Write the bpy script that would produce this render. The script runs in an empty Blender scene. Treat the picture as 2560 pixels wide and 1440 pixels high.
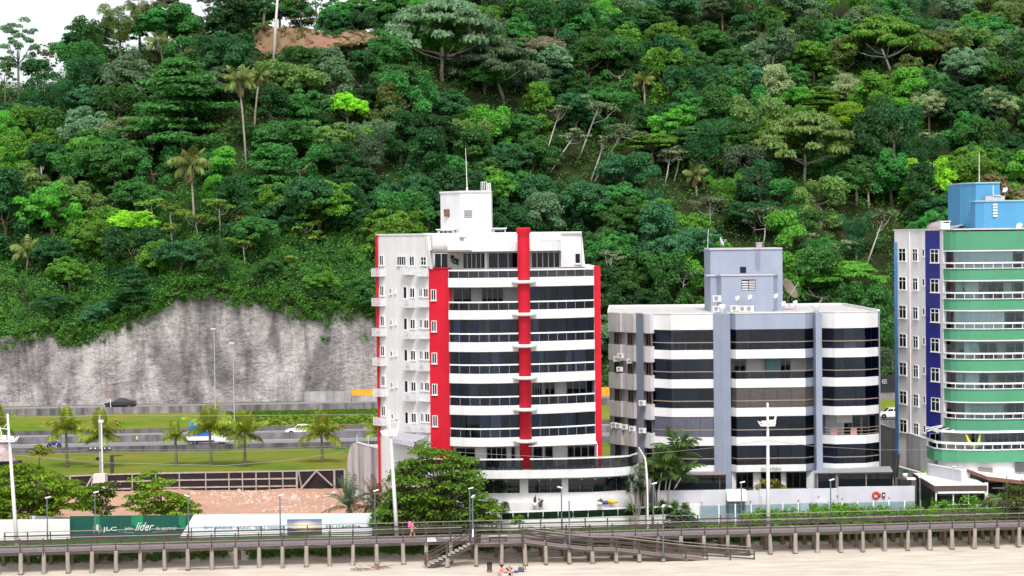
import bpy, math, random
import numpy as np
from mathutils import Vector, Matrix, Euler
random.seed(7)
S = bpy.context.scene
COL = S.collection
R = math.radians
# ------------------------------------------------------------------ camera
CH, FPX, HOR, ROLL = 28.0, 5100.0, 590.0, R(0.65)
PITCH = math.atan((720 - HOR) / FPX)
_F = Vector((0, math.cos(PITCH), -math.sin(PITCH)))
_X0 = Vector((1, 0, 0))
_U0 = Vector((0, math.sin(PITCH), math.cos(PITCH)))
CX = _X0 * math.cos(ROLL) - _U0 * math.sin(ROLL)
CU = _U0 * math.cos(ROLL) + _X0 * math.sin(ROLL)
cam = bpy.data.cameras.new('camera')
cam.sensor_width = 36.0
cam.lens = FPX / 2560 * 36
cam.clip_start = 1.0
cam.clip_end = 6000
co = bpy.data.objects.new('camera', cam)
COL.objects.link(co)
m = Matrix((CX, CU, -_F)).transposed().to_4x4()
m.translation = Vector((0, 0, CH))
co.matrix_world = m
S.camera = co
# ------------------------------------------------------------------ sky and sun (bright overcast, sea behind the camera)
SUN_EL, SUN_AZ = R(52), R(2)          # azimuth measured from behind the camera towards its right
wd = bpy.data.worlds.new('World')
S.world = wd
wd.use_nodes = True
nt = wd.node_tree
bg = nt.nodes['Background']
sky = nt.nodes.new('ShaderNodeTexSky')
sky.sky_type = 'NISHITA'
sky.sun_disc = False
sky.sun_elevation = SUN_EL
sky.sun_rotation = math.pi - SUN_AZ
sky.air_density = 1.0
sky.dust_density = 2.5
sky.ozone_density = 1.0
hs = nt.nodes.new('ShaderNodeHueSaturation')
hs.inputs['Saturation'].default_value = 0.30
nt.links.new(sky.outputs[0], hs.inputs['Color'])
nt.links.new(hs.outputs[0], bg.inputs['Color'])
bg.inputs['Strength'].default_value = 0.15
sl = bpy.data.lights.new('sun', 'SUN')
sl.energy = 1.5
sl.angle = R(9)
sl.color = (1.0, 0.96, 0.90)
so = bpy.data.objects.new('sun', sl)
COL.objects.link(so)
sd = Vector((math.sin(SUN_AZ) * math.cos(SUN_EL), -math.cos(SUN_AZ) * math.cos(SUN_EL), math.sin(SUN_EL)))
so.rotation_euler = sd.to_track_quat('Z', 'Y').to_euler()
S.view_settings.view_transform = 'Standard'
S.view_settings.look = 'None'
S.view_settings.gamma = 1
S.view_settings.use_curve_mapping = False
S.view_settings.exposure = 0.64
S.render.engine = 'CYCLES'
S.cycles.max_bounces = 8
S.cycles.transparent_max_bounces = 24
S.cycles.use_denoising = True

# ------------------------------------------------------------------ place finding: photo column/row at a known distance -> metres
def ray(px, py):
    return _F * FPX + CX * (px - 1280) - CU * (py - 720)
def P(px, py, Y):
    d = ray(px, py)
    return Vector((0, 0, CH)) + d * (Y / d.y)
def PZ(px, py, z):
    d = ray(px, py)
    return Vector((0, 0, CH)) + d * ((z - CH) / d.z)
def X_(px, Y, py=900):
    return P(px, py, Y).x
def Z_(py, Y, px):
    return P(px, py, Y).z
def proj(v):
    q = Vector(v) - Vector((0, 0, CH))
    z = q.dot(_F)
    return 1280 + q.dot(CX) / z * FPX, 720 - q.dot(CU) / z * FPX
def lerp(a, b, t):
    return a + (b - a) * t
def interp(tab, x):
    if x <= tab[0][0]: return tab[0][1]
    for (a, va), (b, vb) in zip(tab, tab[1:]):
        if x <= b: return va + (vb - va) * (x - a) / (b - a)
    return tab[-1][1]

# ------------------------------------------------------------------ materials
MATS = {}
def mat(name, rgb, rough=.7, var=.12, scale=1.5, bump=0., bscale=8., spec=.35, metal=0., stretch=(1, 1, 1), rgb2=None, detail=6, streak=0., emit=0.):
    if name in MATS: return MATS[name]
    m = bpy.data.materials.new(name)
    m.use_nodes = True
    t = m.node_tree
    b = t.nodes['Principled BSDF']
    b.inputs['Roughness'].default_value = rough
    b.inputs['Metallic'].default_value = metal
    b.inputs['Specular IOR Level'].default_value = spec
    tc = t.nodes.new('ShaderNodeTexCoord')
    mp = t.nodes.new('ShaderNodeMapping')
    mp.inputs['Scale'].default_value = stretch
    t.links.new(tc.outputs['Object'], mp.inputs['Vector'])
    n = t.nodes.new('ShaderNodeTexNoise')
    n.inputs['Scale'].default_value = scale
    n.inputs['Detail'].default_value = detail
    n.inputs['Roughness'].default_value = .62
    t.links.new(mp.outputs[0], n.inputs['Vector'])
    r = t.nodes.new('ShaderNodeValToRGB')
    r.color_ramp.elements[0].position = .32
    r.color_ramp.elements[1].position = .68
    a = rgb2 if rgb2 else tuple(c * (1 - var) for c in rgb)
    c = rgb if rgb2 else tuple(min(1, c * (1 + var * .5)) for c in rgb)
    r.color_ramp.elements[0].color = (*a, 1)
    r.color_ramp.elements[1].color = (*c, 1)
    t.links.new(n.outputs['Fac'], r.inputs['Fac'])
    out = r.outputs[0]
    if streak:
        mp2 = t.nodes.new('ShaderNodeMapping')
        mp2.inputs['Scale'].default_value = (.75, .75, .05)
        t.links.new(tc.outputs['Object'], mp2.inputs['Vector'])
        n2 = t.nodes.new('ShaderNodeTexNoise')
        n2.inputs['Scale'].default_value = 1.3
        n2.inputs['Detail'].default_value = 7
        t.links.new(mp2.outputs[0], n2.inputs['Vector'])
        r2 = t.nodes.new('ShaderNodeValToRGB')
        r2.color_ramp.elements[0].position = .34
        r2.color_ramp.elements[1].position = .62
        k = 1 - streak
        r2.color_ramp.elements[0].color = (k, k, k * 1.01, 1)
        r2.color_ramp.elements[1].color = (1, 1, 1, 1)
        t.links.new(n2.outputs['Fac'], r2.inputs['Fac'])
        mx = t.nodes.new('ShaderNodeMix')
        mx.data_type = 'RGBA'
        mx.blend_type = 'MULTIPLY'
        mx.inputs['Factor'].default_value = 1
        t.links.new(out, mx.inputs['A'])
        t.links.new(r2.outputs[0], mx.inputs['B'])
        out = mx.outputs['Result']
    t.links.new(out, b.inputs['Base Color'])
    if emit:
        b.inputs['Emission Color'].default_value = (*rgb, 1)
        b.inputs['Emission Strength'].default_value = emit
    if bump:
        n3 = t.nodes.new('ShaderNodeTexNoise')
        n3.inputs['Scale'].default_value = bscale
        n3.inputs['Detail'].default_value = 5
        t.links.new(mp.outputs[0], n3.inputs['Vector'])
        bp = t.nodes.new('ShaderNodeBump')
        bp.inputs['Strength'].default_value = bump
        bp.inputs['Distance'].default_value = .08
        t.links.new(n3.outputs['Fac'], bp.inputs['Height'])
        t.links.new(bp.outputs[0], b.inputs['Normal'])
    MATS[name] = m
    return m

def leafmat(name, rgb, hue=.02, val=.35, transl=.5, tip=None):
    """leaf surface: per-leaf attribute varies value and hue, each plant a little different"""
    if name in MATS: return MATS[name]
    m = bpy.data.materials.new(name)
    m.use_nodes = True
    t = m.node_tree
    b = t.nodes['Principled BSDF']
    b.inputs['Roughness'].default_value = .5
    b.inputs['Specular IOR Level'].default_value = .28
    at = t.nodes.new('ShaderNodeAttribute')
    at.attribute_name = 'leafvar'
    oi = t.nodes.new('ShaderNodeObjectInfo')
    sp = t.nodes.new('ShaderNodeSeparateColor')
    t.links.new(at.outputs['Color'], sp.inputs[0])
    r = t.nodes.new('ShaderNodeValToRGB')
    e = r.color_ramp.elements
    e[0].position = 0.0
    e[0].color = (*(c * (1 - val) for c in rgb), 1)
    e[1].position = .8
    e[1].color = (*(min(1, c * (1 + val)) for c in rgb), 1)
    if tip:
        q = e.new(1.0)
        q.color = (*tip, 1)
    t.links.new(sp.outputs['Red'], r.inputs['Fac'])
    h = t.nodes.new('ShaderNodeHueSaturation')
    mr = t.nodes.new('ShaderNodeMapRange')
    mr.inputs['To Min'].default_value = .5 - hue
    mr.inputs['To Max'].default_value = .5 + hue
    t.links.new(oi.outputs['Random'], mr.inputs['Value'])
    t.links.new(mr.outputs[0], h.inputs['Hue'])
    mv = t.nodes.new('ShaderNodeMapRange')
    mv.inputs['To Min'].default_value = .86
    mv.inputs['To Max'].default_value = 1.65
    t.links.new(oi.outputs['Random'], mv.inputs['Value'])
    t.links.new(mv.outputs[0], h.inputs['Value'])
    t.links.new(r.outputs[0], h.inputs['Color'])
    t.links.new(h.outputs[0], b.inputs['Base Color'])
    tr = t.nodes.new('ShaderNodeBsdfTranslucent')
    t.links.new(h.outputs[0], tr.inputs['Color'])
    ms = t.nodes.new('ShaderNodeMixShader')
    ms.inputs[0].default_value = transl
    t.links.new(b.outputs[0], ms.inputs[1])
    t.links.new(tr.outputs[0], ms.inputs[2])
    t.links.new(ms.outputs[0], t.nodes['Material Output'].inputs[0])
    MATS[name] = m
    return m

def glassmat(name, tint, refl=.9, rough=.02, wob=.0):
    """thin tinted pane: see-through by its tint, mirror-like towards grazing"""
    if name in MATS: return MATS[name]
    m = bpy.data.materials.new(name)
    m.use_nodes = True
    t = m.node_tree
    t.nodes.remove(t.nodes['Principled BSDF'])
    tr = t.nodes.new('ShaderNodeBsdfTransparent')
    tr.inputs[0].default_value = (*tint, 1)
    gl = t.nodes.new('ShaderNodeBsdfGlossy')
    gl.inputs['Roughness'].default_value = rough
    gl.inputs['Color'].default_value = (refl * .82, refl * .90, refl, 1)
    fr = t.nodes.new('ShaderNodeFresnel')
    fr.inputs['IOR'].default_value = 1.5
    if wob:
        tc = t.nodes.new('ShaderNodeTexCoord')
        n = t.nodes.new('ShaderNodeTexNoise')
        n.inputs['Scale'].default_value = .5
        t.links.new(tc.outputs['Object'], n.inputs['Vector'])
        bp = t.nodes.new('ShaderNodeBump')
        bp.inputs['Strength'].default_value = wob
        bp.inputs['Distance'].default_value = .2
        t.links.new(n.outputs['Fac'], bp.inputs['Height'])
        t.links.new(bp.outputs[0], gl.inputs['Normal'])
    ms = t.nodes.new('ShaderNodeMixShader')
    t.links.new(fr.outputs[0], ms.inputs[0])
    t.links.new(tr.outputs[0], ms.inputs[1])
    t.links.new(gl.outputs[0], ms.inputs[2])
    t.links.new(ms.outputs[0], t.nodes['Material Output'].inputs[0])
    MATS[name] = m
    return m

# ------------------------------------------------------------------ mesh collecting
class MB:
    def __init__(s):
        s.v = []; s.f = []
    def face(s, *pts):
        i = len(s.v)
        s.v += [tuple(p) for p in pts]
        s.f.append(tuple(range(i, i + len(pts))))
        return s
    def box(s, x0, x1, y0, y1, z0, z1):
        i = len(s.v)
        s.v += [(x0, y0, z0), (x1, y0, z0), (x1, y1, z0), (x0, y1, z0), (x0, y0, z1), (x1, y0, z1), (x1, y1, z1), (x0, y1, z1)]
        s.f += [tuple(i + k for k in q) for q in ((0, 3, 2, 1), (4, 5, 6, 7), (0, 1, 5, 4), (1, 2, 6, 5), (2, 3, 7, 6), (3, 0, 4, 7))]
        return s
    def hexa(s, b4, t4):
        i = len(s.v)
        s.v += [tuple(p) for p in b4] + [tuple(p) for p in t4]
        s.f += [tuple(i + k for k in q) for q in ((0, 3, 2, 1), (4, 5, 6, 7), (0, 1, 5, 4), (1, 2, 6, 5), (2, 3, 7, 6), (3, 0, 4, 7))]
        return s
    def beam(s, p, q, w, h, up=(0, 0, 1)):
        p, q = Vector(p), Vector(q)
        d = (q - p).normalized()
        up = Vector(up)
        if abs(d.dot(up)) > .98: up = Vector((0, 1, 0))
        a = d.cross(up).normalized() * (w / 2)
        b = a.cross(d).normalized() * (h / 2)
        return s.hexa([p - a - b, p + a - b, p + a + b, p - a + b], [q - a - b, q + a - b, q + a + b, q - a + b])
    def tube(s, pts, rad, n=8, cap=True):
        pts = [Vector(p) for p in pts]
        if not hasattr(rad, '__len__'): rad = [rad] * len(pts)
        i0 = len(s.v)
        for k, p in enumerate(pts):
            d = (pts[min(k + 1, len(pts) - 1)] - pts[max(k - 1, 0)]).normalized()
            u = Vector((0, 0, 1)) if abs(d.z) < .9 else Vector((1, 0, 0))
            a = d.cross(u).normalized()
            b = a.cross(d)
            for j in range(n):
                t = 2 * math.pi * j / n
                s.v.append(tuple(p + (a * math.cos(t) + b * math.sin(t)) * rad[k]))
        for k in range(len(pts) - 1):
            for j in range(n):
                a, b = i0 + k * n + j, i0 + k * n + (j + 1) % n
                s.f.append((a, a + n, b + n, b))
        if cap:
            s.f.append(tuple(i0 + j for j in range(n)))
            s.f.append(tuple(i0 + (len(pts) - 1) * n + j for j in reversed(range(n))))
        return s
    def prism(s, poly, z0, z1):
        n = len(poly); i = len(s.v)
        s.v += [(p[0], p[1], z0) for p in poly] + [(p[0], p[1], z1) for p in poly]
        s.f.append(tuple(i + k for k in reversed(range(n))))
        s.f.append(tuple(i + n + k for k in range(n)))
        for k in range(n):
            k2 = (k + 1) % n
            s.f.append((i + k, i + k2, i + n + k2, i + n + k))
        return s
    def extr(s, pts, vec):
        n = len(pts); i = len(s.v); vec = Vector(vec)
        s.v += [tuple(p) for p in pts] + [tuple(Vector(p) + vec) for p in pts]
        s.f.append(tuple(i + k for k in range(n)))
        s.f.append(tuple(i + n + k for k in reversed(range(n))))
        for k in range(n):
            k2 = (k + 1) % n
            s.f.append((i + k, i + n + k, i + n + k2, i + k2))
        return s
    def strip(s, line, z0, z1, t, out=0.):
        """upright wall along a plan line (seen left to right from the front); t = thickness backwards, out = proud of the line"""
        A = offset(line, -out)
        B = offset(line, t)
        n = len(line); i = len(s.v)
        for p in A: s.v += [(p[0], p[1], z0), (p[0], p[1], z1)]
        for p in B: s.v += [(p[0], p[1], z0), (p[0], p[1], z1)]
        o = 2 * n
        for k in range(n - 1):
            a = i + 2 * k
            s.f += [(a, a + 2, a + 3, a + 1), (a + o, a + o + 1, a + o + 3, a + o + 2), (a + 1, a + 3, a + o + 3, a + o + 1), (a, a + o, a + o + 2, a + 2)]
        s.f.append((i, i + 1, i + o + 1, i + o))
        e = i + 2 * (n - 1)
        s.f.append((e, e + o, e + o + 1, e + 1))
        return s
    def lathe(s, c, prof, n=12, ax=None):
        c = Vector(c); i = len(s.v)
        q = Vector(ax).normalized().to_track_quat('Z', 'Y') if ax is not None else None
        for r, z in prof:
            for j in range(n):
                t = 2 * math.pi * j / n
                p = Vector((r * math.cos(t), r * math.sin(t), z))
                if q: p = q @ p
                s.v.append(tuple(c + p))
        for k in range(len(prof) - 1):
            for j in range(n):
                a, b = i + k * n + j, i + k * n + (j + 1) % n
                s.f.append((a, b, b + n, a + n))
        s.f.append(tuple(i + j for j in reversed(range(n))))
        s.f.append(tuple(i + (len(prof) - 1) * n + j for j in range(n)))
        return s
    def mesh(s, name, origin=(0, 0, 0), smooth=False):
        o = Vector(origin)
        me = bpy.data.meshes.new(name)
        me.from_pydata([(x - o.x, y - o.y, z - o.z) for x, y, z in s.v], [], s.f)
        if smooth:
            me.polygons.foreach_set('use_smooth', [True] * len(me.polygons))
        me.update()
        return me

def offset(line, t):
    """plan line moved backwards (left-hand side of its direction) by t"""
    L = [Vector((p[0], p[1])) for p in line]
    out = []
    for k, p in enumerate(L):
        n = Vector((0, 0)); c = 0
        ds = []
        if k > 0: ds.append((p - L[k - 1]).normalized())
        if k < len(L) - 1: ds.append((L[k + 1] - p).normalized())
        ns = [Vector((-d.y, d.x)) for d in ds]
        if len(ns) == 2:
            b = ns[0] + ns[1]
            b = b / max(b.length_squared, 1e-6) * 2
            out.append(p + b * t)
        else:
            out.append(p + ns[0] * t)
    return [(q.x, q.y) for q in out]

# ------------------------------------------------------------------ objects
def wloc(o):
    v = Vector((0, 0, 0))
    while o is not None:
        v += o.location
        o = o.parent
    return v
def tag(o, label=None, cat=None, group=None, kind=None):
    if label: o['label'] = label
    if cat: o['category'] = cat
    if group: o['group'] = group
    if kind: o['kind'] = kind
    return o
def thing(name, label, cat, loc=(0, 0, 0), group=None, rz=0.):
    o = bpy.data.objects.new(name, None)
    COL.objects.link(o)
    o.location = loc
    o.rotation_euler.z = rz
    o.empty_display_size = .3
    return tag(o, label, cat, group)
def put(name, me, mt, parent=None, loc=(0, 0, 0), rot=(0, 0, 0), scale=(1, 1, 1)):
    """link mesh data as an object; loc relative to the parent's own frame"""
    o = bpy.data.objects.new(name, me)
    COL.objects.link(o)
    if parent: o.parent = parent
    o.location = loc
    o.rotation_euler = rot
    o.scale = scale
    if mt is not None:
        if len(me.materials) == 0: me.materials.append(mt)
        elif me.materials[0] != mt:
            o.material_slots[0].link = 'OBJECT'
            o.material_slots[0].material = mt
    return o
def part(name, mb, mt, parent, smooth=False, label=None, kind=None):
    """mesh given in metres of the place, under an unrotated parent"""
    o = put(name, mb.mesh(name, wloc(parent) if parent else (0, 0, 0), smooth), mt, parent)
    if label: o['label'] = label
    if kind: o['kind'] = kind
    return o
def solo(name, mb, mt, label, cat, group=None, smooth=False):
    """a thing of one mesh"""
    c = Vector(mb.v[0]); 
    o = put(name, mb.mesh(name, c, smooth), mt, None, c)
    return tag(o, label, cat, group)
def struct(name, mb, mt, smooth=False):
    return tag(part(name, mb, mt, None, smooth), kind='structure')
def clone(root, loc=None, rz=None, scale=None, label=None, group=None):
    """copy of a thing with its parts and sub-parts"""
    def cp(o, par):
        c = o.copy()
        COL.objects.link(c)
        c.parent = par
        for ch in o.children: cp(ch, c)
        return c
    r = cp(root, None)
    if loc is not None: r.location = loc
    if rz is not None: r.rotation_euler.z = rz
    if scale is not None: r.scale = scale if hasattr(scale, '__len__') else (scale,) * 3
    if label: r['label'] = label
    if group: r['group'] = group
    return r
MESHES = {}
def shared(key, fn, smooth=False):
    if key not in MESHES:
        MESHES[key] = fn().mesh(key, smooth=smooth)
    return MESHES[key]
def rawmesh(name, verts, quads, var=None, tri=False):
    """fast mesh from numpy arrays; var = per-face value for leaf colour"""
    me = bpy.data.meshes.new(name)
    nv, nf, k = len(verts), len(quads), quads.shape[1]
    me.vertices.add(nv)
    me.vertices.foreach_set('co', verts.astype(np.float32).ravel())
    me.loops.add(nf * k)
    me.loops.foreach_set('vertex_index', quads.astype(np.int32).ravel())
    me.polygons.add(nf)
    me.polygons.foreach_set('loop_start', np.arange(0, nf * k, k, dtype=np.int32))
    me.polygons.foreach_set('loop_total', np.full(nf, k, dtype=np.int32))
    me.update(calc_edges=True)
    if var is not None:
        a = me.color_attributes.new('leafvar', 'FLOAT_COLOR', 'CORNER')
        c = np.ones((nf * k, 4), dtype=np.float32)
        c[:, 0] = np.repeat(var, k)
        a.data.foreach_set('color', c.ravel())
    return me
# ================================================================== the setting
def sk(x): return .09 * (max(-140, min(160, x)) + 35)
def walk_y(x): return 171.8 + .1 * x
rng = np.random.default_rng(11)
def sn(x, y, s=1.0, k=0.):
    """cheap smooth noise -1..1"""
    return (math.sin(x * s + k) * math.cos(y * s * 1.3 + k * 2.1) + .5 * math.sin(x * s * 2.3 + y * s * 1.7 + k)) / 1.5
def sheet(name, xs, yf, zf, mt, smooth=True):
    """ground sheet: yf(x, v), zf(x, y, v) over v rows"""
    mb = MB()
    xs, vs = list(xs[0]), list(xs[1])
    nv = len(vs)
    for x in xs:
        for v in vs:
            y = yf(x, v)
            mb.v.append((x, y, zf(x, y, v)))
    for i in range(len(xs) - 1):
        for j in range(nv - 1):
            a = i * nv + j
            mb.f.append((a, a + nv, a + nv + 1, a + 1))
    return struct(name, mb, mt, smooth)
frange = lambda a, b, s: [a + k * (b - a) / max(1, round((b - a) / s)) for k in range(max(1, round((b - a) / s)) + 1)]

sand_m = mat('sand', (.62, .55, .47), .9, .22, .5, .35, 3.0, .15, stretch=(.5, 2.2, 1))
dry_m = mat('dune_earth', (.30, .24, .17), .95, .35, .8, .4, 6, .1)
grass_m = mat('short_grass', (.085, .20, .016), .9, .2, .22, .8, 14, .12, rgb2=(.26, .215, .04), detail=10, stretch=(.6, 1.6, 1))
lawn_m = mat('garden_lawn', (.05, .11, .02), .9, .3, .6, .5, 14, .12)
asph_m = mat('asphalt', (.27, .265, .275), .95, .25, .25, .1, 30, .2, stretch=(.15, 2, 1))
conc_m = mat('worn_concrete', (.27, .25, .25), .9, .25, .9, .2, 8, .15, streak=.62)
conc_l = mat('pale_concrete', (.42, .40, .40), .9, .2, .8, .2, 8, .15, streak=.4)
dirt_m = mat('pink_earth', (.56, .33, .235), .95, .2, .6, .6, 5, .1, rgb2=(.46, .285, .20), detail=9)
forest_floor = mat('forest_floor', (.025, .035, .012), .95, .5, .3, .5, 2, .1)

# sea behind the camera and the far ground
mb = MB().face((-4000, -4000, -.45), (4000, -4000, -.45), (4000, 140, -.45), (-4000, 140, -.45))
sea_m = mat('sea_water', (.02, .05, .055), .08, .2, .02, .9, .35, .5, stretch=(1, .35, 1))
struct('sea', mb, sea_m)
mb = MB().face((-3000, 120, -.6), (3000, 120, -.6), (3000, 4500, -.6), (-3000, 4500, -.6))
struct('ground', mb, dry_m)

def beach_z(x, y, v=0):
    d = y - walk_y(x)
    z = interp([(-60, -.7), (-25, .0), (-4, .42), (0, .5), (3.2, .75), (5.5, 1.25), (9, 1.5)], d)
    return z + .05 * sn(x, y, .9) + .035 * sn(x, y, 2.6, 1)
sheet('beach', (frange(-62, 66, .8), frange(-60, -9, 3) + frange(-8, 7.5, .5)), lambda x, v: walk_y(x) + v, beach_z, sand_m)
sheet('land', (frange(-160, 170, 5), [0, .5, 1, 2, 3]), lambda x, v: lerp(walk_y(x) + 7.2, 262 + sk(x), v / 3), lambda x, y, v: 1.5 - .0 * v if v < 1 else lerp(1.5, .95, v / 3), lawn_m)
# grass bank between the building site and the highway
sheet('grass_verge', (frange(-160, 170, 2.5), frange(0, 1, .05)), lambda x, v: lerp(213, 261.2 + sk(x), v),
      lambda x, y, v: lerp(1.42, 1.0, v) + .12 * sn(x, y, .35) + .3 * v * (1 - v), grass_m)
# bare building plot
def lot_z(x, y, v=0):
    return 1.5 + .012 * (y - 182) + .12 * sn(x, y, .45, 2) + .06 * sn(x, y, 1.6, 3) + .25 * math.exp(-((x + 38) / 9) ** 2 - ((y - 205) / 5) ** 2)
sheet('building_plot', (frange(-52, -14.5, .7), frange(181.3, 212.5, .7)), lambda x, v: v, lot_z, dirt_m)
# highway
XS = frange(-160, 170, 5)
row = lambda y: (lambda x, v: y + sk(x) + v)
sheet('road', (XS, [0, 10.9]), row(261.2), lambda x, y, v: 1.2, asph_m)
sheet('road', (XS, [0, 11.8]), row(272.2), lambda x, y, v: 1.25, asph_m)
sheet('grass_slope', (frange(-160, 170, 2.5), frange(0, 1, .1)), lambda x, v: 284.3 + sk(x) + 6.6 * v,
      lambda x, y, v: lerp(1.8, 3.35, v) + .1 * sn(x, y, .5) * math.sin(v * 3.14), grass_m)
sheet('road', (XS, [0, 8.4]), row(291.2), lambda x, y, v: 3.95, asph_m)
white_paint = mat('road_paint', (.72, .72, .70), .7, .2, 2)
mk = MB()
for y0, z in ((262.0, 1.205), (271.0, 1.205), (273.0, 1.255), (283.0, 1.255), (292.3, 3.955), (298.2, 3.955)):
    for a, b in zip(XS, XS[1:]):
        mk.face((a, y0 + sk(a), z), (b, y0 + sk(b), z), (b, y0 + sk(b) + .15, z), (a, y0 + sk(a) + .15, z))
for y0, z in ((266.6, 1.205), (278.2, 1.255), (295.2, 3.955)):
    for k in range(-38, 40):
        a = k * 4.2; b = a + 2
        mk.face((a, y0 + sk(a), z), (b, y0 + sk(b), z), (b, y0 + sk(b) + .13, z), (a, y0 + sk(a) + .13, z))
struct('road_markings', mk, white_paint)

# barriers along the highway: cast in lengths
def barrier(y0, z0, z1, name, label, mt, t=.35, seg=6.0, x0=-96, x1=108):
    root = thing(name, label, 'barrier', (0, y0, z0))
    n = int((x1 - x0) / seg)
    for k in range(n):
        a = x0 + k * seg + .015; b = x0 + (k + 1) * seg - .015
        ya, yb = y0 + sk(a), y0 + sk(b)
        j = .02 * sn(k, y0, 3.1)
        q = MB().hexa([(a, ya - .12, z0 - .3), (b, yb - .12, z0 - .3), (b, yb + t, z0 - .3), (a, ya + t, z0 - .3)],
                      [(a, ya + j, z1), (b, yb + j, z1), (b, yb + t - .1, z1), (a, ya + t - .1, z1)])
        part('panel', q, mt, root)
    return root
dark_conc = mat('sooty_concrete', (.155, .145, .155), .9, .35, .7, .2, 8, .15, streak=.55)
barrier(261.0, 1.0, 1.75, 'concrete_barrier', 'dark sooty concrete barrier between the palm lawn and the near carriageway', dark_conc)
barrier(272.0, 1.2, 2.08, 'concrete_barrier', 'grey concrete barrier dividing the two lower carriageways', mat('grey_barrier', (.22, .21, .22), .9, .3, .7, .2, 8, .15, streak=.45), t=.3)
barrier(284.0, 1.2, 1.85, 'concrete_barrier', 'low dark concrete barrier at the foot of the grass slope', mat('brown_barrier', (.17, .155, .15), .9, .3, .7, .2, 8, .15, streak=.4))
barrier(291.0, 3.3, 4.33, 'retaining_wall', 'retaining wall with black drip stains above the grass slope', conc_m, seg=9)

# ---------------------------------------------------------------- pale rock face, sprayed with concrete
CLT = [(-500, 880), (-100, 868), (0, 852), (60, 832), (130, 826), (190, 846), (260, 826), (330, 792), (400, 760), (440, 724), (480, 712), (540, 716), (590, 738),
       (640, 742), (700, 752), (760, 768), (830, 776), (880, 766), (945, 792), (1040, 830), (1150, 880), (1280, 960), (1400, 985), (3200, 985)]
def base_y(x): return 300.5 + sk(x)
def cliff_top(x):
    Y = base_y(x)
    px = 1280 + x / Y * FPX
    return max(4.6, Z_(interp(CLT, px), Y, px))
mb = MB()
cx = frange(-112, 8, .8)
NV = 26
for x in cx:
    zt = cliff_top(x) + .5
    for j in range(NV + 1):
        v = j / NV
        z = lerp(3.6, zt, v)
        yb = base_y(x) - .9 + (z - 4) * .10
        b = .55 * sn(x * .9, z * .5, .42, 1) + .25 * sn(x, z * .8, 1.3, 4) + .10 * sn(x, z, 3.3, 7)
        b *= min(1, (z - 3.6) / 2)
        mb.v.append((x, yb + b + (.9 * max(0, v - .9) * 10 * .5), z))
for i in range(len(cx) - 1):
    for j in range(NV):
        a = i * (NV + 1) + j
        mb.f.append((a, a + NV + 1, a + NV + 2, a + 1))
def cliffmat():
    m = bpy.data.materials.new('pale_rock')
    m.use_nodes = True
    t = m.node_tree; b = t.nodes['Principled BSDF']
    b.inputs['Roughness'].default_value = .95
    b.inputs['Specular IOR Level'].default_value = .1
    tc = t.nodes.new('ShaderNodeTexCoord')
    def noise(sc, stretch, det=8, rough=.6, dist=0.):
        mp = t.nodes.new('ShaderNodeMapping'); mp.inputs['Scale'].default_value = stretch
        t.links.new(tc.outputs['Object'], mp.inputs['Vector'])
        n = t.nodes.new('ShaderNodeTexNoise'); n.inputs['Scale'].default_value = sc
        n.inputs['Detail'].default_value = det; n.inputs['Roughness'].default_value = rough
        n.inputs['Distortion'].default_value = dist
        t.links.new(mp.outputs[0], n.inputs['Vector'])
        return n.outputs['Fac']
    def ramp(f, stops):
        r = t.nodes.new('ShaderNodeValToRGB')
        e = r.color_ramp.elements
        for i, (p, c) in enumerate(stops):
            q = e[i] if i < 2 else e.new(p)
            q.position = p; q.color = (*c, 1)
        t.links.new(f, r.inputs['Fac'])
        return r.outputs[0]
    def mul(a, b_, f=1., bt='MULTIPLY'):
        x = t.nodes.new('ShaderNodeMix'); x.data_type = 'RGBA'; x.blend_type = bt
        x.inputs['Factor'].default_value = f
        t.links.new(a, x.inputs['A']); t.links.new(b_, x.inputs['B'])
        return x.outputs['Result']
    base = ramp(noise(.22, (1, 1, .7), 9), [(.35, (.40, .365, .36)), (.55, (.58, .54, .53)), (.72, (.68, .645, .63))])
    big = ramp(noise(.13, (1, 1, .38), 8, .65, .6), [(.40, (.26, .255, .27)), (.57, (1, 1, 1))])
    strk = ramp(noise(.42, (1, 1, .08), 10, .7), [(.37, (.40, .385, .39)), (.52, (1, 1, 1))])
    fine = ramp(noise(1.5, (1, 1, .8), 10, .7), [(.3, (.62, .6, .6)), (.6, (1.06, 1.05, 1.04))])
    vo = t.nodes.new('ShaderNodeTexVoronoi'); vo.feature = 'DISTANCE_TO_EDGE'; vo.inputs['Scale'].default_value = .16
    mpv = t.nodes.new('ShaderNodeMapping'); mpv.inputs['Scale'].default_value = (1, 1, 1.5)
    nv = t.nodes.new('ShaderNodeTexNoise'); nv.inputs['Scale'].default_value = .35; nv.inputs['Detail'].default_value = 8
    t.links.new(tc.outputs['Object'], nv.inputs['Vector'])
    vm = t.nodes.new('ShaderNodeVectorMath'); vm.operation = 'MULTIPLY_ADD'; vm.inputs[1].default_value = (9, 9, 9)
    t.links.new(nv.outputs['Color'], vm.inputs[0]); t.links.new(tc.outputs['Object'], vm.inputs[2])
    t.links.new(vm.outputs[0], mpv.inputs['Vector']); t.links.new(mpv.outputs[0], vo.inputs['Vector'])
    crack = ramp(vo.outputs['Distance'], [(.0, (.42, .40, .39)), (.022, (1, 1, 1))])
    c = mul(mul(mul(mul(base, big, .8), strk, .72), fine, .6), crack, .4)
    t.links.new(c, b.inputs['Base Color'])
    bp = t.nodes.new('ShaderNodeBump'); bp.inputs['Strength'].default_value = 1.0; bp.inputs['Distance'].default_value = .9
    t.links.new(noise(.9, (1, 1, 1.3), 10, .65), bp.inputs['Height'])
    t.links.new(bp.outputs[0], b.inputs['Normal'])
    return m
struct('cliff', mb, cliffmat(), True)
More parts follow.
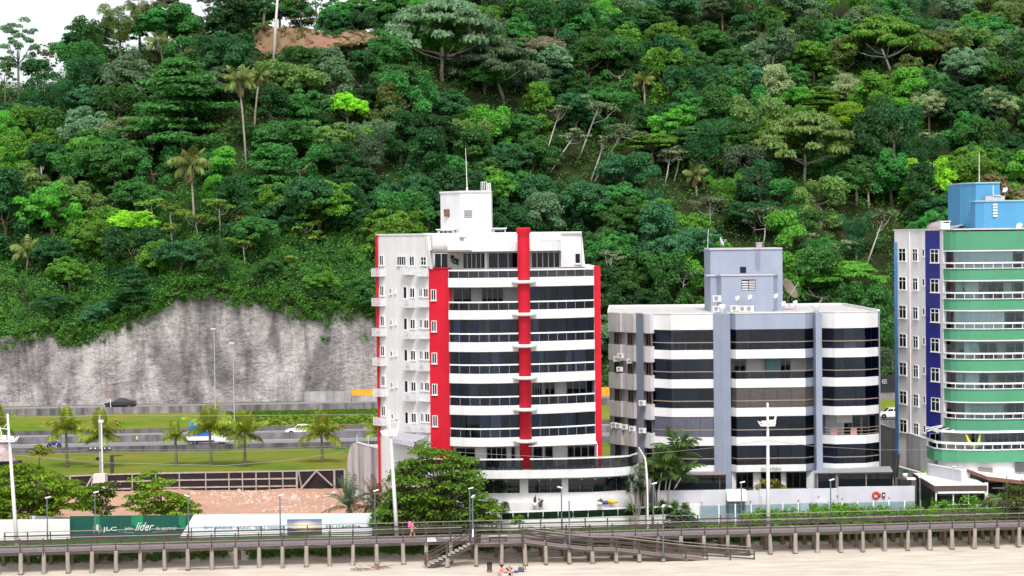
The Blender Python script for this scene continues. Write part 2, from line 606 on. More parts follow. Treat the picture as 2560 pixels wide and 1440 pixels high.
sheet('cliff_foot', (frange(-112, 12, 2), [0, .5, 1]), lambda x, v: 299.4 + sk(x) + 1.4 * v, lambda x, y, v: 3.98 + .35 * v * (1 + .5 * sn(x, 0, .7)), mat('verge_earth', (.24, .21, .15), .95, .4, .8, .3, 6, .1, rgb2=(.09, .11, .03)))

# ---------------------------------------------------------------- wooded hill
CREST = [(-400, 250), (0, 232), (140, 226), (190, 165), (260, 125), (400, 110), (620, 104), (700, 98), (930, 96), (990, 40), (1040, -60), (1200, -150), (3000, -220)]
def hillz(x, y):
    yb = base_y(x)
    d = y - yb
    px = 1280 + x / y * FPX
    z0 = cliff_top(x)
    z = z0 + .64 * d + .9 * sn(x, y, .07, 1) + .5 * sn(x, y, .21, 2)
    cz = CH + (590 - (px - 1280) * .01135 - interp(CREST, px)) * 366 / FPX
    k = 3.0
    h = max(0, min(1, .5 + .5 * (cz - z) / k))
    z = lerp(cz, z, h) - k * h * (1 - h)
    return z if d > 0 else z0
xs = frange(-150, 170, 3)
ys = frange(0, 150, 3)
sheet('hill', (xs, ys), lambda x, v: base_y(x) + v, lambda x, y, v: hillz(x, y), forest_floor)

# bare bank of red earth below the crest
mb = MB()
cols, rows = 46, 10
tabt = [(636, 84), (660, 70), (720, 68), (790, 78), (840, 80), (870, 76), (935, 80), (945, 86)]
tabb = [(636, 116), (660, 136), (720, 140), (800, 136), (850, 112), (945, 104)]
for i in range(cols + 1):
    px = lerp(634, 946, i / cols)
    for j in range(rows + 1):
        v = j / rows
        py = lerp(interp(tabb, px), interp(tabt, px), v)
        Y = 361 + 5 * v + 1.1 * sn(px * .12, v * 5, 1.2) + .5 * sn(px * .4, v * 9, 1.7)
        mb.v.append(tuple(P(px, py + 2 * sn(px * .2, v * 5, 1.), Y)))
for i in range(cols):
    for j in range(rows):
        a = i * (rows + 1) + j
        mb.f.append((a, a + rows + 1, a + rows + 2, a + 1))
struct('clearing', mb, mat('red_bank', (.31, .175, .13), .95, .3, .22, 1., 1.6, .1, rgb2=(.16, .13, .055), detail=12, stretch=(.5, 1, 1.6)), True)
# ================================================================== plants
def leafquads(c, nrm, size, r, asp=.62, curl=0.):
    n = len(c)
    nrm = nrm / np.maximum(np.linalg.norm(nrm, axis=1, keepdims=True), 1e-6)
    a = np.cross(nrm, r.normal(size=(n, 3)))
    a /= np.maximum(np.linalg.norm(a, axis=1, keepdims=True), 1e-6)
    b = np.cross(nrm, a)
    s = size[:, None]
    dip = nrm * s * .16
    v = np.stack([c - a * s * .5 - dip, c + b * s * asp * .5 - a * s * .08, c + a * s * .5 - dip, c - b * s * asp * .5 - a * s * .08], 1).reshape(-1, 3)
    q = np.arange(n * 4).reshape(n, 4)
    return v, q
def crownmesh(name, clumps, n, size, seed, up=.45, asp=.62, jitter=.55, fill=.35):
    """leaves spread through many clumps (cx,cy,cz,rx,ry,rz)"""
    r = np.random.default_rng(seed)
    K = np.array(clumps, float)
    w = (K[:, 3] * K[:, 4] + K[:, 3] * K[:, 5])
    w = w / w.sum()
    idx = r.choice(len(K), n, p=w)
    d = r.normal(size=(n, 3))
    d /= np.linalg.norm(d, axis=1, keepdims=True)
    d[:, 2] = np.where(d[:, 2] < -.35, -d[:, 2], d[:, 2])
    rad = np.where(r.random(n) < fill, r.random(n) ** .5, .86 + .22 * r.random(n))
    lump = 1 + .18 * np.sin(d[:, 0] * 5 + idx) * np.cos(d[:, 1] * 6 + idx * 1.7)
    off = d * (rad * lump)[:, None] * K[idx, 3:6]
    c = K[idx, :3] + off
    nrm = d * .75 + np.array([0, 0, up]) + r.normal(size=(n, 3)) * jitter
    s = size * (.65 + .75 * r.random(n))
    v, q = leafquads(c, nrm, s, r, asp)
    cv = r.random(len(K))
    var = np.clip(.5 * cv[idx] + .5 * r.random(n), 0, 1)
    return rawmesh(name, v, q, var)
def shape_clumps(kind, seed, Rr=4.0):
    r = random.Random(seed)
    C = []
    if kind == 'round':
        for L in range(6):
            la, lq, lz = r.uniform(0, 6.28), r.uniform(.2, .62) if L else 0, r.uniform(-.35, .42) if L else .2
            lr = r.uniform(.42, .66)
            n = 13
            for k in range(n):
                z = 1 - 1.5 * (k + .5) / n
                a = k * 2.39996 + r.uniform(-.5, .5)
                q = math.sqrt(max(0, 1 - z * z)); m = lr * r.uniform(.7, 1.12)
                g = r.uniform(.11, .25)
                C.append(((lq * math.cos(la) + q * math.cos(a) * m) * Rr, (lq * math.sin(la) + q * math.sin(a) * m) * Rr, (lz + z * m * .8) * Rr, g * Rr, g * Rr, g * Rr * .6))
    elif kind == 'tall':
        for k in range(38):
            t = r.random(); a = r.uniform(0, 6.28)
            w = math.sin(math.pi * (.12 + .82 * t)) * .62
            m = r.uniform(.6, 1)
            g = r.uniform(.2, .32)
            C.append((w * m * math.cos(a) * Rr, w * m * math.sin(a) * Rr, lerp(-1.25, 1.2, t) * Rr, g * Rr, g * Rr, g * Rr * .8))
    elif kind == 'umbrella':
        for k in range(60):
            q = math.sqrt(r.random()); a = k * 2.39996
            g = r.uniform(.14, .26)
            C.append((q * math.cos(a) * Rr, q * math.sin(a) * Rr, (.42 * (1 - q * q) + r.uniform(-.05, .06)) * Rr, g * Rr, g * Rr, g * Rr * .28))
    elif kind == 'tier':
        for L, (z, w) in enumerate([(-.75, 1.0), (-.42, .95), (-.08, .85), (.25, .66), (.52, .42), (.72, .2)]):
            for k in range(int(12 + 18 * w)):
                q = r.uniform(.25, 1) * w; a = r.uniform(0, 6.28)
                g = r.uniform(.18, .34)
                C.append((q * math.cos(a) * Rr, q * math.sin(a) * Rr, (z + r.uniform(-.09, .09) - .10 * q) * Rr, g * Rr, g * Rr, g * Rr * .30))
    elif kind == 'sparse':
        for k in range(40):
            a = r.uniform(0, 6.28); q = math.sqrt(r.random()) * .95; z = r.uniform(-.7, .95)
            q *= math.sqrt(max(.15, 1 - z * z * .6))
            g = r.uniform(.12, .26)
            C.append((q * math.cos(a) * Rr, q * math.sin(a) * Rr, z * Rr, g * Rr, g * Rr, g * Rr * .45))
    elif kind == 'vine':
        for k in range(40):
            t = r.random(); a = r.uniform(0, 6.28)
            w = (.35 + .55 * (1 - abs(t - .7))) * r.uniform(.6, 1)
            g = r.uniform(.16, .28)
            C.append((w * math.cos(a) * Rr, w * math.sin(a) * Rr, lerp(-1.3, .75, t) * Rr, g * Rr, g * Rr, g * Rr * 1.15))
    elif kind == 'feather':
        for k in range(46):
            a = r.uniform(0, 6.28); t = r.uniform(.25, 1)
            w = .15 + .75 * t * t
            g = r.uniform(.12, .2)
            C.append((w * math.cos(a) * Rr * .7, w * math.sin(a) * Rr * .7, (lerp(-1.0, 1.15, t) - .35 * w * w) * Rr, g * Rr, g * Rr, g * Rr * 1.3))
    elif kind == 'heads':
        for k in range(7):
            a = k * .9 + r.uniform(-.3, .3); q = [0, .75, .95, .7, 1, .85, .9][k]
            z = r.uniform(-.15, .25) + (.35 if k == 0 else 0)
            for j in range(5):
                b = r.uniform(0, 6.28)
                C.append(((q * math.cos(a) + .2 * math.cos(b)) * Rr, (q * math.sin(a) + .2 * math.sin(b)) * Rr, (z + r.uniform(-.05, .05)) * Rr, .2 * Rr, .2 * Rr, .07 * Rr))
    return C
CROWNS = {}
SPEC = {'round': (12000, .31, 6), 'tall': (9000, .31, 3), 'umbrella': (11000, .27, 2), 'tier': (13000, .31, 2), 'sparse': (5000, .31, 3), 'vine': (9000, .31, 3), 'feather': (8000, .40, 2), 'heads': (1500, .55, 3)}
for kd, (n, s, vcount) in SPEC.items():
    for i in range(vcount):
        kw = dict(up=.45)
        if kd in ('umbrella', 'tier'): kw = dict(up=.9, fill=.6)
        if kd == 'feather': kw = dict(up=.2, asp=.22, jitter=.7)
        if kd == 'heads': kw = dict(up=1.3, asp=.45, fill=.7)
        CROWNS[kd, i] = crownmesh(kd + '_crown', shape_clumps(kd, 31 * i + len(kd)), n, s, 100 + i, **kw)
LM = {
    'deep green': leafmat('leaf_deep', (0.041, 0.137, 0.042)),
    'mid green': leafmat('leaf_mid', (0.072, 0.218, 0.051)),
    'bright green': leafmat('leaf_bright', (0.137, 0.337, 0.046)),
    'yellow-green': leafmat('leaf_yellow', (0.290, 0.528, 0.042), .01, .3),
    'olive green': leafmat('leaf_olive', (0.162, 0.246, 0.068)),
    'grey-green': leafmat('leaf_grey', (0.145, 0.237, 0.124)),
    'blue-green': leafmat('leaf_blue', (0.068, 0.200, 0.081)),
    'pale olive': leafmat('leaf_pale', (0.290, 0.337, 0.167)),
    'brownish': leafmat('leaf_brown', (0.222, 0.209, 0.135)),
}
bark = mat('bark', (.17, .13, .10), .95, .4, 2, .5, 10, .1)
bark_pale = mat('pale_bark', (.58, .54, .49), .9, .3, 2, .3, 10, .1)
bark_grey = mat('grey_bark', (.26, .22, .19), .95, .35, 2, .4, 10, .1)
def trunkmesh(h, r0, seed, limbs=5, spread=2.0, top=2.0):
    r = random.Random(seed); mb = MB()
    p = [Vector((0, 0, -1.2))]
    for k in range(1, 5): p.append(Vector((r.uniform(-.16, .16) * k, r.uniform(-.16, .16) * k, h * k / 4)))
    mb.tube(p, [r0 * 1.25, r0, r0 * .85, r0 * .7, r0 * .5], 7)
    for k in range(limbs):
        a = k * 6.28 / limbs + r.uniform(-.4, .4)
        s = p[3].lerp(p[4], r.uniform(0, 1))
        e = s + Vector((math.cos(a) * spread, math.sin(a) * spread, top * r.uniform(.5, 1)))
        mb.tube([s, s.lerp(e, .5) + Vector((0, 0, -.25)), e], [r0 * .45, r0 * .3, r0 * .1], 5)
    return mb
TRUNKS = [trunkmesh(5.0, .24, i).mesh('trunk', smooth=True) for i in range(5)]
def ground_at(px, py, y0=None):
    """where the sight line through (px,py) meets the hill"""
    Y = 302.0
    while Y < 440:
        q = P(px, py, Y)
        if Y > base_y(q.x) and hillz(q.x, Y) >= q.z: return Vector((q.x, Y, hillz(q.x, Y)))
        Y += .7
    q = P(px, py, 372); return q
def tree(name, label, shape, col, base, centre, w, h, group=None, seed=0, tm=None, tr=.24, rz=0., mesh_i=None, limbs=5, parent_name='tree'):
    """tree with its foot at base, crown centre at centre, crown w wide and h high (metres)"""
    root = thing(name, label, 'tree', base, group)
    i = (seed if mesh_i is None else mesh_i) % SPEC[shape][2]
    dz = {'umbrella': .2, 'tier': 0, 'heads': .05}.get(shape, 0)
    sz = {'round': 7.2, 'tall': 11.5, 'umbrella': 2.0, 'tier': 7.0, 'sparse': 7.6, 'vine': 10, 'feather': 9.5, 'heads': 2.6}[shape]
    sw = {'tall': 6.5, 'vine': 7.6, 'feather': 6.5, 'umbrella': 9, 'heads': 9.5}.get(shape, 8.6)
    rel = Vector(centre) - Vector(base)
    put('crown', CROWNS[shape, i], LM[col] if isinstance(col, str) else col, root, rel, (0, 0, rz), (w / sw, w / sw, h / sz))
    hh = rel.z
    mb = MB()
    r = random.Random(seed)
    p = [Vector((0, 0, -1.0))] + [Vector((rel.x * t + r.uniform(-.1, .1) * hh * .15, rel.y * t, hh * t)) for t in (.3, .6, .85, 1)]
    mb.tube(p, [tr * 1.2, tr, tr * .85, tr * .7, tr * .45], 7)
    for k in range(limbs):
        a = k * 6.28 / max(1, limbs) + r.uniform(-.4, .4)
        s = p[2].lerp(p[4], r.uniform(.05, .5))
        e = p[4] + Vector((math.cos(a) * w * .27, math.sin(a) * w * .27, h * r.uniform(-.1, .16)))
        mb.tube([s, s.lerp(e, .5) + Vector((0, 0, -.05 * h)), e], [tr * .5, tr * .34, tr * .12], 5)
    put('trunk', mb.mesh('trunk', smooth=True), tm or bark, root)
    return root

# ---------------------------------------------------------------- fronds and palms
def frondmesh(L, e0, droop, npairs, ll, seed, hang=.6, width=.05, split=1):
    """one pinnate leaf heading +x: midrib curve with a leaflet pair at every step"""
    r = np.random.default_rng(seed)
    pts = []; p = np.array([0., 0., 0.]); ang = e0
    N = npairs
    for k in range(N + 1):
        pts.append(p.copy())
        ang -= droop / N * (.5 + 1.0 * k / N)
        p = p + np.array([math.cos(ang), 0, math.sin(ang)]) * L / N
    V = []; Q = []; var = []
    def quad(a, b, c, d, v):
        i = len(V); V.extend([a, b, c, d]); Q.append((i, i + 1, i + 2, i + 3)); var.append(v)
    for k in range(N):
        w = width * (1 - k / N) + .012
        a, b = pts[k], pts[k + 1]
        y = np.array([0, w, 0]); 
        quad(a - y, b - y * .9, b + y * .9, a + y, .55)
        if k < N * .12: continue
        t = (k / N - .12) / .88
        l = ll * (math.sin(math.pi * (.18 + .80 * t)) ** .7) * r.uniform(.85, 1.1)
        d = (b - a) / np.linalg.norm(b - a)
        for s in (-1, 1):
            for q in range(split):
                o = a + (b - a) * (q / split + r.uniform(0, .3))
                dirv = d * r.uniform(.45, .7) + np.array([0, s * 1.0, 0]) + np.array([0, 0, -hang * r.uniform(.6, 1.3)])
                dirv /= np.linalg.norm(dirv)
                mid = o + dirv * l * .5
                tip = o + dirv * l + np.array([0, 0, -hang * l * .30])
                wv = d * (ll * .10)
                quad(o - wv, mid - wv * 1.1, tip, mid + wv * 1.1, float(np.clip(.25 + .45 * t + r.uniform(-.2, .3), 0, 1)))
    return rawmesh('frond', np.array(V), np.array(Q), np.array(var))
FR = {}
def fronds(kind):
    if kind in FR: return FR[kind]
    if kind == 'coconut':
        FR[kind] = [(frondmesh(2.7, 1.35, .75, 18, .85, 1, .55, .05), .62, 5), (frondmesh(2.9, .95, 1.5, 18, .9, 2, .7, .05), .0, 7), (frondmesh(2.6, .35, 1.6, 18, .85, 3, .9, .05), 0, 6)]
    elif kind == 'queen':
        FR[kind] = [(frondmesh(3.0, 1.30, .9, 17, 1.0, 4, .8, .06, 1), 0, 4), (frondmesh(3.4, .95, 1.9, 18, 1.15, 5, 1.2, .06), 0, 7), (frondmesh(3.0, .3, 1.9, 17, 1.05, 6, 1.5, .06), 0, 5)]
    elif kind == 'areca':
        FR[kind] = [(frondmesh(2.2, 1.3, .9, 16, .65, 7, .4, .04), 0, 4), (frondmesh(2.4, .95, 1.6, 16, .7, 8, .5, .04), 0, 5), (frondmesh(2.1, .4, 1.5, 16, .65, 9, .6, .04), 0, 3)]
    elif kind == 'date':
        FR[kind] = [(frondmesh(3.1, 1.35, .8, 22, .42, 10, .25, .05), 0, 9), (frondmesh(3.3, .9, 1.5, 22, .45, 11, .4, .05), 0, 10), (frondmesh(3.0, .3, 1.4, 22, .42, 12, .6, .05), 0, 8)]
    return FR[kind]
palm_leaf = leafmat('coconut_leaf', (.19, .235, .026), .015, .45, .4, tip=(.50, .42, .08))
queen_leaf = leafmat('hill_palm_leaf', (.14, .18, .045), .02, .4, .35, tip=(.34, .28, .10))
dry_leaf = leafmat('dry_palm_leaf', (.20, .15, .085), .01, .35, .2)
date_leaf = leafmat('dying_palm_leaf', (.14, .105, .055), .01, .4, .2)
date_green = leafmat('date_palm_leaf', (.07, .115, .055), .01, .4, .25)
areca_leaf = leafmat('areca_leaf', (.055, .105, .022), .015, .4, .3, tip=(.18, .20, .06))
bark_palm = mat('palm_bark', (.22, .185, .155), .95, .35, 3, .6, 12, .1, stretch=(1, 1, 4))
def palm(label, kind, base, top, leafm, sc=1.0, group=None, seed=0, tr=.16, skirt=None, dead=0, tm=None, name='palm_tree', low=None, lowm=None):
    base, top = Vector(base), Vector(top)
    root = thing(name, label, 'palm', base, group)
    rel = top - base
    mb = MB()
    bend = Vector((-rel.x * .12, 0, 0))
    p = [Vector((0, 0, -.6)), rel * .3 + bend, rel * .65 + bend, rel]
    mb.tube(p, [tr * 1.3, tr * 1.05, tr * .9, tr * .85], 9)
    put('trunk', mb.mesh('trunk', smooth=True), tm or bark_palm, root)
    r = random.Random(seed)
    a = r.uniform(0, 6)
    for lv, (me, tilt, n) in enumerate(fronds(kind)):
        for k in range(n):
            a += 2.39996
            mt = leafm
            if lv == 2 and lowm: mt = lowm
            put('frond', me, mt, root, rel + Vector((0, 0, .05)), (r.uniform(-.25, .25), -tilt + r.uniform(-.18, .18) - .12, a + r.uniform(-.25, .25)), (sc * r.uniform(.85, 1.1),) * 3)
    for k in range(dead):
        a += 2.39996
        put('frond', fronds(kind)[2][0], dry_leaf, root, rel + Vector((0, 0, -.1)), (r.uniform(-.3, .3), .75 + r.uniform(-.15, .25), a), (sc * r.uniform(.6, .85),) * 3)
    return root

# ---------------------------------------------------------------- named trees on the hill: (name, label, shape, colour, crown px, py, width px, height px, foot py)
def hill_tree(name, label, shape, col, px, py, w, h, foot, fpx=None, seed=0, tm=None, tr=.24, limbs=5, group=None):
    g = ground_at(fpx if fpx else px, foot)
    c = P(px, py, g.y)
    k = g.y / FPX
    return tree(name, label, shape, col, g, c, w * k, h * k, group, seed, tm, tr, seed * 1.3, None, limbs)
KEEP = []
def HT(*a, **k):
    hill_tree(*a, **k); KEEP.append((a[4], a[5] + a[7] * .12, a[6] * .30, a[7] * .40))
HT('spreading_tree', 'huge grey-green spreading tree with a forked dark trunk, uphill of the red tower', 'umbrella', 'grey-green', 1105, 118, 350, 120, 205, seed=1, tm=bark_grey, tr=.4, limbs=8)
HT('spreading_tree', 'wide grey-green spreading tree over a dark hollow, just below the huge spreading one', 'umbrella', 'grey-green', 1235, 185, 250, 90, 262, fpx=1262, seed=0, tm=bark_grey, tr=.34, limbs=8)
HT('tiered_tree', 'large dark tree in flat layered tiers, left of the tall palm pair', 'tier', 'mid green', 455, 255, 330, 210, 375, seed=1, tm=bark, tr=.3, limbs=0)
HT('tiered_tree', 'dark layered tree with a flat olive top, uphill of the largest layered tree', 'tier', 'olive green', 505, 145, 170, 75, 205, seed=0, limbs=0)
HT('umbrella_tree', 'broad olive umbrella-crowned tree uphill of the grey block', 'umbrella', 'olive green', 2012, 385, 285, 105, 470, seed=1, tm=bark_grey, tr=.3, limbs=7)
HT('umbrella_tree', 'broad bright umbrella-crowned tree high on the slope with a bare forked trunk', 'umbrella', 'bright green', 2205, 122, 250, 85, 205, fpx=2235, seed=0, tm=bark_pale, tr=.28, limbs=7)
HT('yellow_tree', 'vivid yellow-green tree on the middle slope, left of the red tower', 'round', 'yellow-green', 868, 275, 105, 95, 345, seed=2)
HT('yellow_tree', 'small vivid yellow-green tree beside and below the larger yellow one', 'round', 'yellow-green', 905, 330, 60, 50, 370, seed=3)
HT('broadleaf_tree', 'lone lime-green tree near the top of the slope above the grey block', 'round', 'yellow-green', 1945, 38, 72, 52, 80, seed=1)
HT('broadleaf_tree', 'bright lime crown with a flat top on the middle slope above the grey block', 'tier', 'bright green', 2050, 252, 140, 70, 310, seed=0)
HT('flowering_tree', 'dark tree dotted with orange flowers at the hill edge', 'round', leafmat('leaf_orange_flower', (.045, .085, .015), .01, .4, .2, tip=(.75, .36, .02)), 2500, 190, 70, 62, 240, seed=4)
HT('broadleaf_tree', 'pale olive rounded tree on the slope above the blue roof house', 'round', 'pale olive', 2322, 270, 105, 100, 345, seed=0)
HT('broadleaf_tree', 'larger pale yellowish tree at the hill edge below the orange-flowered one', 'round', 'pale olive', 2490, 268, 100, 105, 345, seed=2)
HT('broadleaf_tree', 'grey-green mounded tree between the bright umbrella crown and the orange-flowered tree', 'round', 'grey-green', 2395, 165, 150, 125, 250, seed=3)
HT('broadleaf_tree', 'dry buff-brown tree directly behind the blue roof house', 'round', mat('x', (1, 1, 1)) and leafmat('leaf_buff', (.22, .19, .10), .01, .4, .25), 2492, 470, 95, 80, 560, seed=1)
HT('broadleaf_tree', 'bushy buff-brown tree behind the blue roof house, at its outer side', 'round', leafmat('leaf_buff', (.22, .19, .10)), 2552, 500, 70, 75, 580, seed=4)
HT('vine_tree', 'vine-draped bright green tree on the slope between the red tower and the grey block', 'vine', 'bright green', 1792, 385, 105, 100, 440, seed=0)
HT('bamboo_clump', 'feathery olive bamboo clump on the crest under the open sky', 'feather', 'olive green', 300, 75, 130, 135, 160, seed=0)
HT('bamboo_clump', 'second feathery bamboo clump on the crest, lighter and smaller', 'feather', 'pale olive', 350, 40, 100, 105, 118, seed=1)
HT('broadleaf_tree', 'bright rounded tree low on the slope above the far end of the pale cliff', 'round', 'bright green', 228, 400, 130, 130, 480, seed=1)
HT('broadleaf_tree', 'yellowish bushy tree beside the dead white stump', 'tall', 'olive green', 45, 470, 75, 100, 540, seed=2)
HT('ridge_tree', 'tall open tree against the sky at the hill end, its crown full of gaps', 'sparse', 'grey-green', 45, 125, 120, 150, 245, seed=0, tm=bark_grey, tr=.22, limbs=8)
HT('ridge_tree', 'thin open brownish tree against the sky at the hill end', 'sparse', 'brownish', 112, 150, 60, 80, 235, seed=1, tm=bark_pale, tr=.13, limbs=7)
HT('ridge_tree', 'small leafy crown standing out against the sky gap at the hill end', 'sparse', 'mid green', 12, 190, 60, 90, 260, seed=2, tm=bark_grey, tr=.14)
HT('ridge_tree', 'flat-topped brownish tree on the crest seen against the sky', 'umbrella', 'brownish', 418, 25, 85, 40, 95, seed=0, tm=bark_grey, tr=.16)
HT('ridge_tree', 'open brownish crown on the crest beside the dead twisted tree', 'sparse', 'brownish', 520, 18, 80, 80, 95, seed=1, tm=bark_grey, tr=.15)
HT('broadleaf_tree', 'large mid-green rounded tree on the crest over the bare red bank', 'round', 'mid green', 830, 45, 120, 110, 118, seed=3, tm=bark_grey)
HT('broadleaf_tree', 'dark bushy tree hiding the end of the bare red bank', 'tall', 'deep green', 835, 85, 70, 120, 150, seed=1)
HT('ridge_tree', 'wide open green tree closing the skyline behind the bare red bank', 'round', 'mid green', 700, 22, 150, 90, 70, seed=4, tm=bark_pale)
HT('ridge_tree', 'bushy pale tree behind the bare red bank beside the two leaning poles', 'tall', 'olive green', 752, 30, 90, 110, 74, seed=0, tm=bark_pale)
HT('ridge_tree', 'tall pale-limbed open tree behind the bare red bank', 'sparse', 'mid green', 790, -10, 110, 120, 96, seed=2, tm=bark_pale, tr=.2, limbs=8)

# palms on the hill: (crown px, py, foot px, foot py, scale, label)
HP = [(398, 108, 410, 182, 1.0, 'wind-blown palm with orange-tinged fronds on the crest'),
      (502, 98, 508, 135, .8, 'short dry-looking palm on the crest beside the wind-blown one'),
      (598, 205, 616, 428, 1.15, 'very tall slender palm with a long curved pale trunk'),
      (649, 192, 636, 330, .75, 'smaller tall palm close beside the very tall slender one'),
      (476, 415, 487, 590, 1.25, 'big shaggy palm with hanging dead fronds above the pale cliff'),
      (72, 632, 66, 690, 1.05, 'ragged palm low on the slope at the far end of the cliff'),
      (1402, 6, 1404, 72, .8, 'palm at the top of the slope with a bare visible trunk'),
      (1285, -8, 1290, 15, .7, 'palm partly cut off by the upper edge, trunk pale'),
      (1610, 205, 1612, 265, .95, 'arching palm in the forest uphill of the leaning pale trunks'),
      (1738, 440, 1742, 500, .95, 'drooping palm in the forest between the red tower and the grey block'),
      (2170, 470, 2172, 520, .5, 'small palm with dark stiff fronds under the olive umbrella tree')]
for i, (a, b, c, d, s, l) in enumerate(HP):
    g = ground_at(c, d); KEEP.append((a, b + 12, 46 * s, 48 * s)); KEEP.append((lerp(a, c, .5), lerp(b, d, .45), 14, abs(d - b) * .4))
    palm(l, 'queen', g, P(a, b, g.y), queen_leaf, s * .95, 'palms on the wooded hill', i, .17, dead=5 if i in (2, 3, 4, 9) else 2, tm=mat('pale_palm_trunk', (.36, .31, .27), .95, .3, 3, .4, 12, .1), name='hill_palm')

# slender cecropia trees: pale pole, ring of bare arms, leaf heads
ceco_leaf = leafmat('cecropia_leaf', (.17, .225, .11), .015, .35, .25)
ceco_bright = leafmat('cecropia_bright_leaf', (.17, .29, .05), .015, .35, .4, tip=(.65, .45, .04))
def cecropia(x0, y0, x1, y1, w, label, bright=0, arms=6, seed=0):
    g = ground_at(x0, y0)
    t = P(x1, y1, g.y - .5); KEEP.append((x1, y1 + 6, w * .42, w * .35)); KEEP.append((lerp(x0, x1, .4), lerp(y0, y1, .4), 12 + abs(x1 - x0) * .4, abs(y1 - y0) * .5 + 8))
    root = thing('cecropia_tree', label, 'tree', g, 'slender pale-trunked trees on the hill')
    rel = t - g
    k = g.y / FPX
    r = random.Random(seed)
    mb = MB()
    mb.tube([Vector((0, 0, -1)), rel * .4 + Vector((.15, 0, -.1)), rel * .75, rel], [.15, .13, .10, .07], 6)
    put('trunk', mb.mesh('trunk', smooth=True), bark_pale, root)
    W = w * k / 2
    ends = []
    ab = MB()
    for j in range(arms):
        a = j * 6.28 / arms + r.uniform(-.4, .4)
        q = r.uniform(.5, 1.05) * W
        s = rel * r.uniform(.62, .98)
        e = rel + Vector((math.cos(a) * q, math.sin(a) * q, W * r.uniform(-.35, .45)))
        ab.tube([s, s.lerp(e, .55) + Vector((0, 0, -.22 * W)), e], [.07, .05, .03], 5)
        ends.append(e)
    put('branch', ab.mesh('branch', smooth=True), bark_pale, root)
    cl = []
    for e in ends + [rel]:
        for j in range(4):
            b = r.uniform(0, 6.28)
            cl.append((e.x + .22 * W * math.cos(b), e.y + .22 * W * math.sin(b), e.z + r.uniform(-.05, .1) * W, .32 * W + .12, .32 * W + .12, .14 * W + .06))
    put('crown', crownmesh('crown', cl, int(300 + 1500 * min(1, W / 3)), .42, seed, up=1.2, asp=.5, fill=.7), ceco_bright if bright else ceco_leaf, root)
C5 = [(1369, 431, 1438, 339, 60, 'leaning pale pole of a tree, third of the leaning group uphill of the red column', 0), (1481, 452, 1559, 329, 85, 'leaning pale tree with the largest leafy head of the leaning group', 0),
      (1443, 400, 1500, 262, 80, 'tallest leaning pale tree of the group, arms nearly bare', 0), (1355, 403, 1401, 275, 46, 'leaning pale tree at the outer side of the leaning group, almost leafless', 0),
      (1473, 453, 1515, 350, 40, 'short thin leaning tree between the two bigger leaning ones', 0), (1660, 458, 1676, 392, 60, 'slim pale tree with a flat grey-green head beside the vine-draped tree', 0),
      (1682, 456, 1704, 378, 66, 'slim pale tree leaning towards the vine-draped tree', 0), (1772, 618, 1776, 500, 90, 'flat-headed pale-armed tree above the grey block beside its roof house', 0),
      (1905, 618, 1916, 548, 100, 'wide flat-headed tree with pale arms behind the roof house of the grey block', 0), (2160, 672, 2212, 540, 60, 'dead-looking leaning tree with coiled bare branches beside the green tower', 0),
      (2002, 690, 2012, 600, 70, 'thin branching tree beside the big mesh dish', 0), (2058, 680, 2105, 610, 60, 'leaning thin pale tree between the grey block and the green tower', 0),
      (1512, 770, 1530, 640, 50, 'thin pale tree just beside the red edge of the tower', 0), (1700, 765, 1712, 690, 70, 'grey-green flat-headed tree behind the low roof of the grey block', 0),
      (349, 440, 347, 385, 60, 'small flat-headed tree on the slope above the cliff, left of the shaggy palm', 0), (382, 575, 378, 505, 66, 'bright flat-headed tree with yellow leaves above the cliff, first from the hill end', 1),
      (427, 600, 425, 520, 50, 'bright flat-headed tree with thin trunk close left of the shaggy palm trunk', 1), (493, 605, 489, 548, 80, 'wide bright flat-headed tree in front of the shaggy palm trunk', 1),
      (547, 606, 549, 515, 60, 'bright flat-headed tree right beside the shaggy palm trunk', 1), (372, 632, 371, 585, 40, 'small bright flat-headed tree with one yellow leaf, nearest the cliff top', 1),
      (429, 642, 428, 572, 44, 'slim bright flat-headed tree above the notch of the cliff', 1), (586, 598, 588, 545, 56, 'bright flat-headed tree to the right of the shaggy palm', 1),
      (610, 670, 608, 610, 60, 'bright flat-headed tree directly above the peak of the pale cliff', 1), (839, 562, 838, 505, 60, 'yellow-leaved flat-headed tree below the vivid yellow tree', 1),
      (763, 618, 762, 570, 56, 'yellow-dotted flat-headed tree above the drop of the cliff', 1), (786, 628, 788, 590, 44, 'low yellow-dotted flat-headed tree beside its taller twin', 1),
      (722, 672, 724, 650, 34, 'tiny yellow-leaved tree near the cliff edge', 1), (949, 560, 985, 575, 60, 'flat-headed tree peeking over the white parapet of the red tower', 1),
      (946, 178, 946, 140, 60, 'cream flat-headed tree beside the huge spreading tree', 0), (528, 470, 536, 400, 44, 'thin tree to the right of the shaggy palm crown', 0),
      (1868, 130, 1875, 95, 66, 'silvery open-armed tree high on the slope', 0), (1946, 268, 1950, 238, 60, 'silvery flat-headed tree beside the bright lime crown', 0),
      (2325, 372, 2328, 345, 50, 'bare silvery tree on the slope above the blue roof house', 0), (968, 320, 970, 285, 60, 'grey-green flat-headed tree beside the vivid yellow trees', 0), (1020, 400, 1022, 375, 50, 'small flat-headed tree uphill of the white roof tank', 0)]
for i, (a, b, c, d, w, l, br) in enumerate(C5): cecropia(a, b, c, d, w, l, br, 6, i)
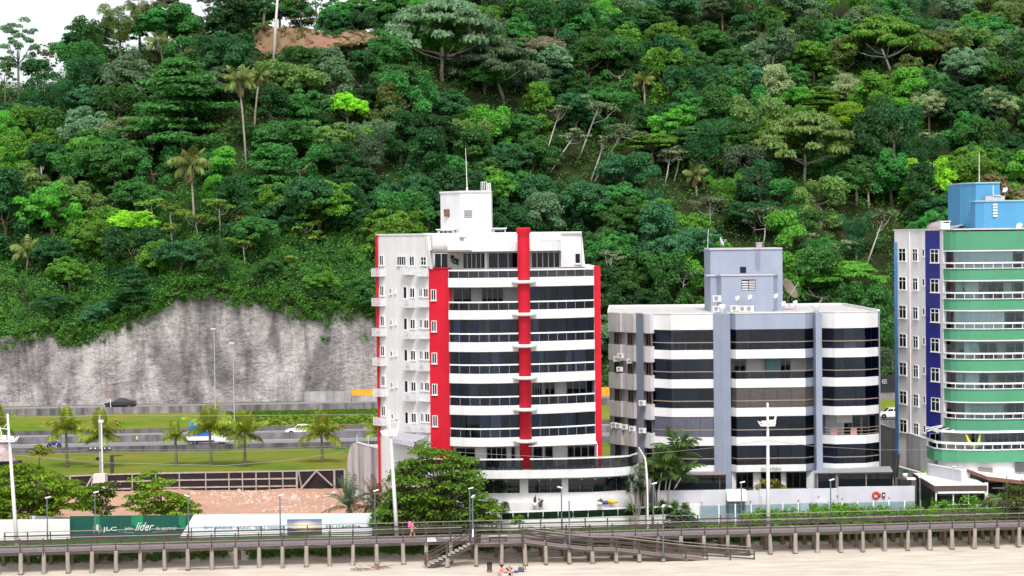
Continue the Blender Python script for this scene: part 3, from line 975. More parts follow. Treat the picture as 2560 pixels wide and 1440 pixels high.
# two bare poles of dead palms on the bank
for x0, y0, x1, y1, l in ((682, 160, 694, -4, 'taller bare pale trunk standing before the red bank'), (655, 70, 664, -6, 'thinner bare pale trunk standing behind the red bank')):
    Y = 359.5 if y0 > 100 else 367
    a, b = P(x0, y0, Y), P(x1, y1, Y)
    t = thing('bare_trunk', l, 'tree trunk', a); part('trunk', MB().tube([a - Vector((0, 0, 2)), a.lerp(b, .5), b], [.3, .25, .2], 8), mat('dead_wood', (.58, .54, .50), .9, .2, 3), t, True)
# dead trees
def dead_tree(x0, y0, x1, y1, w, label, seed):
    g = ground_at(x0, y0); t = P(x1, y1, g.y); rel = t - g; k = g.y / FPX
    root = thing('dead_tree', label, 'tree', g)
    r = random.Random(seed); mb = MB()
    mb.tube([Vector((0, 0, -1)), rel * .5 + Vector((.2, 0, 0)), rel], [.17, .14, .08], 6)
    put('trunk', mb.mesh('trunk', smooth=True), mat('dead_wood', (.58, .54, .50), .9, .2, 3), root)
    for j in range(5):
        s = rel * r.uniform(.4, .95)
        e = s + Vector((r.uniform(-1, 1) * w * k * .5, r.uniform(-.6, .6), r.uniform(.1, .5) * w * k))
        b = MB(); b.tube([s, s.lerp(e, .5) + Vector((r.uniform(-.3, .3), 0, -.25)), e], [.09, .07, .03], 5)
        put('branch', b.mesh('branch', smooth=True), MATS['dead_wood'], root)
dead_tree(580, 78, 590, 45, 44, 'bleached twisted dead tree on the crest', 1)
dead_tree(104, 505, 102, 415, 20, 'bleached dead stump above the far end of the cliff', 2)

# ---------------------------------------------------------------- the rest of the forest
def inbuilding(px, py):
    return (950 < px < 1450 and py > 600) or (1110 < px < 1230 and py > 490) or (1530 < px < 2190 and py > 790) or (1775 < px < 1950 and py > 640) or (px > 2245 and py > 590) or (px > 2410 and py > 480)
PXN = [(300, 'at the hill end'), (640, 'above the cliff peak'), (930, 'below the bare red bank'), (1240, 'uphill of the white tower'), (1500, 'uphill of the red column'), (1760, 'behind the grey block'), (1990, 'uphill of the grey roof house'), (2240, 'beside the green tower'), (9999, 'uphill of the blue roof house')]
PYN = [(60, 'topmost'), (190, 'high up'), (330, 'above mid slope'), (460, 'below mid slope'), (600, 'low down'), (9999, 'at forest foot')]
SHN = {'round': 'rounded', 'tall': 'tall narrow', 'vine': 'vine-draped', 'umbrella': 'flat-topped', 'tier': 'layered', 'sparse': 'open', 'feather': 'feathery'}
rr = random.Random(5)
cand = []
d = 2.0; row_i = 0
while d < 104:
    sp = 6.7 + .012 * d
    x = -96 + (row_i % 2) * sp / 2
    while x < 112:
        xx = x + rr.uniform(-1.7, 1.7); dd = d + rr.uniform(-1.8, 1.8)
        y = base_y(xx) + max(1.2, dd)
        z = hillz(xx, y)
        px, py = proj((xx, y, z + 6))
        x += sp
        if not (-70 < px < 2630) or py < -75: continue
        if inbuilding(px, py + 25): continue
        if px < 175 and py < 215: continue
        if 632 < px < 945 and 48 < py < 142: continue
        if px < 930 and y > base_y(xx) + 78 and py > 40 and rr.random() < .3: continue
        if any(abs(px - a) < w and abs(py - b) < h for a, b, w, h in KEEP): continue
        cand.append((y, xx, z, px, py))
    d += 5.7; row_i += 1
cand.sort(key=lambda c: c[0])
print('forest candidates', len(cand)); cand = cand[:300]
info = []
for i, (y, x, z, px, py) in enumerate(cand):
    ts = random.Random(i * 7 + 1)
    shape = ts.choices(['round', 'tall', 'vine', 'umbrella', 'tier', 'feather'], [50, 18, 26, 2, 1, 3])[0]
    if px > 1900 and py < 260:
        cw = dict(zip(LM, [10, 30, 16, 5, 22, 26, 5, 6, 5]))
    elif px < 900 and py > 480:
        cw = dict(zip(LM, [26, 44, 32, 4, 3, 2, 6, 0, 0]))
    elif py < 170 and px < 900:
        cw = dict(zip(LM, [22, 38, 18, 3, 16, 10, 3, 2, 3]))
    else:
        cw = dict(zip(LM, [26, 44, 22, 4, 6, 6, 8, 1, 1]))
    col = ts.choices(list(cw), list(cw.values()))[0]
    sc = ts.uniform(1.02, 1.5) * (.62 if y < base_y(x) + 6 else (.8 if y < base_y(x) + 14 else 1)) * (1.12 if shape in ('umbrella', 'tier') else 1)
    info.append(dict(y=y, x=x, z=z, px=px, py=py, shape=shape, col=col, sc=sc, i=i))
groups = {}
for t in info:
    t['key'] = f"{t['col']} {SHN[t['shape']]} tree {next(n for b, n in PYN if t['py'] < b)}, {next(n for b, n in PXN if t['px'] < b)}"
    groups.setdefault(t['key'], []).append(t)
ORD = {2: ['upper of two', 'lower of two'], 3: ['uppermost', 'middle one', 'lowest']}
for k, g in groups.items():
    g.sort(key=lambda t: t['py'])
    for j, t in enumerate(g):
        o = ORD.get(len(g))
        t['label'] = k if len(g) == 1 else k + ', ' + (o[j] if o else ['uppermost', 'second', 'third', 'fourth', 'fifth', 'sixth', 'seventh'][min(j, 6)] if j < len(g) - 1 else 'lowest') + ('' if o else '')
for t in info:
    root = thing('forest_tree', t['label'], 'tree', (t['x'], t['y'], t['z']), 'forest trees on the hillside')
    ts = random.Random(t['i'])
    s = t['sc']; h = ts.uniform(2.3, 3.7) * s
    if t['shape'] in ('vine', 'tall', 'feather'): h *= 1.1
    n = SPEC[t['shape']][2]
    put('crown', CROWNS[t['shape'], t['i'] % n], LM[t['col']], root, (0, 0, h), (0, 0, ts.uniform(0, 6.28)), (s * ts.uniform(.9, 1.15), s, s * ts.uniform(.85, 1.15)))
    put('trunk', TRUNKS[t['i'] % 5], bark if ts.random() < .6 else bark_grey, root, (0, 0, 0), (0, 0, ts.uniform(0, 6.28)), (s, s, h / 5.0))

# undergrowth between the trunks and hanging over the cliff edge
def stuffleaves(name, pts, size, mt, seed, per=26, rad=(.5, 1.1), flat=.7, up=.5):
    r = np.random.default_rng(seed)
    K = np.array(pts, float)
    n = len(K) * per
    idx = np.repeat(np.arange(len(K)), per)
    d = r.normal(size=(n, 3)); d /= np.linalg.norm(d, axis=1, keepdims=True)
    rd = (rad[0] + (rad[1] - rad[0]) * r.random(len(K)))[idx]
    c = K[idx, :3] + d * (rd * (.5 + .6 * r.random(n)))[:, None] * np.array([1, 1, flat])
    v, q = leafquads(c, d * .7 + np.array([0, 0, up]) + r.normal(size=(n, 3)) * .5, size * (.6 + .8 * r.random(n)), r)
    var = np.clip(.55 * r.random(len(K))[idx] + .45 * r.random(n), 0, 1)
    o = put(name, rawmesh(name, v, q, var), mt)
    return tag(o, kind='stuff')
pts = []
for k in range(8200):
    x = rr.uniform(-98, 135); dd = 104 * rr.random() ** 1.25
    y = base_y(x) + .4 + dd
    z = hillz(x, y)
    px, py = proj((x, y, z))
    if -60 < px < 2900 and py > -120 and not (632 < px < 945 and 60 < py < 140): pts.append((x, y, z + rr.uniform(.3, 1.3)))
stuffleaves('undergrowth', pts, .36, leafmat('leaf_under', (.080, .195, .042), .01, .6), 3, 36, (.8, 1.9), .75)
pts = []
for k in range(2600):
    x = rr.uniform(-98, -14); dd = 27 * rr.random()
    y = base_y(x) + .3 + dd; b = .5 + .5 * sn(x, dd, .5, 3)
    pts.append((x, y, hillz(x, y) + rr.uniform(.4, .9 + 2.0 * b)))
stuffleaves('shrubbery', pts[:1500], .27, leafmat('leaf_slope_shrub', (.085, .215, .034), .01, .6), 9, 70, (.6, 1.35), .75)
stuffleaves('shrubbery', pts[1500:], .25, leafmat('leaf_slope_dark', (.048, .130, .032), .01, .6), 19, 70, (.6, 1.5), .8)
pts = []
for k in range(420):
    px = rr.uniform(640, 945); v = rr.random() * 1.15 - .1; q = P(px, lerp(interp(tabb, px), interp(tabt, px), v), 361 + 5 * v)
    if v > .85 or v < .15 or rr.random() < .25: pts.append(tuple(q))
stuffleaves('dry_grass', pts, .4, leafmat('leaf_dry_grass', (.20, .205, .06), .01, .4), 10, 16, (.3, .8), .5, .9)
pts = []
x = -98
while x < 0:
    zt = cliff_top(x)
    w = sn(x, 0, .35, 2) + .5 * sn(x, 3, 1.1)
    n = 7 + int(4 * max(0, w))
    for k in range(n):
        pts.append((x + rr.uniform(-.7, .7), base_y(x) + rr.uniform(-.7, 1.6), zt + rr.uniform(-1.3 - .9 * max(0, w), 1.2)))
    x += .75
for k in range(800):
    x = rr.uniform(8, 112); pts.append((x, base_y(x) + rr.uniform(-1, 2), 4.6 + rr.uniform(-.8, 2.2)))
for k in range(9):
    x = rr.choice([-78, -52, -47, -30, -24]) + rr.uniform(-3, 3); z = lerp(5, cliff_top(x), rr.uniform(.6, .95)); pts += [(x + rr.uniform(-.3, .3), base_y(x) - .9 + (z - 4) * .1, z + rr.uniform(-.2, .2)) for _ in range(2)]
stuffleaves('undergrowth', pts, .34, leafmat('leaf_edge', (.065, .160, .022), .01, .5), 4, 50, (.4, 1.05), .8)
# ================================================================== buildings
white_w = mat('white_render', (.74, .735, .735), .75, .05, .5, .05, 20, .25, streak=.10)
white_c = mat('white_band', (.77, .765, .76), .6, .05, .8, 0, 8, .3, streak=.12)
cream_w = mat('cream_render', (.80, .765, .755), .8, .06, .5, .05, 20, .2, streak=.10)
red_m = mat('red_paint', (.62, .012, .032), .6, .14, .4, 0, 8, .25, streak=.14)
steel_w = mat('white_metal', (.80, .80, .80), .4, .03, 3, 0, 8, .5)
dark_m = mat('black_metal', (.02, .02, .022), .5, .2, 3, 0, 8, .4)
brown_m = mat('brown_metal', (.09, .065, .055), .5, .2, 3, 0, 8, .4)
hole_m = mat('painted_room_shade', (.012, .012, .015), .9, .3, 1)  # near-black colour painting the shade inside rooms and openings
room_m = mat('balcony_wall', (.46, .45, .46), .8, .15, .5)
floor_m = mat('balcony_floor', (.36, .32, .29), .6, .1, 1)
curt_m = mat('curtain_cloth', (.50, .51, .56), .9, .18, 6, stretch=(3, 3, .05))
teal_m = mat('teal_curtain', (.20, .42, .44), .9, .2, 6, stretch=(3, 3, .05))
gl_dark = glassmat('tinted_glass', (.27, .33, .44), .9, .03, .02)
gl_mid = glassmat('grey_glass', (.38, .42, .52), .9, .03, .02)
gl_clear = glassmat('clear_glass', (.83, .90, .89), .9, .03, .02)
gl_lite = glassmat('pale_tinted_glass', (.50, .55, .64), .9, .03, .02)
gl_rail = glassmat('railing_glass', (.33, .35, .38), .9, .03, .02)
gl_win = glassmat('window_glass', (.25, .26, .28), .9, .03)
gl_pale = glassmat('pale_blue_glass', (.70, .80, .82), .9, .05)
alu_m = mat('grey_frame', (.32, .31, .32), .45, .1, 3, 0, 8, .5, .4)

def pl(tab, a, b, n, out=0.):
    """plan line through a (column, distance) table between two columns"""
    L = []
    for k in range(n + 1):
        px = lerp(a, b, k / n); Y = interp(tab, px)
        L.append((X_(px, Y), Y))
    return offset(L, -out) if out else L
def pp(px, Y): return (X_(px, Y), Y)

def winframe(w, h, cols=2, transom=0., fw=.06, dep=.10):
    mb = MB()
    mb.box(-w / 2, w / 2, -dep, 0, 0, fw).box(-w / 2, w / 2, -dep, 0, h - fw, h)
    mb.box(-w / 2, -w / 2 + fw, -dep, 0, fw, h - fw).box(w / 2 - fw, w / 2, -dep, 0, fw, h - fw)
    for k in range(1, cols):
        x = -w / 2 + w * k / cols
        mb.box(x - fw / 2, x + fw / 2, -dep + .01, 0, fw, h - fw)
    if transom:
        z = h * (1 - transom)
        mb.box(-w / 2 + fw, w / 2 - fw, -dep + .012, 0, z - fw / 2, z + fw / 2)
    mb.box(-w / 2 - .06, w / 2 + .06, -dep - .06, 0, -.07, -.002)
    return mb
def window(parent, x, y, z, rz, w, h, cols=2, transom=0., fm=None, pm=None, back=None, name='window'):
    fm = fm or steel_w
    key = f'window_frame_{w:.2f}_{h:.2f}_{cols}_{transom}'
    f = put(name, shared(key, lambda: winframe(w, h, cols, transom)), fm, parent, Vector((x, y, z)) - wloc(parent), (0, 0, rz))
    pk = f'pane_{w:.2f}_{h:.2f}'
    put('pane', shared(pk, lambda: MB().box(-w / 2 + .03, w / 2 - .03, -.055, -.045, .03, h - .03)), pm or gl_win, f)
    bk = f'window_backing_{w:.2f}_{h:.2f}'
    put('window_backing', shared(bk, lambda: MB().box(-w / 2 + .03, w / 2 - .03, -.012, -.004, .03, h - .03)), back or hole_m, f)  # sheet behind the pane; by default near-black, painting the room's shade
    return f
def wall_at(px, A, B):
    """point of a plan wall A->B ((column, Y) ends) seen at column px, its turn about z"""
    a, b = Vector(pp(*A)), Vector(pp(*B))
    # intersect the column's sight plane with the wall line
    k = (px - 1280) / FPX
    d = b - a
    t = (k * a.y - a.x) / (d.x - k * d.y)
    q = a + d * t
    return q.x, q.y, math.atan2(d.y, d.x)
def winpx(parent, px, wpx, z, h, A, B, cols=2, transom=0., fm=None, pm=None, back=None, out=0., name='window'):
    x0, y0, rz = wall_at(px, A, B); x1, y1, _ = wall_at(px - wpx / 2, A, B); x2, y2, _ = wall_at(px + wpx / 2, A, B)
    w = round(math.hypot(x2 - x1, y2 - y1), 2)
    return window(parent, x0 + math.sin(rz) * out, y0 - math.cos(rz) * out, z, rz, w, h, cols, transom, fm, pm, back, name)
def acunit(parent_kind, label, x, y, z, rz, group, fan=True, s=1.0):
    root = thing('air_conditioner', label, 'air conditioner', (x, y, z), group, rz)
    root.scale = (s, s, s)
    put('casing', shared('ac_casing', lambda: MB().box(-.42, .42, -.34, -.04, 0, .58)), mat('ac_white', (.72, .71, .69), .5, .1, 3), root)
    put('grille', shared('ac_grille', lambda: MB().lathe((-.1, -.342, .29), [(.23, 0), (.23, .012), (.05, .02)], 14, (0, -1, 0))), mat('ac_grille', (.28, .28, .28), .6), root)
    put('bracket', shared('ac_bracket', lambda: MB().box(-.36, -.31, -.36, 0, -.06, -.002).box(.31, .36, -.36, 0, -.06, -.002)), steel_w, root)
    return root
def acbasket(label, x, y, z, rz, w, full, group):
    root = thing('air_conditioner_cage', label, 'air conditioner', (x, y, z), group, rz)
    def cage():
        mb = MB()
        h, dp = .72, .55
        mb.box(-w / 2, w / 2, -dp, 0, -.04, 0)
        for k in range(9):
            xx = -w / 2 + w * k / 8
            mb.box(xx - .035, xx + .035, -dp, -dp + .02, 0, h)
        for k in range(5):
            yy = -dp * k / 4.5
            for s in (-1, 1): mb.box(s * w / 2 - .01, s * w / 2 + .01, yy - .07, yy, 0, h)
        for zz in (.0, .35, .70): mb.box(-w / 2, w / 2, -dp - .012, -dp + .012, zz, zz + .04)
        return mb
    put('cage', shared(f'cage_{w:.2f}', cage), mat('cage_white', (.76, .76, .79), .6, .05, 3), root)
    if full:
        put('casing', shared('ac_small', lambda: MB().box(-.36, .36, -.40, -.10, .05, .60)), mat('ac_white', (.72, .71, .69)), root)
        put('grille', shared('ac_small_grille', lambda: MB().lathe((-.08, -.402, .32), [(.2, 0), (.2, .012), (.05, .02)], 12, (0, -1, 0))), mat('ac_grille', (.28, .28, .28)), root)
    return root

# ------------------------------------------------------------------ the red-and-white tower
RT = thing('apartment_tower', 'white apartment tower with red corner panels, a red central column and curved glazed balconies', 'building', (X_(1220, 194), 194, 1.5))
RA = [(1122, 187.2), (1160, 186.4), (1200, 186.05), (1250, 186.1), (1300, 186.4), (1330, 186.6), (1380, 187.1), (1430, 187.8), (1488, 189.0)]
zr = lambda py, px=1200, Y=186.: Z_(py, Y, px)
ZB = [zr(695), zr(776), zr(856), zr(935), zr(1015), zr(1095)]
ZT = [zr(718), zr(799), zr(880), zr(959), zr(1038), zr(1117)]
RAIL = [zr(676), zr(756), zr(835), zr(913), zr(993), zr(1073)]
zroof = Z_(588, 191, 1000)
low = [pp(944, 195.4), pp(1075, 188.9), pp(1128, 187.7), pp(1128, 189.9), pp(1486, 191.6), pp(1486, 189.3), pp(1503, 189.5), (X_(1503, 189.5) - .4, 208), (X_(944, 195.4) + .5, 211)]
part('wall', MB().prism(low, 1.0, zr(672)), white_w, RT)
up = [pp(944, 195.4), pp(1067, 189.4), pp(1085, 190.8), pp(1405, 191.4), pp(1405, 190.6), pp(1457, 190.8), (X_(1457, 190.8), 206), (X_(944, 195.4) + .5, 210)]
part('wall', MB().prism(up, zr(672) + .002, zroof), white_w, RT)
part('parapet', MB().strip([up[0], up[1]], zroof - .02, zroof + .14, .3, .08), white_c, RT)
part('parapet', MB().strip([pp(1067, 189.4), pp(1457, 190.6)], zroof - .02, zroof + .16, .3, .05), white_c, RT)
# slanted cheeks of the penthouse
zc0, zc1 = zr(672), zroof - .1
a, b = Vector((*pp(1068, 189.3), 0)), Vector((*pp(1081, 188.3), 0))
part('cheek_wall', MB().extr([(a.x, a.y, zc0), (b.x, b.y, zc0), (a.x + .1, a.y - .1, zc1), (a.x, a.y, zc1)], (.25, .25, 0)), white_w, RT)
xx = X_(1457, 190.8)
part('cheek_wall', MB().extr([(xx - .02, 190.5, zc0), (xx + .32, 190.5, zc0), (xx + .02, 190.5, zc1)], (0, 3, 0)), white_w, RT)
# red panels
zred = zr(671)
part('red_panel', MB().strip([pp(1075, 188.9), pp(1128, 187.7)], 1.6, zred, .2, .06), red_m, RT)
part('red_panel', MB().prism([pp(1487, 189.2), pp(1503, 189.4), (X_(1503, 189.4), 190.6), (X_(1487, 189.2) + .2, 190.6)], 1.6, zr(665, 1490, 189)), red_m, RT)
part('red_panel', MB().prism([pp(942, 195.2), pp(948, 194.95), (X_(948, 194.95), 196.5), (X_(942, 195.2), 197)], 1.6, zroof + .05), red_m, RT)
part('coping', MB().strip([pp(1074, 188.8), pp(1129, 187.6)], zred, zred + .12, .3, .1), mat('red_coping', (.5, .02, .03), .6), RT)
# red column with white rings
cxp, cyp = pp(1312, 186.3)
part('column', MB().lathe((cxp, cyp, 0), [(.56, zr(1172)), (.56, zr(600)), (.55, zr(587)), (.64, zr(583)), (.64, zr(575)), (.66, zr(571)), (.5, zr(570))], 20), red_m, RT, True)
for py in (706, 787, 866, 946, 1025, 1104):
    part('ring', MB().lathe((cxp, cyp, 0), [(.60, zr(py + 4)), (1.08, zr(py + 4)), (1.13, zr(py)), (1.08, zr(py - 4)), (.60, zr(py - 4))], 24), white_c, RT, True)
# balcony floors, parapets, railings, glass
halves = [(1124, 1298, 7), (1326, 1486, 7)]
full = pl(RA, 1123, 1487, 20)
for k in range(6):
    slab = offset(full, .14)
    part('slab', MB().prism(slab + [pp(1486, 191.55), pp(1128, 189.85)], ZT[k] + .02, ZT[k] + .22), floor_m, RT)
    part('ceiling', MB().prism(offset(full, .16) + [pp(1486, 191.5), pp(1128, 189.8)], ZT[k] - .04, ZT[k] + .015), white_c, RT)
    for (a, b, n) in halves:
        part('parapet', MB().strip(pl(RA, a - 1, b + 1, 10), ZT[k], ZB[k], .12, .02), white_c, RT)
OPEN = {(0, 0), (3, 1)}
ZLOW = zr(1174)
for k in range(-1, 5):
    # k = -1: open terrace of the penthouse; k: storey between band k and band k+1
    zt = ZT[k] if k >= 0 else None
    zb = ZB[k + 1]
    zrl = RAIL[k + 1]
    for hi, (a, b, n) in enumerate(halves):
        part('handrail', MB().strip(pl(RA, a, b, 12), zrl - .065, zrl + .065, .10, .03), steel_w, RT)
        closed = k >= 0 and (k, hi) not in OPEN
        rp_ = random.Random(k * 5 + hi)
        for j in range(n):
            gm = rp_.choice([gl_dark, gl_dark, gl_mid, gl_mid, gl_lite]) if closed else gl_rail
            if k == 0 and hi == 1: gm = gl_mid
            pa, pb = lerp(a, b, j / n) + .35, lerp(a, b, (j + 1) / n) - .35
            ln = offset(pl(RA, pa, pb, 2), .03)
            part('pane', MB().strip(ln, zb + .02, zrl - .07, .015), gm, RT)
            if closed: part('pane', MB().strip(ln, zrl + .07, zt - .05, .015), gm, RT)
        posts = MB()
        for j in range(n + 1):
            q = offset(pl(RA, lerp(a, b, j / n) - .5, lerp(a, b, j / n) + .5, 2), .02)[1]
            posts.box(q[0] - .018, q[0] + .018, q[1], q[1] + .03, zb, zrl - .06)
        part('railing_posts', posts, alu_m, RT, kind='stuff')
    if k < 0: continue
    # rooms behind: piers, sliding doors, curtains
    A, B = (1128, 189.9), (1486, 191.6)
    r = random.Random(k + 3)
    zf = ZT[k + 1] + .22
    h = zt - zf - .08
    layout = [(1133, 1178, 'dark'), (1178, 1204, 'pier'), (1204, 1257, 'door'), (1257, 1297, 'pier'), (1328, 1352, 'door'), (1352, 1358, 'pier'), (1358, 1385, 'dark'), (1385, 1412, 'pier'), (1412, 1480, 'door')]
    for a, b, kd in layout:
        x0, y0, rz = wall_at((a + b) / 2, A, B)
        w = abs(X_(b, y0) - X_(a, y0)) - .02
        if kd == 'pier': 
            if r.random() < .35: part('curtain', MB().box(x0 - w / 2, x0 + w / 2, y0 - .5, y0 - .45, zf, zf + h), curt_m, RT)
            continue
        window(RT, x0, y0 - .03, zf, rz, round(w, 1), round(h - .1, 1), 4 if kd == 'door' else 2, 0, alu_m, gl_win, hole_m if (kd == 'dark' or r.random() < .3) else r.choice([curt_m, room_m]), 'sliding_door')
    for hi, (a, b, n) in enumerate(halves):
        if (k, hi) in OPEN: continue
        px = a + r.uniform(2, 20)
        while px < b - 14:
            w = r.uniform(8, 34)
            if r.random() < .75: part('curtain', MB().strip(offset(pl(RA, px, min(px + w, b - 2), 4), r.uniform(.25, 1.2)), zf, zt - .04, .03), r.choice([curt_m, mat('blue_curtain_cloth', (.30, .38, .52), .9, .25, 6, stretch=(3, 3, .05)), room_m]), RT)
            px += w + r.uniform(4, 26)
    part('partition', MB().box(cxp - .1, cxp + .1, cyp + .5, 190.5, zf, zt - .05), white_w, RT)
# decoration on the second enclosed balcony
fr = MB()
c = Vector((X_(1154, 187.5), 187.3, zr(818)))
for a in range(5): 
    pass
for (x0, z0), (x1, z1) in (((0, .55), (.42, 0)), ((.42, 0), (.12, -.55)), ((-.12, -.55), (-.42, 0)), ((-.42, 0), (0, .55)), ((-.42, 0), (.42, 0)), ((-.12, -.55), (.12, -.55))):
    fr.beam(c + Vector((x0, 0, z0)), c + Vector((x1, 0, z1)), .04, .04)
part('wall_ornament', fr, steel_w, RT)
part('curtain', MB().extr([(X_(1179, 187), 187, zr(801)), (X_(1198, 187), 187, zr(801)), (X_(1191, 187), 187, zr(826)), (X_(1197, 187), 187, zr(855)), (X_(1180, 187), 187, zr(855)), (X_(1186, 187), 187, zr(826))], (0, .05, 0)), mat('pale_blue_curtain', (.36, .44, .62), .9, .2, 4), RT)
# penthouse front
PA, PB = (1085, 190.8), (1405, 191.4)
zf = ZT[0] + .22
for a, b, cols, gm, bk in ((1086, 1122, 2, gl_win, hole_m), (1158, 1213, 5, gl_win, hole_m), (1221, 1296, 3, gl_dark, mat('blue_lit_curtain', (.10, .17, .32), .9, .3, 5, stretch=(3, 3, .05))), (1329, 1400, 5, gl_win, hole_m)):  # blue light on the curtains is painted into their colour
    x0, y0, rz = wall_at((a + b) / 2, PA, PB)
    w = X_(b, y0) - X_(a, y0)
    window(RT, x0, y0 - .02, zf, rz, round(w, 1), round(zr(632) - zf, 1), cols, 0, steel_w, gm, bk, 'sliding_door')
x0, y0, rz = wall_at(1445, (1405, 190.6), (1457, 190.8))
window(RT, x0, y0, zr(664), 0, .55, 1.0, 1, 0, white_c, gl_win, hole_m)
RB2 = [(1120, 188.3), (1170, 187.7), (1220, 187.5), (1290, 187.7), (1340, 188.0), (1390, 188.7), (1406, 189.6)]
rb = pl(RB2, 1122, 1405, 12)
part('roof_slab', MB().prism(rb + [pp(1405, 191.2), pp(1122, 190.6)], zr(629), zr(606)), white_c, RT)
for a, b in ((1214, 1221),): part('pillar', MB().box(X_(a, 189), X_(b, 189), 189, 189.3, zf, zr(630)), white_c, RT)
# dark pergola at the penthouse corner
pg = MB()
A = [P(1073, 624, 189.6), P(1082, 628, 187.0), P(1181, 627, 186.4), P(1165, 622, 189.4)]
pg.hexa([p - Vector((0, 0, .12)) for p in A], A)
part('pergola_roof', pg, mat('pergola_brown', (.20, .165, .14), .6, .15, 3), RT)
pb = MB()
pb.beam(P(1083, 631, 187.1), P(1180, 630, 186.6), .12, .12)
for t in (.1, .4, .7, .95): pb.beam(P(lerp(1084, 1178, t), 629, 187), P(lerp(1078, 1162, t), 626, 189.5), .08, .1)
part('pergola_beam', pb, brown_m, RT)
for i, (px, py) in enumerate(((1136, 640), (1145, 647))):
    pts = [(X_(px, 189.8) + random.uniform(-.15, .15), 189.8 + random.uniform(-.15, .15), zr(py) - random.random() * .5) for _ in range(10)]
    r_ = thing('hanging_plant', ('dark hanging plant under the pergola of the penthouse, nearer the corner', 'dark hanging plant on the penthouse wall, the one with longer strands')[i], 'plant', pts[0])
    o = stuffleaves('leaves', [tuple(Vector(p) - Vector(pts[0])) for p in pts], .16, LM['deep green'], i, 14, (.1, .2)); o.parent = r_; del o['kind']
# roof house
TW = [pp(1106, 199.0), pp(1155, 196.2), pp(1190, 195.9), pp(1232, 196.6), (X_(1234, 196.6), 202), (X_(1106, 199), 202)]
part('roof_house', MB().prism(TW, zroof - .3, Z_(480, 196.5, 1170)), white_w, RT)
part('roof_house_cap', MB().prism(offset(TW[:4], -.12) + [TW[4], TW[5]], Z_(482, 196.5, 1170) + .03, Z_(477, 196.5, 1170)), white_c, RT)
x0, y0, rz = wall_at(1173, (1155, 196.2), (1190, 195.9))
lv = MB()
for k in range(4): lv.hexa([(-.4, -.04, .03 + k * .2), (.4, -.04, .03 + k * .2), (.4, -.01, .03 + k * .2), (-.4, -.01, .03 + k * .2)], [(-.4, -.10, .13 + k * .2), (.4, -.10, .13 + k * .2), (.4, -.01, .15 + k * .2), (-.4, -.01, .15 + k * .2)])
lvm = lv.mesh('louvre')
put('louvre', lvm, mat('louvre_grey', (.30, .29, .34), .6), RT, Vector((x0, y0, Z_(545, 196, 1173))) - wloc(RT), (0, 0, rz))
x0, y0, rz = wall_at(1120, (1106, 199.0), (1155, 196.2))
part('vent_hood', MB().extr([(x0 - .28, y0 - .12, Z_(542, 198, 1120)), (x0 + .28, y0 - .42, Z_(542, 198, 1120)), (x0 + .22, y0 - .38, Z_(523, 198, 1120)), (x0 - .34, y0 - .05, Z_(523, 198, 1120))], (.08, .14, 0)), mat('rusty_brown', (.20, .09, .06), .8, .3, 4), RT)
for a, b, py in ((1094, 1142, 575), (1233, 1271, 572)):
    z = Z_(py, 195, (a + b) / 2)
    part('vent_block', MB().box(X_(a + 4, 195), X_(b - 3, 195), 194.6, 197, zroof - .2, z - .05), white_w, RT)
    part('vent_lid', MB().box(X_(a, 195), X_(b, 195), 194.3, 197.2, z, z + .1), white_c, RT)
    hb = MB()
    for t in (.25, .5, .78): hb.box(lerp(X_(a + 4, 195), X_(b - 3, 195), t) - .18, lerp(X_(a + 4, 195), X_(b - 3, 195), t) + .14, 194.585, 194.6, z - .42, z - .12)
    part('vent_opening', hb, hole_m, RT)
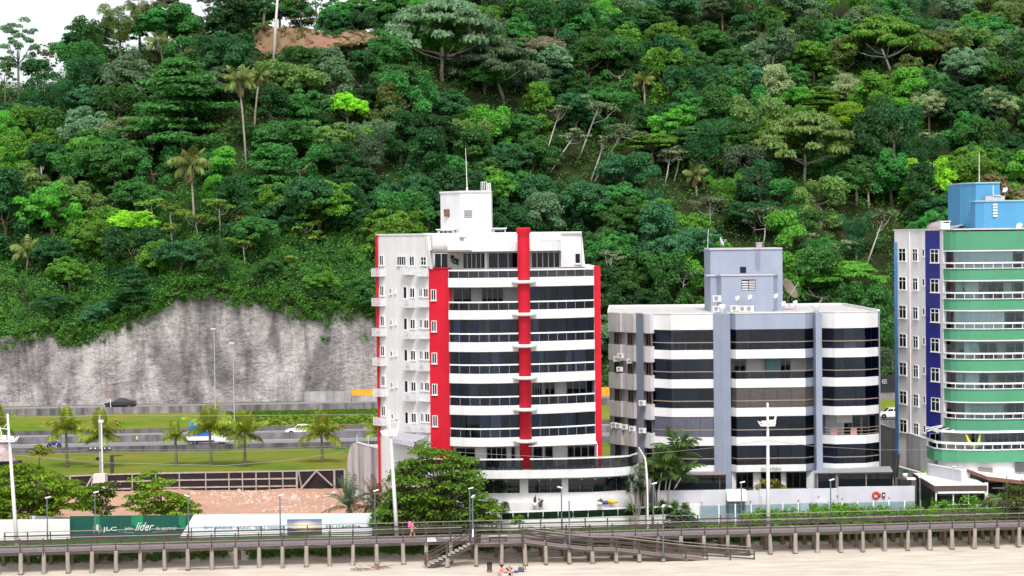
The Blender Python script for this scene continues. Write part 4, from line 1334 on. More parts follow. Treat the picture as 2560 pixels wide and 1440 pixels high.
# side windows of the tower
SA, SB = (944, 195.4), (1075, 188.9)
def zside(py, px):
    x, y, r = wall_at(px, SA, SB); return Z_(py, y, px)
rows = [732 + 78.6 * k for k in range(5)]
ab = 0
for k in range(-1, 5):
    py = 732 + 78.2 * k if k >= 0 else 652.5
    for px, w, h, cols, d in ((956, .55, .98, 2, -5), (1032, .62, .92, 2, 0), (1053, .45, .82, 2, -1), (1066, .56, .82, 2, 0)):
        if k == -1 and px in (1053, 1066):
            if px == 1053: continue
            px = 1061
        x, y, rz = wall_at(px, SA, SB)
        zc = zside(py + (d if k >= 0 else 0), px) if px != 956 else zside([651, 727, 802.5, 877.5, 952, 1027][k + 1], px)
        winpx(RT, px, {956: 10, 1032: 12.5, 1053: 8.5, 1066: 12, 1061: 14}[px], zc - h / 2, h, SA, SB, cols, .5 if k == -1 and px == 1061 else 0, steel_w, gl_win, hole_m if (k * 3 + px) % 4 == 0 else curt_m)
    if k == -1:
        x, y, rz = wall_at(1006, SA, SB)
        winpx(RT, 1006, 23, zside(664, 1006), .88, SA, SB, 4, 0, steel_w, gl_win, hole_m)
    else:
        x, y, rz = wall_at(1014, SA, SB)
        winpx(RT, 1014, 9, zside(py + 15, 1014), 1.15, SA, SB, 1, 0, white_c, gl_win, hole_m if k in (0, 1, 2) else curt_m)
        for px, w in ((978, 5), (989, 2.5)):
            x, y, rz = wall_at(px, SA, SB)
            winpx(RT, px, w, zside(py - 4 + 7 - (px == 989) * 2, px), .52, SA, SB, 1, 0, white_c, gl_win, hole_m)
    FL = ['topmost floor', 'second floor down', 'third floor down', 'fourth floor down', 'fifth floor down', 'lowest caged floor'][k + 1]
    for px, w, wh, fu in ((952, 1.5, 'at the outer corner', k in (1, 3, 4)), (1026, 1.5, 'under the middle window', k in (0, 1, 2, 3, 4)), (1061, 1.5, 'next to the red panel', k in (2, 4))):
        x, y, rz = wall_at(px, SA, SB)
        base = {952: [690, 764, 839, 913, 990, 1062], 1026: [686, 768, 846, 924, 1001, 1078], 1061: [690, 767, 846, 926, 1002, 1079]}[px][k + 1]
        acbasket(f'air conditioner cage {wh} on the white side wall, {FL}', x, y, zside(base, px), rz, w, fu, 'air conditioner cages on the side of the red tower')
for py in (737, 815, 895, 973, 1052):
    x, y, rz = wall_at(1085.5, (1075, 188.9), (1128, 187.7))
    n = Vector((math.sin(rz), -math.cos(rz)))
    winpx(RT, 1085.5, 12.5, Z_(py + 14, y, 1085), 1.02, (1075, 188.9), (1128, 187.7), 2, 0, steel_w, gl_win, hole_m if py % 2 else curt_m, .06)
# podium terrace
PC = [(1050, 185.6), (1160, 184.3), (1250, 183.9), (1350, 183.9), (1450, 184.2), (1540, 185.0), (1578, 186.0), (1594, 188.2)]
zp = lambda py: Z_(py, 184, 1300)
pc = pl(PC, 1050, 1594, 24)
part('podium_band', MB().strip(pc, zp(1196), zp(1175), .2, .0), white_c, RT)
part('podium_floor', MB().prism(offset(pc, .15) + [(X_(1594, 188.2), 195), (X_(1050, 185.6), 195)], zp(1195), zp(1183)), floor_m, RT)
for a, b, n in ((1060, 1305, 10), (1322, 1592, 12)):
    part('handrail', MB().strip(pl(PC, a, b, 14), zp(1148) - .06, zp(1148) + .06, .1, 0), steel_w, RT)
    for j in range(n):
        part('pane', MB().strip(offset(pl(PC, lerp(a, b, j / n) + .3, lerp(a, b, (j + 1) / n) - .3, 2), .04), zp(1175), zp(1151), .015), gl_rail, RT)
# terrace rooms
zf = zp(1183); h = ZT[5] - zf - .1
PWA, PWB = (1128, 188.6), (1486, 189.6)
part('terrace_wall', MB().strip([pp(1128, 188.6), pp(1486, 189.6)], zf, ZT[5] - .05, .3), white_w, RT)
for a, b, cols, bk in ((1135, 1183, 2, hole_m), (1211, 1262, 4, hole_m), (1273, 1283, 1, hole_m), (1328, 1352, 1, hole_m), (1357, 1378, 1, hole_m), (1414, 1483, 4, hole_m)):
    x0, y0, rz = wall_at((a + b) / 2, PWA, PWB)
    window(RT, x0, y0 - .02, zf, rz, round(X_(b, y0) - X_(a, y0), 1), round(h - .25, 1), cols, 0, alu_m, gl_win, bk, 'sliding_door')
# folding-arm awning over the terrace
aw = MB().hexa([P(1322, 1117, 185.6), P(1493, 1110, 186.2), P(1486, 1098, 188.6), P(1326, 1108, 188.0)], [p + Vector((0, 0, .1)) for p in (P(1322, 1117, 185.6), P(1493, 1110, 186.2), P(1486, 1098, 188.6), P(1326, 1108, 188.0))])
part('awning', aw, white_c, RT)
part('awning_post', MB().beam(P(1493, 1112, 186.1), P(1493, 1168, 186.1), .09, .09), steel_w, RT)
# podium front with dark strip windows
PF = [(1050, 186.8), (1200, 185.6), (1350, 185.3), (1480, 185.6), (1570, 186.8), (1592, 187.6)]
part('podium_wall', MB().strip(pl(PF, 1050, 1592, 20), 1.2, zp(1196) - .01, .3), white_w, RT)
for a, b, n in ((1198, 1296, 3), (1317, 1401, 3), (1417, 1568, 5)):
    for j in range(n):
        pa, pb = lerp(a, b, j / n) + .25, lerp(a, b, (j + 1) / n) - .25
        q = pl(PF, pa, pb, 2, .03)
        part('strip_window', MB().strip(q, Z_(1232, 185.5, 1300), Z_(1198, 185.5, 1300), .02), mat('black_glass', (.008, .012, .018), .05, .2, 1, 0, 8, .55), RT)
for px, py in ((1230, 1202), (1262, 1202), (1345, 1200), (1373, 1199), (1451, 1198), (1484, 1198), (1518, 1196), (1551, 1196)):
    q = pl(PF, px - 1, px + 1, 2, .10)[1]
    part('downlight', MB().lathe((q[0], q[1], Z_(py, 185.4, px) - .05), [(.07, 0), (.09, .06), (.05, .12)], 8), mat('lamp_cream', (.9, .85, .7), .4), RT)
part('plinth_wall', MB().strip(pl([(1260, 185.0), (1400, 184.6), (1500, 184.8), (1545, 185.8)], 1262, 1545, 12), 1.2, Z_(1257, 184.8, 1400), .5), cream_w, RT)
# quarter-round end wall of the terrace
xw = X_(1604, 189)
ztop = Z_(1139, 188, 1597)
q = [(xw, 200, 1.2), (xw, 183.2, 1.2), (xw, 183.2, ztop - 3.6)]
for k in range(9):
    t = math.pi / 2 * k / 8
    q.append((xw, 183.2 + 3.6 * (1 - math.cos(t)), ztop - 3.6 + 3.6 * math.sin(t)))
q.append((xw, 200, ztop))
part('end_wall', MB().extr(q, (.12, 0, 0)), cream_w, RT)
# roof clutter
for i, (a, b, ph) in enumerate(((1166, 478, 370), (1167, 478, 440))):
    if i: continue
    p0, p1 = P(1168, 479, 199), P(1164, 369, 199)
    t = thing('antenna_mast', 'thin white antenna mast on the roof house of the red tower', 'antenna', p0)
    part('mast', MB().tube([p0, p1], [.05, .02], 6), steel_w, t)
    part('fitting', MB().tube([p0.lerp(p1, .02), p0.lerp(p1, .1)], .1, 6), steel_w, t)
t = thing('water_tank_cage', 'small white railed hatch on the roof house of the red tower', 'roof hatch', P(1220, 479, 197.5))
tb = MB(); z0 = Z_(480, 197.5, 1220); z1 = Z_(455, 197.5, 1220)
for x in (1208, 1212, 1216, 1222): tb.tube([(X_(x, 197.2), 197.2, z0), (X_(x, 197.2), 197.2, z1)], .03, 5)
for z in (z1, ): tb.beam((X_(1208, 197.2), 197.2, z), (X_(1222, 197.2), 197.2, z), .05, .05)
for x in (1222, 1226, 1231): tb.tube([(X_(x, 197.5), 197.5, z0), (X_(x, 197.5), 197.5, z1 - .12)], .035, 5)
tb.beam((X_(1222, 197.5), 197.5, z1 - .14), (X_(1232, 197.5), 197.5, z1 - .14), .05, .05)
part('rail', tb, steel_w, t)
part('tank', MB().lathe((X_(1226, 198), 198, 0), [(.25, z0), (.25, z1 - .25), (.1, z1 - .2)], 10), mat('tank_grey', (.5, .5, .5), .6), t)
acunit('', 'air conditioner with a round grille on the roof edge of the red tower', X_(1161, 190), 190.3, zr(606) + .02, 0, None, s=.9)

# side yard: lean-to with a barrel awning, stained boundary wall
an = thing('lean_to', 'low white lean-to with a scalloped barrel awning at the side of the red tower', 'annex', (X_(1010, 188), 188, 1.5))
part('wall', MB().prism([pp(975, 190.5), pp(1066, 186.2), pp(1068, 188.8), pp(990, 192.4)], 1.2, Z_(1107, 189, 1020)), white_w, an)
x0, y0, rz = wall_at(1005, (975, 190.5), (1066, 186.2))
part('door', MB().extr([(x0 - .17, y0 - .03, 3.3), (x0 + .17, y0 - .19, 3.3), (x0 + .17, y0 - .19, 6.0), (x0 - .17, y0 - .03, 6.0)], (.02, .04, 0)), mat('brown_door', (.18, .09, .07), .6, .2, 4), an)
x0, y0, rz = wall_at(1037, (975, 190.5), (1066, 186.2))
window(an, x0, y0 - .02, 5.0, rz, .55, 1.1, 2, .3, steel_w, gl_win, hole_m)
x0, y0, rz = wall_at(1020, (975, 190.5), (1066, 186.2))
window(an, x0, y0 - .02, 5.5, rz, .45, .5, 1, 0, dark_m, gl_win, hole_m)
aw = MB(); L0, L1 = Vector((*pp(983, 191.6), 0)), Vector((*pp(1068, 187.2), 0))
F0, F1 = Vector((*pp(972, 189.2), 0)), Vector((*pp(1030, 184.6), 0))
prof = [(0, Z_(1085, 189, 1020)), (.35, Z_(1092, 188, 1020)), (.7, Z_(1097, 187, 1010)), (.9, Z_(1102, 187, 1005)), (1.0, Z_(1112, 187, 1000))]
N = 14
for (t0, za), (t1, zb_) in zip(prof, prof[1:]):
    for k in range(N):
        a0, a1 = k / N, (k + 1) / N
        sc0, sc1 = (.07 * (k % 2), .07 * ((k + 1) % 2))
        f = lambda u, t, z, s: (*(L0.lerp(L1, u).lerp(F0.lerp(F1, u), t)).xy, z + (s if t > .6 else 0))
        aw.face(f(a0, t0, za, sc0), f(a1, t0, za, sc1), f(a1, t1, zb_, sc1), f(a0, t1, zb_, sc0))
part('awning', aw, mat('awning_grey', (.42, .41, .45), .6, .1, 2), an)
stained = mat('stained_wall', (.60, .57, .58), .9, .12, .5, .15, 8, .1, streak=.55)
def sidewall(name, label, far, near, ztop, zbot, mt, round_far=True, rad=3.0):
    A, B = Vector((*pp(*far), 0)), Vector((*pp(*near), 0))
    L = (B - A).length; d = (B - A) / L
    q = [A + Vector((0, 0, zbot))]
    if round_far:
        for k in range(8):
            t = math.pi / 2 * k / 7
            q.append(A + d * rad * (1 - math.cos(t)) + Vector((0, 0, ztop - rad + rad * math.sin(t))))
    else: q.append(A + Vector((0, 0, ztop)))
    q += [B + Vector((0, 0, ztop)), B + Vector((0, 0, zbot))]
    nrm = Vector((-d.y, d.x, 0)) * .28
    root = thing(name, label, 'wall', A + Vector((0, 0, zbot)))
    part('wall', MB().extr(q, nrm), mt, root)
    part('coping', MB().beam(A + d * (rad if round_far else 0) + Vector((0, 0, ztop + .04)) + nrm / 2, B + Vector((0, 0, ztop + .04)) + nrm / 2, .36, .08), white_c, root)
    return root
sidewall('boundary_wall', 'tall stained white boundary wall with a rounded far end, beside the bare plot', (864, 207), (1064, 185.5), 7.45, 1.2, stained)
bw = thing('boundary_wall', 'low white garden wall behind the tall stained wall', 'wall', (*pp(900, 222), 1))
part('wall', MB().box(X_(880, 222), X_(955, 222), 222, 222.3, 1, Z_(1112, 222, 920)), cream_w, bw)
pts = [Vector((X_(px, 221.5), 221.5, Z_(1112, 222, 920))) for px in (890, 918, 945)]
for p in pts: part('fence_post', MB().tube([p, p + Vector((0, 0, 1.1))], .04, 5), steel_w, bw)

# ------------------------------------------------------------------ the slate-blue and white block
GB = thing('apartment_block', 'low slate-blue and white apartment block with faceted glazed balconies and a roof house', 'building', (X_(1860, 200), 200, 1.5))
slate = mat('slate_blue_paint', (.32, .36, .455), .7, .07, .5, .04, 20, .2, streak=.06)
slate2 = mat('slate_grey_paint', (.20, .225, .28), .7, .08, .5, .04, 20, .2)
beige = mat('dirty_beige', (.56, .525, .51), .85, .12, .6, .1, 12, .15, streak=.28)
rail_b = mat('bronze_rail', (.30, .23, .18), .5, .1, 3, 0, 8, .5)
zg = lambda py, Y=193.: Z_(py, Y, 1720)
GT = [zg(875.6), zg(948.7), zg(1021), zg(1093.5), zg(1164)]
GBt = [zg(825), zg(898), zg(970.8), zg(1042.5), zg(1115), zg(1181)]
GR = [zg(857), zg(930), zg(1003.5), zg(1076), zg(1147.5)]
gtop = zg(785.5)
body = [pp(1523, 200.6), pp(1590, 196.4), pp(1631, 194.6), pp(1633, 196.2), pp(2195, 197), pp(2197, 194.8), (X_(2197, 194.8) - .3, 214), (X_(1527, 216), 216)]
part('wall', MB().prism(body, 1.0, gtop - .25), beige, GB)
part('roof', MB().prism([pp(1525, 200.6), pp(1590, 196.6), pp(1633, 194.9), pp(1785, 193.6), pp(2060, 193.9), pp(2194, 195), (X_(2194, 195) - .3, 213.8), (X_(1529, 215.8), 215.8)], gtop - .24, gtop - .06), mat('roof_sheet', (.62, .58, .56), .7, .12, 1.2, 0, 8, .3, stretch=(4, .3, 1)), GB)
for a, b in ((pp(1523, 200.6), (X_(1527, 216), 216)), ((X_(1527, 215.8), 215.8), (X_(2197, 194.8) - .3, 214)), (pp(2197, 194.8), (X_(2197, 194.8) - .3, 214))):
    part('parapet', MB().beam((a[0], a[1], gtop + .02), (b[0], b[1], gtop + .02), .25, .3), white_c, GB)
SEC = [([(1631, 194.6), (1678, 193.2), (1785, 193.0)], white_c, [(1631, 1678, 1), (1678, 1785, 3)]),
       ([(1826, 193.5), (1840, 192.8), (2013, 193.0), (2036, 194.0)], white_c, [(1826, 1840, 1), (1840, 2013, 5), (2013, 2036, 1)]),
       ([(2055, 194.0), (2087, 193.1), (2163, 193.4), (2197, 194.7)], white_c, [(2055, 2087, 1), (2087, 2163, 3), (2163, 2197, 2)])]
BACK = ((1633, 196.2), (2195, 197))
for si, (tab, bm, segs) in enumerate(SEC):
    line = [pp(*q) for q in tab]
    top_m = slate if si == 1 else white_c
    part('parapet', MB().strip(line, GBt[0], gtop, .2, .0), top_m, GB)
    part('coping', MB().strip(line, gtop, gtop + .08, .3, .06), white_c, GB)
    back = [(X_(tab[-1][0], 196.9), 196.9), (X_(tab[0][0], 196.1), 196.1)]
    for k in range(5):
        tb2 = line if si != 1 else line[:3]
        part('parapet', MB().strip(tb2, GBt[k + 1], GT[k], .15, 0), bm, GB)
        if si == 1: part('spandrel', MB().strip(line[2:], GBt[k + 1], GT[k], .15, -.03), slate, GB)
        part('slab', MB().prism(offset(line, .17) + back, GBt[k + 1] + .03, GBt[k + 1] + .2), floor_m, GB)
        opn = (si, k) in ((1, 1), (2, 3))
        ln = offset(line, .06)
        if not ((si, k) == (2, 3)):
            part('handrail', MB().strip(line, GR[k] - .045, GR[k] + .045, .08, -.02), rail_b, GB)
        else:
            rl = MB()
            for z in (GR[k] + .05, GR[k] - .25, GT[k] + .12): rl.strip(offset(line, .02), z - .025, z + .025, .05)
            part('handrail', rl, rail_b, GB)
        for a, b, n in segs:
            for j in range(n):
                pa, pb = lerp(a, b, j / n) + .3, lerp(a, b, (j + 1) / n) - .3
                q = offset([pp(pa, interp(tab, pa)), pp(pb, interp(tab, pb))], .06)
                gm = random.Random(si * 31 + k * 7 + j + int(a)).choice([gl_dark, gl_mid, gl_mid, gl_lite])
                if (si, k) == (0, 3): gm = mat('netted_glass', (.11, .11, .15), .25, .4, 9, 0, 8, .5)
                if (si, k) == (1, 2): gm = mat('brown_blind_glass', (.085, .07, .068), .2, .25, 1.2, 0, 8, .5, stretch=(1, 1, 6))
                if (si, k) != (2, 3):
                    part('pane', MB().strip(q, GT[k] + .02, GR[k] - .05, .015), gl_rail if opn else gm, GB)
                if not opn: part('pane', MB().strip(q, GR[k] + .05, GBt[k] - .02, .015), gm, GB)
    # rooms
    for k in range(5):
        zf = GBt[k + 1] + .2; h = GBt[k] - zf - .06
        r = random.Random(si * 10 + k)
        a0, b0 = tab[0][0] + 4, tab[-1][0] - 4
        px = a0
        while px < b0 - 8:
            w = min(r.uniform(24, 48), b0 - px)
            x0, y0, rz = wall_at(px + w / 2, *BACK)
            ww = X_(px + w, y0) - X_(px, y0)
            c = r.random()
            if (si, k) == (1, 1): c = [.2, .9, .95, .2, .8, .2, .95][int((px - a0) / 30) % 7]
            if c < .5: window(GB, x0, y0 - .03, zf, rz, round(ww - .1, 1), round(h - .3, 1), 2, 0, alu_m, gl_win, hole_m, 'sliding_door')
            elif c < .92:
                part('room_wall', MB().box(x0 - ww / 2, x0 + ww / 2, y0 - .08, y0 - .02, zf, zf + h), white_w if (si, k) in ((1, 1), (2, 3)) else room_m, GB)
            else: part('curtain', MB().box(x0 - ww / 2, x0 + ww / 2, y0 - .6, y0 - .55, zf, zf + h), teal_m if (si, k) == (1, 1) else curt_m, GB)
            px += w
# the open balcony: cooker hood and two salmon chairs
x0, y0 = pp(2110, 196.2); zf = GBt[4] + .2
part('cooker_hood', MB().extr([(x0 - .75, y0, zf + 1.55), (x0 + .75, y0, zf + 1.55), (x0 + .75, y0, zf + 2.3), (x0 - .75, y0, zf + 2.3)], (0, .4, 0)), white_c, GB)
for i, px in enumerate((2084, 2134)):
    x0, y0 = pp(px, 194.4); t = thing('armchair', ('salmon chair on the open balcony of the grey block, nearer the slate column', 'salmon chair on the open balcony of the grey block, beyond the cooker hood')[i], 'chair', (x0, y0, zf))
    part('seat', MB().box(x0 - .3, x0 + .3, y0 - .28, y0 + .3, zf + .36, zf + .46), mat('salmon_cloth', (.62, .36, .32), .9, .1, 4), t)
    part('backrest', MB().box(x0 - .3, x0 + .3, y0 + .22, y0 + .3, zf + .46, zf + 1.15), MATS['salmon_cloth'], t)
    for dx in (-.27, .27):
        for dy in (-.24, .24): part('leg', MB().box(x0 + dx - .025, x0 + dx + .025, y0 + dy - .025, y0 + dy + .025, zf, zf + .36), brown_m, t)
# slate pilasters
part('pilaster', MB().prism([pp(1784, 192.8), pp(1808, 191.9), pp(1826, 192.7), (X_(1826, 192.7), 196), (X_(1784, 192.8), 196)], 1.2, gtop + .02), slate, GB)
part('pilaster', MB().prism([pp(2036, 193.3), pp(2040, 192.5), pp(2055, 192.9), (X_(2055, 193), 196.5), (X_(2036, 193.3), 196.5)], 1.2, gtop + .02), slate, GB)
for px, Y, py in ((1806, 192.9, 762), (2041, 193.6, 759)):
    x0, y0 = pp(px, Y + .6)
    part('vent_cap', MB().lathe((x0, y0, 0), [(.24, gtop - .2), (.24, Z_(py + 13, Y, px)), (.33, Z_(py + 10, Y, px)), (.34, Z_(py + 4, Y, px)), (.28, Z_(py, Y, px)), (.05, Z_(py - 1, Y, px))], 14), white_c, GB, True)
part('edge_fin', MB().box(X_(2196, 194.8), X_(2199, 194.8), 194.5, 197, 1.2, gtop), slate2, GB)
# left flank: bays, slate strip, windows
part('pilaster', MB().prism([pp(1590, 196.0), pp(1609, 194.6), (X_(1609, 194.6) + .1, 196.5), (X_(1590, 196.0), 197.5)], 1.2, gtop + .02), slate2, GB)
LW = [((1526, 199.7), (1556, 197.7)), ((1562, 197.7), (1589, 195.9)), ((1610, 195.2), (1630, 194.3))]
for (A, B), pc_, w in zip(LW, (1542, 1576, 1621), (.95, 1.0, .75)):
    a, b = pp(*A), pp(*B)
    for k in range(6):
        z1 = [gtop, *[z + .1 for z in GT]][k] if k else gtop
        zlo = (GBt[k] + GT[k - 1]) / 2 - .45 if False else None
        zc = GBt[k] - (GBt[k] - GT[k]) * .5 if k < 5 else zg(1225)
        hh = 1.12
        if k < 5:
            x0, y0, rz = wall_at(pc_, A, B)
            n = Vector((math.sin(rz), -math.cos(rz)))
            fm = dark_m if k >= 3 else brown_m
            bk = mat('blue_blind', (.03, .16, .42), .7) if (k == 3 and pc_ == 1542) else (curt_m if k >= 3 else (hole_m if k < 2 else mat('mauve_blind', (.12, .10, .11), .8)))
            window(GB, x0, y0, zc - hh / 2, rz, w, hh, 2, 0, fm, gl_win, bk)
        # spandrel bays stand proud of the wall
        zt_ = (gtop if k == 0 else GBt[k - 1] - (GBt[k - 1] - GT[k - 1]) * .5 - .62) if k < 6 else 0
        zb_ = (GBt[k] - (GBt[k] - GT[k]) * .5 + .62) if k < 5 else 1.5
        part('bay', MB().strip([a, b], zb_, zt_, .3, .22), beige if pc_ != 1621 else mat('pale_bay', (.58, .56, .58), .85, .06, .6, streak=.1), GB)
ACS = [(1543, 903, 1.0, 'below the uppermost corner window of the grey block'), (1575, 908, .9, 'below the uppermost second window of the grey block'), (1549, 897 + 20, .9, 0), (1605, 1013, 1, 'highest on the slate strip'), (1605, 1082, 1, 'lower on the slate strip'), (1534, 1068, 1, 'first of the row under the blue-blinded window, at the corner'), (1545, 1070, 1, 'second of the row under the blue-blinded window'), (1561, 1073, 1, 'third of the row under the blue-blinded window'), (1580, 1077, 1, 'last of the row, under the white-curtained window')]
for i, (px, py, s, l) in enumerate(ACS):
    if l == 0: l = 'hanging under the second corner window of the grey block'; py = 928
    A, B = ((1526, 199.3), (1630, 193.9)) if px < 1600 else ((1590, 195.8), (1609, 194.4))
    x0, y0, rz = wall_at(px, A, B)
    acunit('', 'dirty white air conditioner ' + l, x0, y0, Z_(py, y0, px), rz * .4, 'air conditioners on the flank of the grey block', s=s * .82)
acunit('', 'window air conditioner box in the second corner window of the grey block', *wall_at(1552, (1526, 199.3), (1630, 193.9))[:2], zg(893, 198), -.3, 'air conditioners on the flank of the grey block', s=.8)
# roof house of the block
RH = [pp(1766, 202.5), pp(1778, 200.2), pp(1958, 200.2), (X_(1958, 200.2), 206), (X_(1766, 202.5) + .2, 206)]
z622, z690 = Z_(624, 200.2, 1860), Z_(690, 200.2, 1860)
part('roof_house', MB().prism(RH, gtop - .2, z622), slate, GB)
part('roof_house_cap', MB().prism(offset(RH[:3], -.12) + [RH[3], RH[4]], z622, z622 + .16), mat('cap_grey', (.50, .49, .53), .7, .1, 1), GB)
RH2 = [pp(1795, 200.1), pp(1805, 198.9), pp(1935, 198.9), pp(1944, 200.1)]
part('roof_house', MB().prism(RH2, gtop - .2, z690 + .05), slate, GB)
part('ledge', MB().prism(offset(RH2, -.1), z690 + .052, z690 + .2), MATS['cap_grey'], GB)
part('ledge', MB().box(X_(1766, 201), X_(1796, 200), 200.05, 202, z690 + .02, z690 + .17), MATS['cap_grey'], GB)
part('opening', MB().box(X_(1852, 200.2), X_(1867, 200.2), 200.16, 200.19, Z_(682, 200.2, 1860), Z_(667, 200.2, 1860)), hole_m, GB)
x0, y0 = pp(1873, 198.9)
lw = MB()
for c_ in (-1, 1):
    for k in range(4 if c_ < 0 else 6):
        st = .96 / (4 if c_ < 0 else 6)
        lw.hexa([(x0 + c_ * .34 - .3, y0 - .05, Z_(725, 198.9, 1873) + k * st), (x0 + c_ * .34 + .3, y0 - .05, Z_(725, 198.9, 1873) + k * st), (x0 + c_ * .34 + .3, y0 - .01, Z_(725, 198.9, 1873) + k * st), (x0 + c_ * .34 - .3, y0 - .01, Z_(725, 198.9, 1873) + k * st)],
                [(x0 + c_ * .34 - .3, y0 - .09, Z_(725, 198.9, 1873) + (k + .5) * st), (x0 + c_ * .34 + .3, y0 - .09, Z_(725, 198.9, 1873) + (k + .5) * st), (x0 + c_ * .34 + .3, y0 - .01, Z_(725, 198.9, 1873) + (k + .6) * st), (x0 + c_ * .34 - .3, y0 - .01, Z_(725, 198.9, 1873) + (k + .6) * st)])
part('louvre', lw, white_c, GB)
part('louvre_back', MB().box(x0 - .68, x0 + .68, y0 - .012, y0 - .003, Z_(726, 198.9, 1873), Z_(699, 198.9, 1873)), hole_m, GB)
ld = MB()
for s in (-.18, .18): ld.tube([(X_(1897, 200) + s, 200.05, Z_(671, 200, 1897)), (X_(1897, 200) + s, 200.05, z622 + .3)], .025, 5)
for k in range(8): ld.beam((X_(1897, 200) - .18, 200.05, lerp(Z_(671, 200, 1897), z622, k / 8)), (X_(1897, 200) + .18, 200.05, lerp(Z_(671, 200, 1897), z622, k / 8)), .03, .03)
part('ladder', ld, mat('ladder_grey', (.33, .33, .38), .5), GB)
part('drum', MB().lathe((X_(1900, 202), 202, 0), [(.32, z622), (.32, z622 + .55), (.36, z622 + .56), (.36, z622 + .7), (.1, z622 + .7)], 12), mat('drum_pinkish', (.42, .36, .37), .8, .1, 2), GB)
# dishes
def dish(label, px, py, Y, dia, az, el, mt, group='satellite dishes on the roofs'):
    c = P(px, py, Y)
    d = Vector((math.sin(az) * math.cos(el), -math.cos(az) * math.cos(el), math.sin(el)))
    root = thing('satellite_dish', label, 'satellite dish', c - Vector((0, 0, dia * .8)), group)
    R_ = dia / 2
    pr = [(R_ * t, .32 * R_ * t * t) for t in (.02, .3, .55, .8, 1)]
    bow = [(r_, z + .0) for r_, z in pr] + [(r_, z - .03) for r_, z in reversed(pr)]
    part('bowl', MB().lathe(c - d * .2 * R_, bow, 18, d), mt, root, True)
    part('arm', MB().tube([c - d * .15 * R_ - Vector((0, 0, R_ * .7)), c + d * .9 * R_], [.025, .02], 5).lathe(c + d * .9 * R_, [(.03, -.05), (.05, .05), (.02, .08)], 6, d), steel_w, root)
    part('mount', MB().tube([c - d * .2 * R_, c - d * .25 * R_ - Vector((0, 0, dia * .45)), c - Vector((0, 0, dia * .8))], .035, 6), alu_m, root)
    return root
dish('grey satellite dish on the top of the grey roof house', 1804, 604, 202, .95, 1.25, .35, mat('dish_grey', (.55, .57, .62), .5))
dish('big brownish mesh dish beside the grey roof house', 1974, 722, 203, 2.3, .95, .55, mat('dish_mesh', (.20, .17, .12), .7, .2, 3))
for i, (px, py, l) in enumerate(((1844, 745, 'small white dish above the row of air conditioners, nearer the twin-stacked units'), (1875, 743, 'small white dish above the row of air conditioners, farther from the twin-stacked units'), (1940, 740, 'small white dish at the corner of the grey roof house'), (1959, 759, 'small white dish on the bracket beside the grey roof house'), (1988, 757, 'small white dish at the end of the bracket over the low roof'))):
    dish(l, px, py, 197.5, .55, -.9, .5, white_c)
for i, (px, py, l) in enumerate(((1835, 778, 'outdoor unit on the grey roof house wall, first of the row of three'), (1855, 779, 'outdoor unit on the grey roof house wall, middle of the row of three'), (1872, 779, 'outdoor unit on the grey roof house wall, last of the row of three'), (1791, 753, 'upper unit of the stacked pair beside the grey roof house'), (1790, 779, 'lower unit of the stacked pair beside the grey roof house'))):
    acunit('', l, *pp(px, 198.0 if px > 1800 else 197.6), Z_(py, 198, px), .3, 'outdoor units on the grey roof')
t = thing('antenna_mast', 'thin whip antenna at the back corner of the grey roof house', 'antenna', P(1769, 622, 204)); part('mast', MB().tube([P(1769, 622, 204), P(1771, 572, 204)], [.03, .02], 5), steel_w, t)
# ground floor of the block
gf = thing('terrace_enclosure', 'dark glazed terrace with a grey sheet roof between lilac wall and grey block', 'terrace', (X_(2130, 190), 190, 2))
zA, zB_ = Z_(1224, 190, 2130), Z_(1184, 190, 2130)
for a, b in ((2043, 2087), (2091, 2162), (2164, 2230)):
    part('pane', MB().box(X_(a, 190), X_(b, 190), 190, 190.03, zA, zB_), mat('black_glass', (.008, .012, .018)), gf)
fb = MB()
for px in (2041, 2088, 2092, 2163, 2231): fb.box(X_(px, 190) - .05, X_(px, 190) + .05, 189.93, 190.05, zA - .3, zB_ + .1)
fb.box(X_(2040, 190), X_(2232, 190), 189.92, 190.06, zB_, zB_ + .16)
part('frame', fb, rail_b, gf)
part('roof', MB().hexa([P(2035, 1183, 189.6), P(2232, 1180, 189.6), P(2225, 1168, 193.8), P(2045, 1172, 193.8)], [p + Vector((0, 0, .1)) for p in (P(2035, 1183, 189.6), P(2232, 1180, 189.6), P(2225, 1168, 193.8), P(2045, 1172, 193.8))]), mat('roof_grey', (.33, .36, .38), .5, .1, 2), gf)
part('side_wall', MB().box(X_(2228, 191), X_(2231, 191), 190.1, 194, 1.5, zB_), dark_m, gf)
gf = thing('terrace_enclosure', 'dark glazed terrace with a brown lean-to roof behind the palm cluster', 'terrace', (X_(1720, 190), 190, 2))
zA, zB_ = Z_(1226, 190, 1720), Z_(1190, 190, 1720)
for a, b in ((1626, 1690), (1691, 1748), (1749, 1796), (1797, 1812)):
    part('pane', MB().box(X_(a, 190), X_(b, 190), 190, 190.03, zA, zB_), mat('black_glass', (.008, .012, .018)), gf)
part('frame', MB().box(X_(1625, 190), X_(1813, 190), 189.95, 190.08, zB_, zB_ + .12).box(X_(1795, 190), X_(1798, 190), 189.96, 190.06, zA, zB_), brown_m, gf)
part('roof', MB().hexa([P(1622, 1189, 189.5), P(1814, 1187, 189.5), P(1814, 1180, 193), P(1622, 1183, 193)], [p + Vector((0, 0, .08)) for p in (P(1622, 1189, 189.5), P(1814, 1187, 189.5), P(1814, 1180, 193), P(1622, 1183, 193))]), mat('roof_brown', (.30, .25, .25), .6, .1, 2), gf)
part('base', MB().box(X_(1640, 190), X_(1812, 190), 190.2, 193, 1.2, zA), white_w, gf)
part('room_wall', MB().strip([pp(1827, 193.6), pp(2040, 193.9)], 1.5, GBt[5] - .02, .3), white_w, GB)
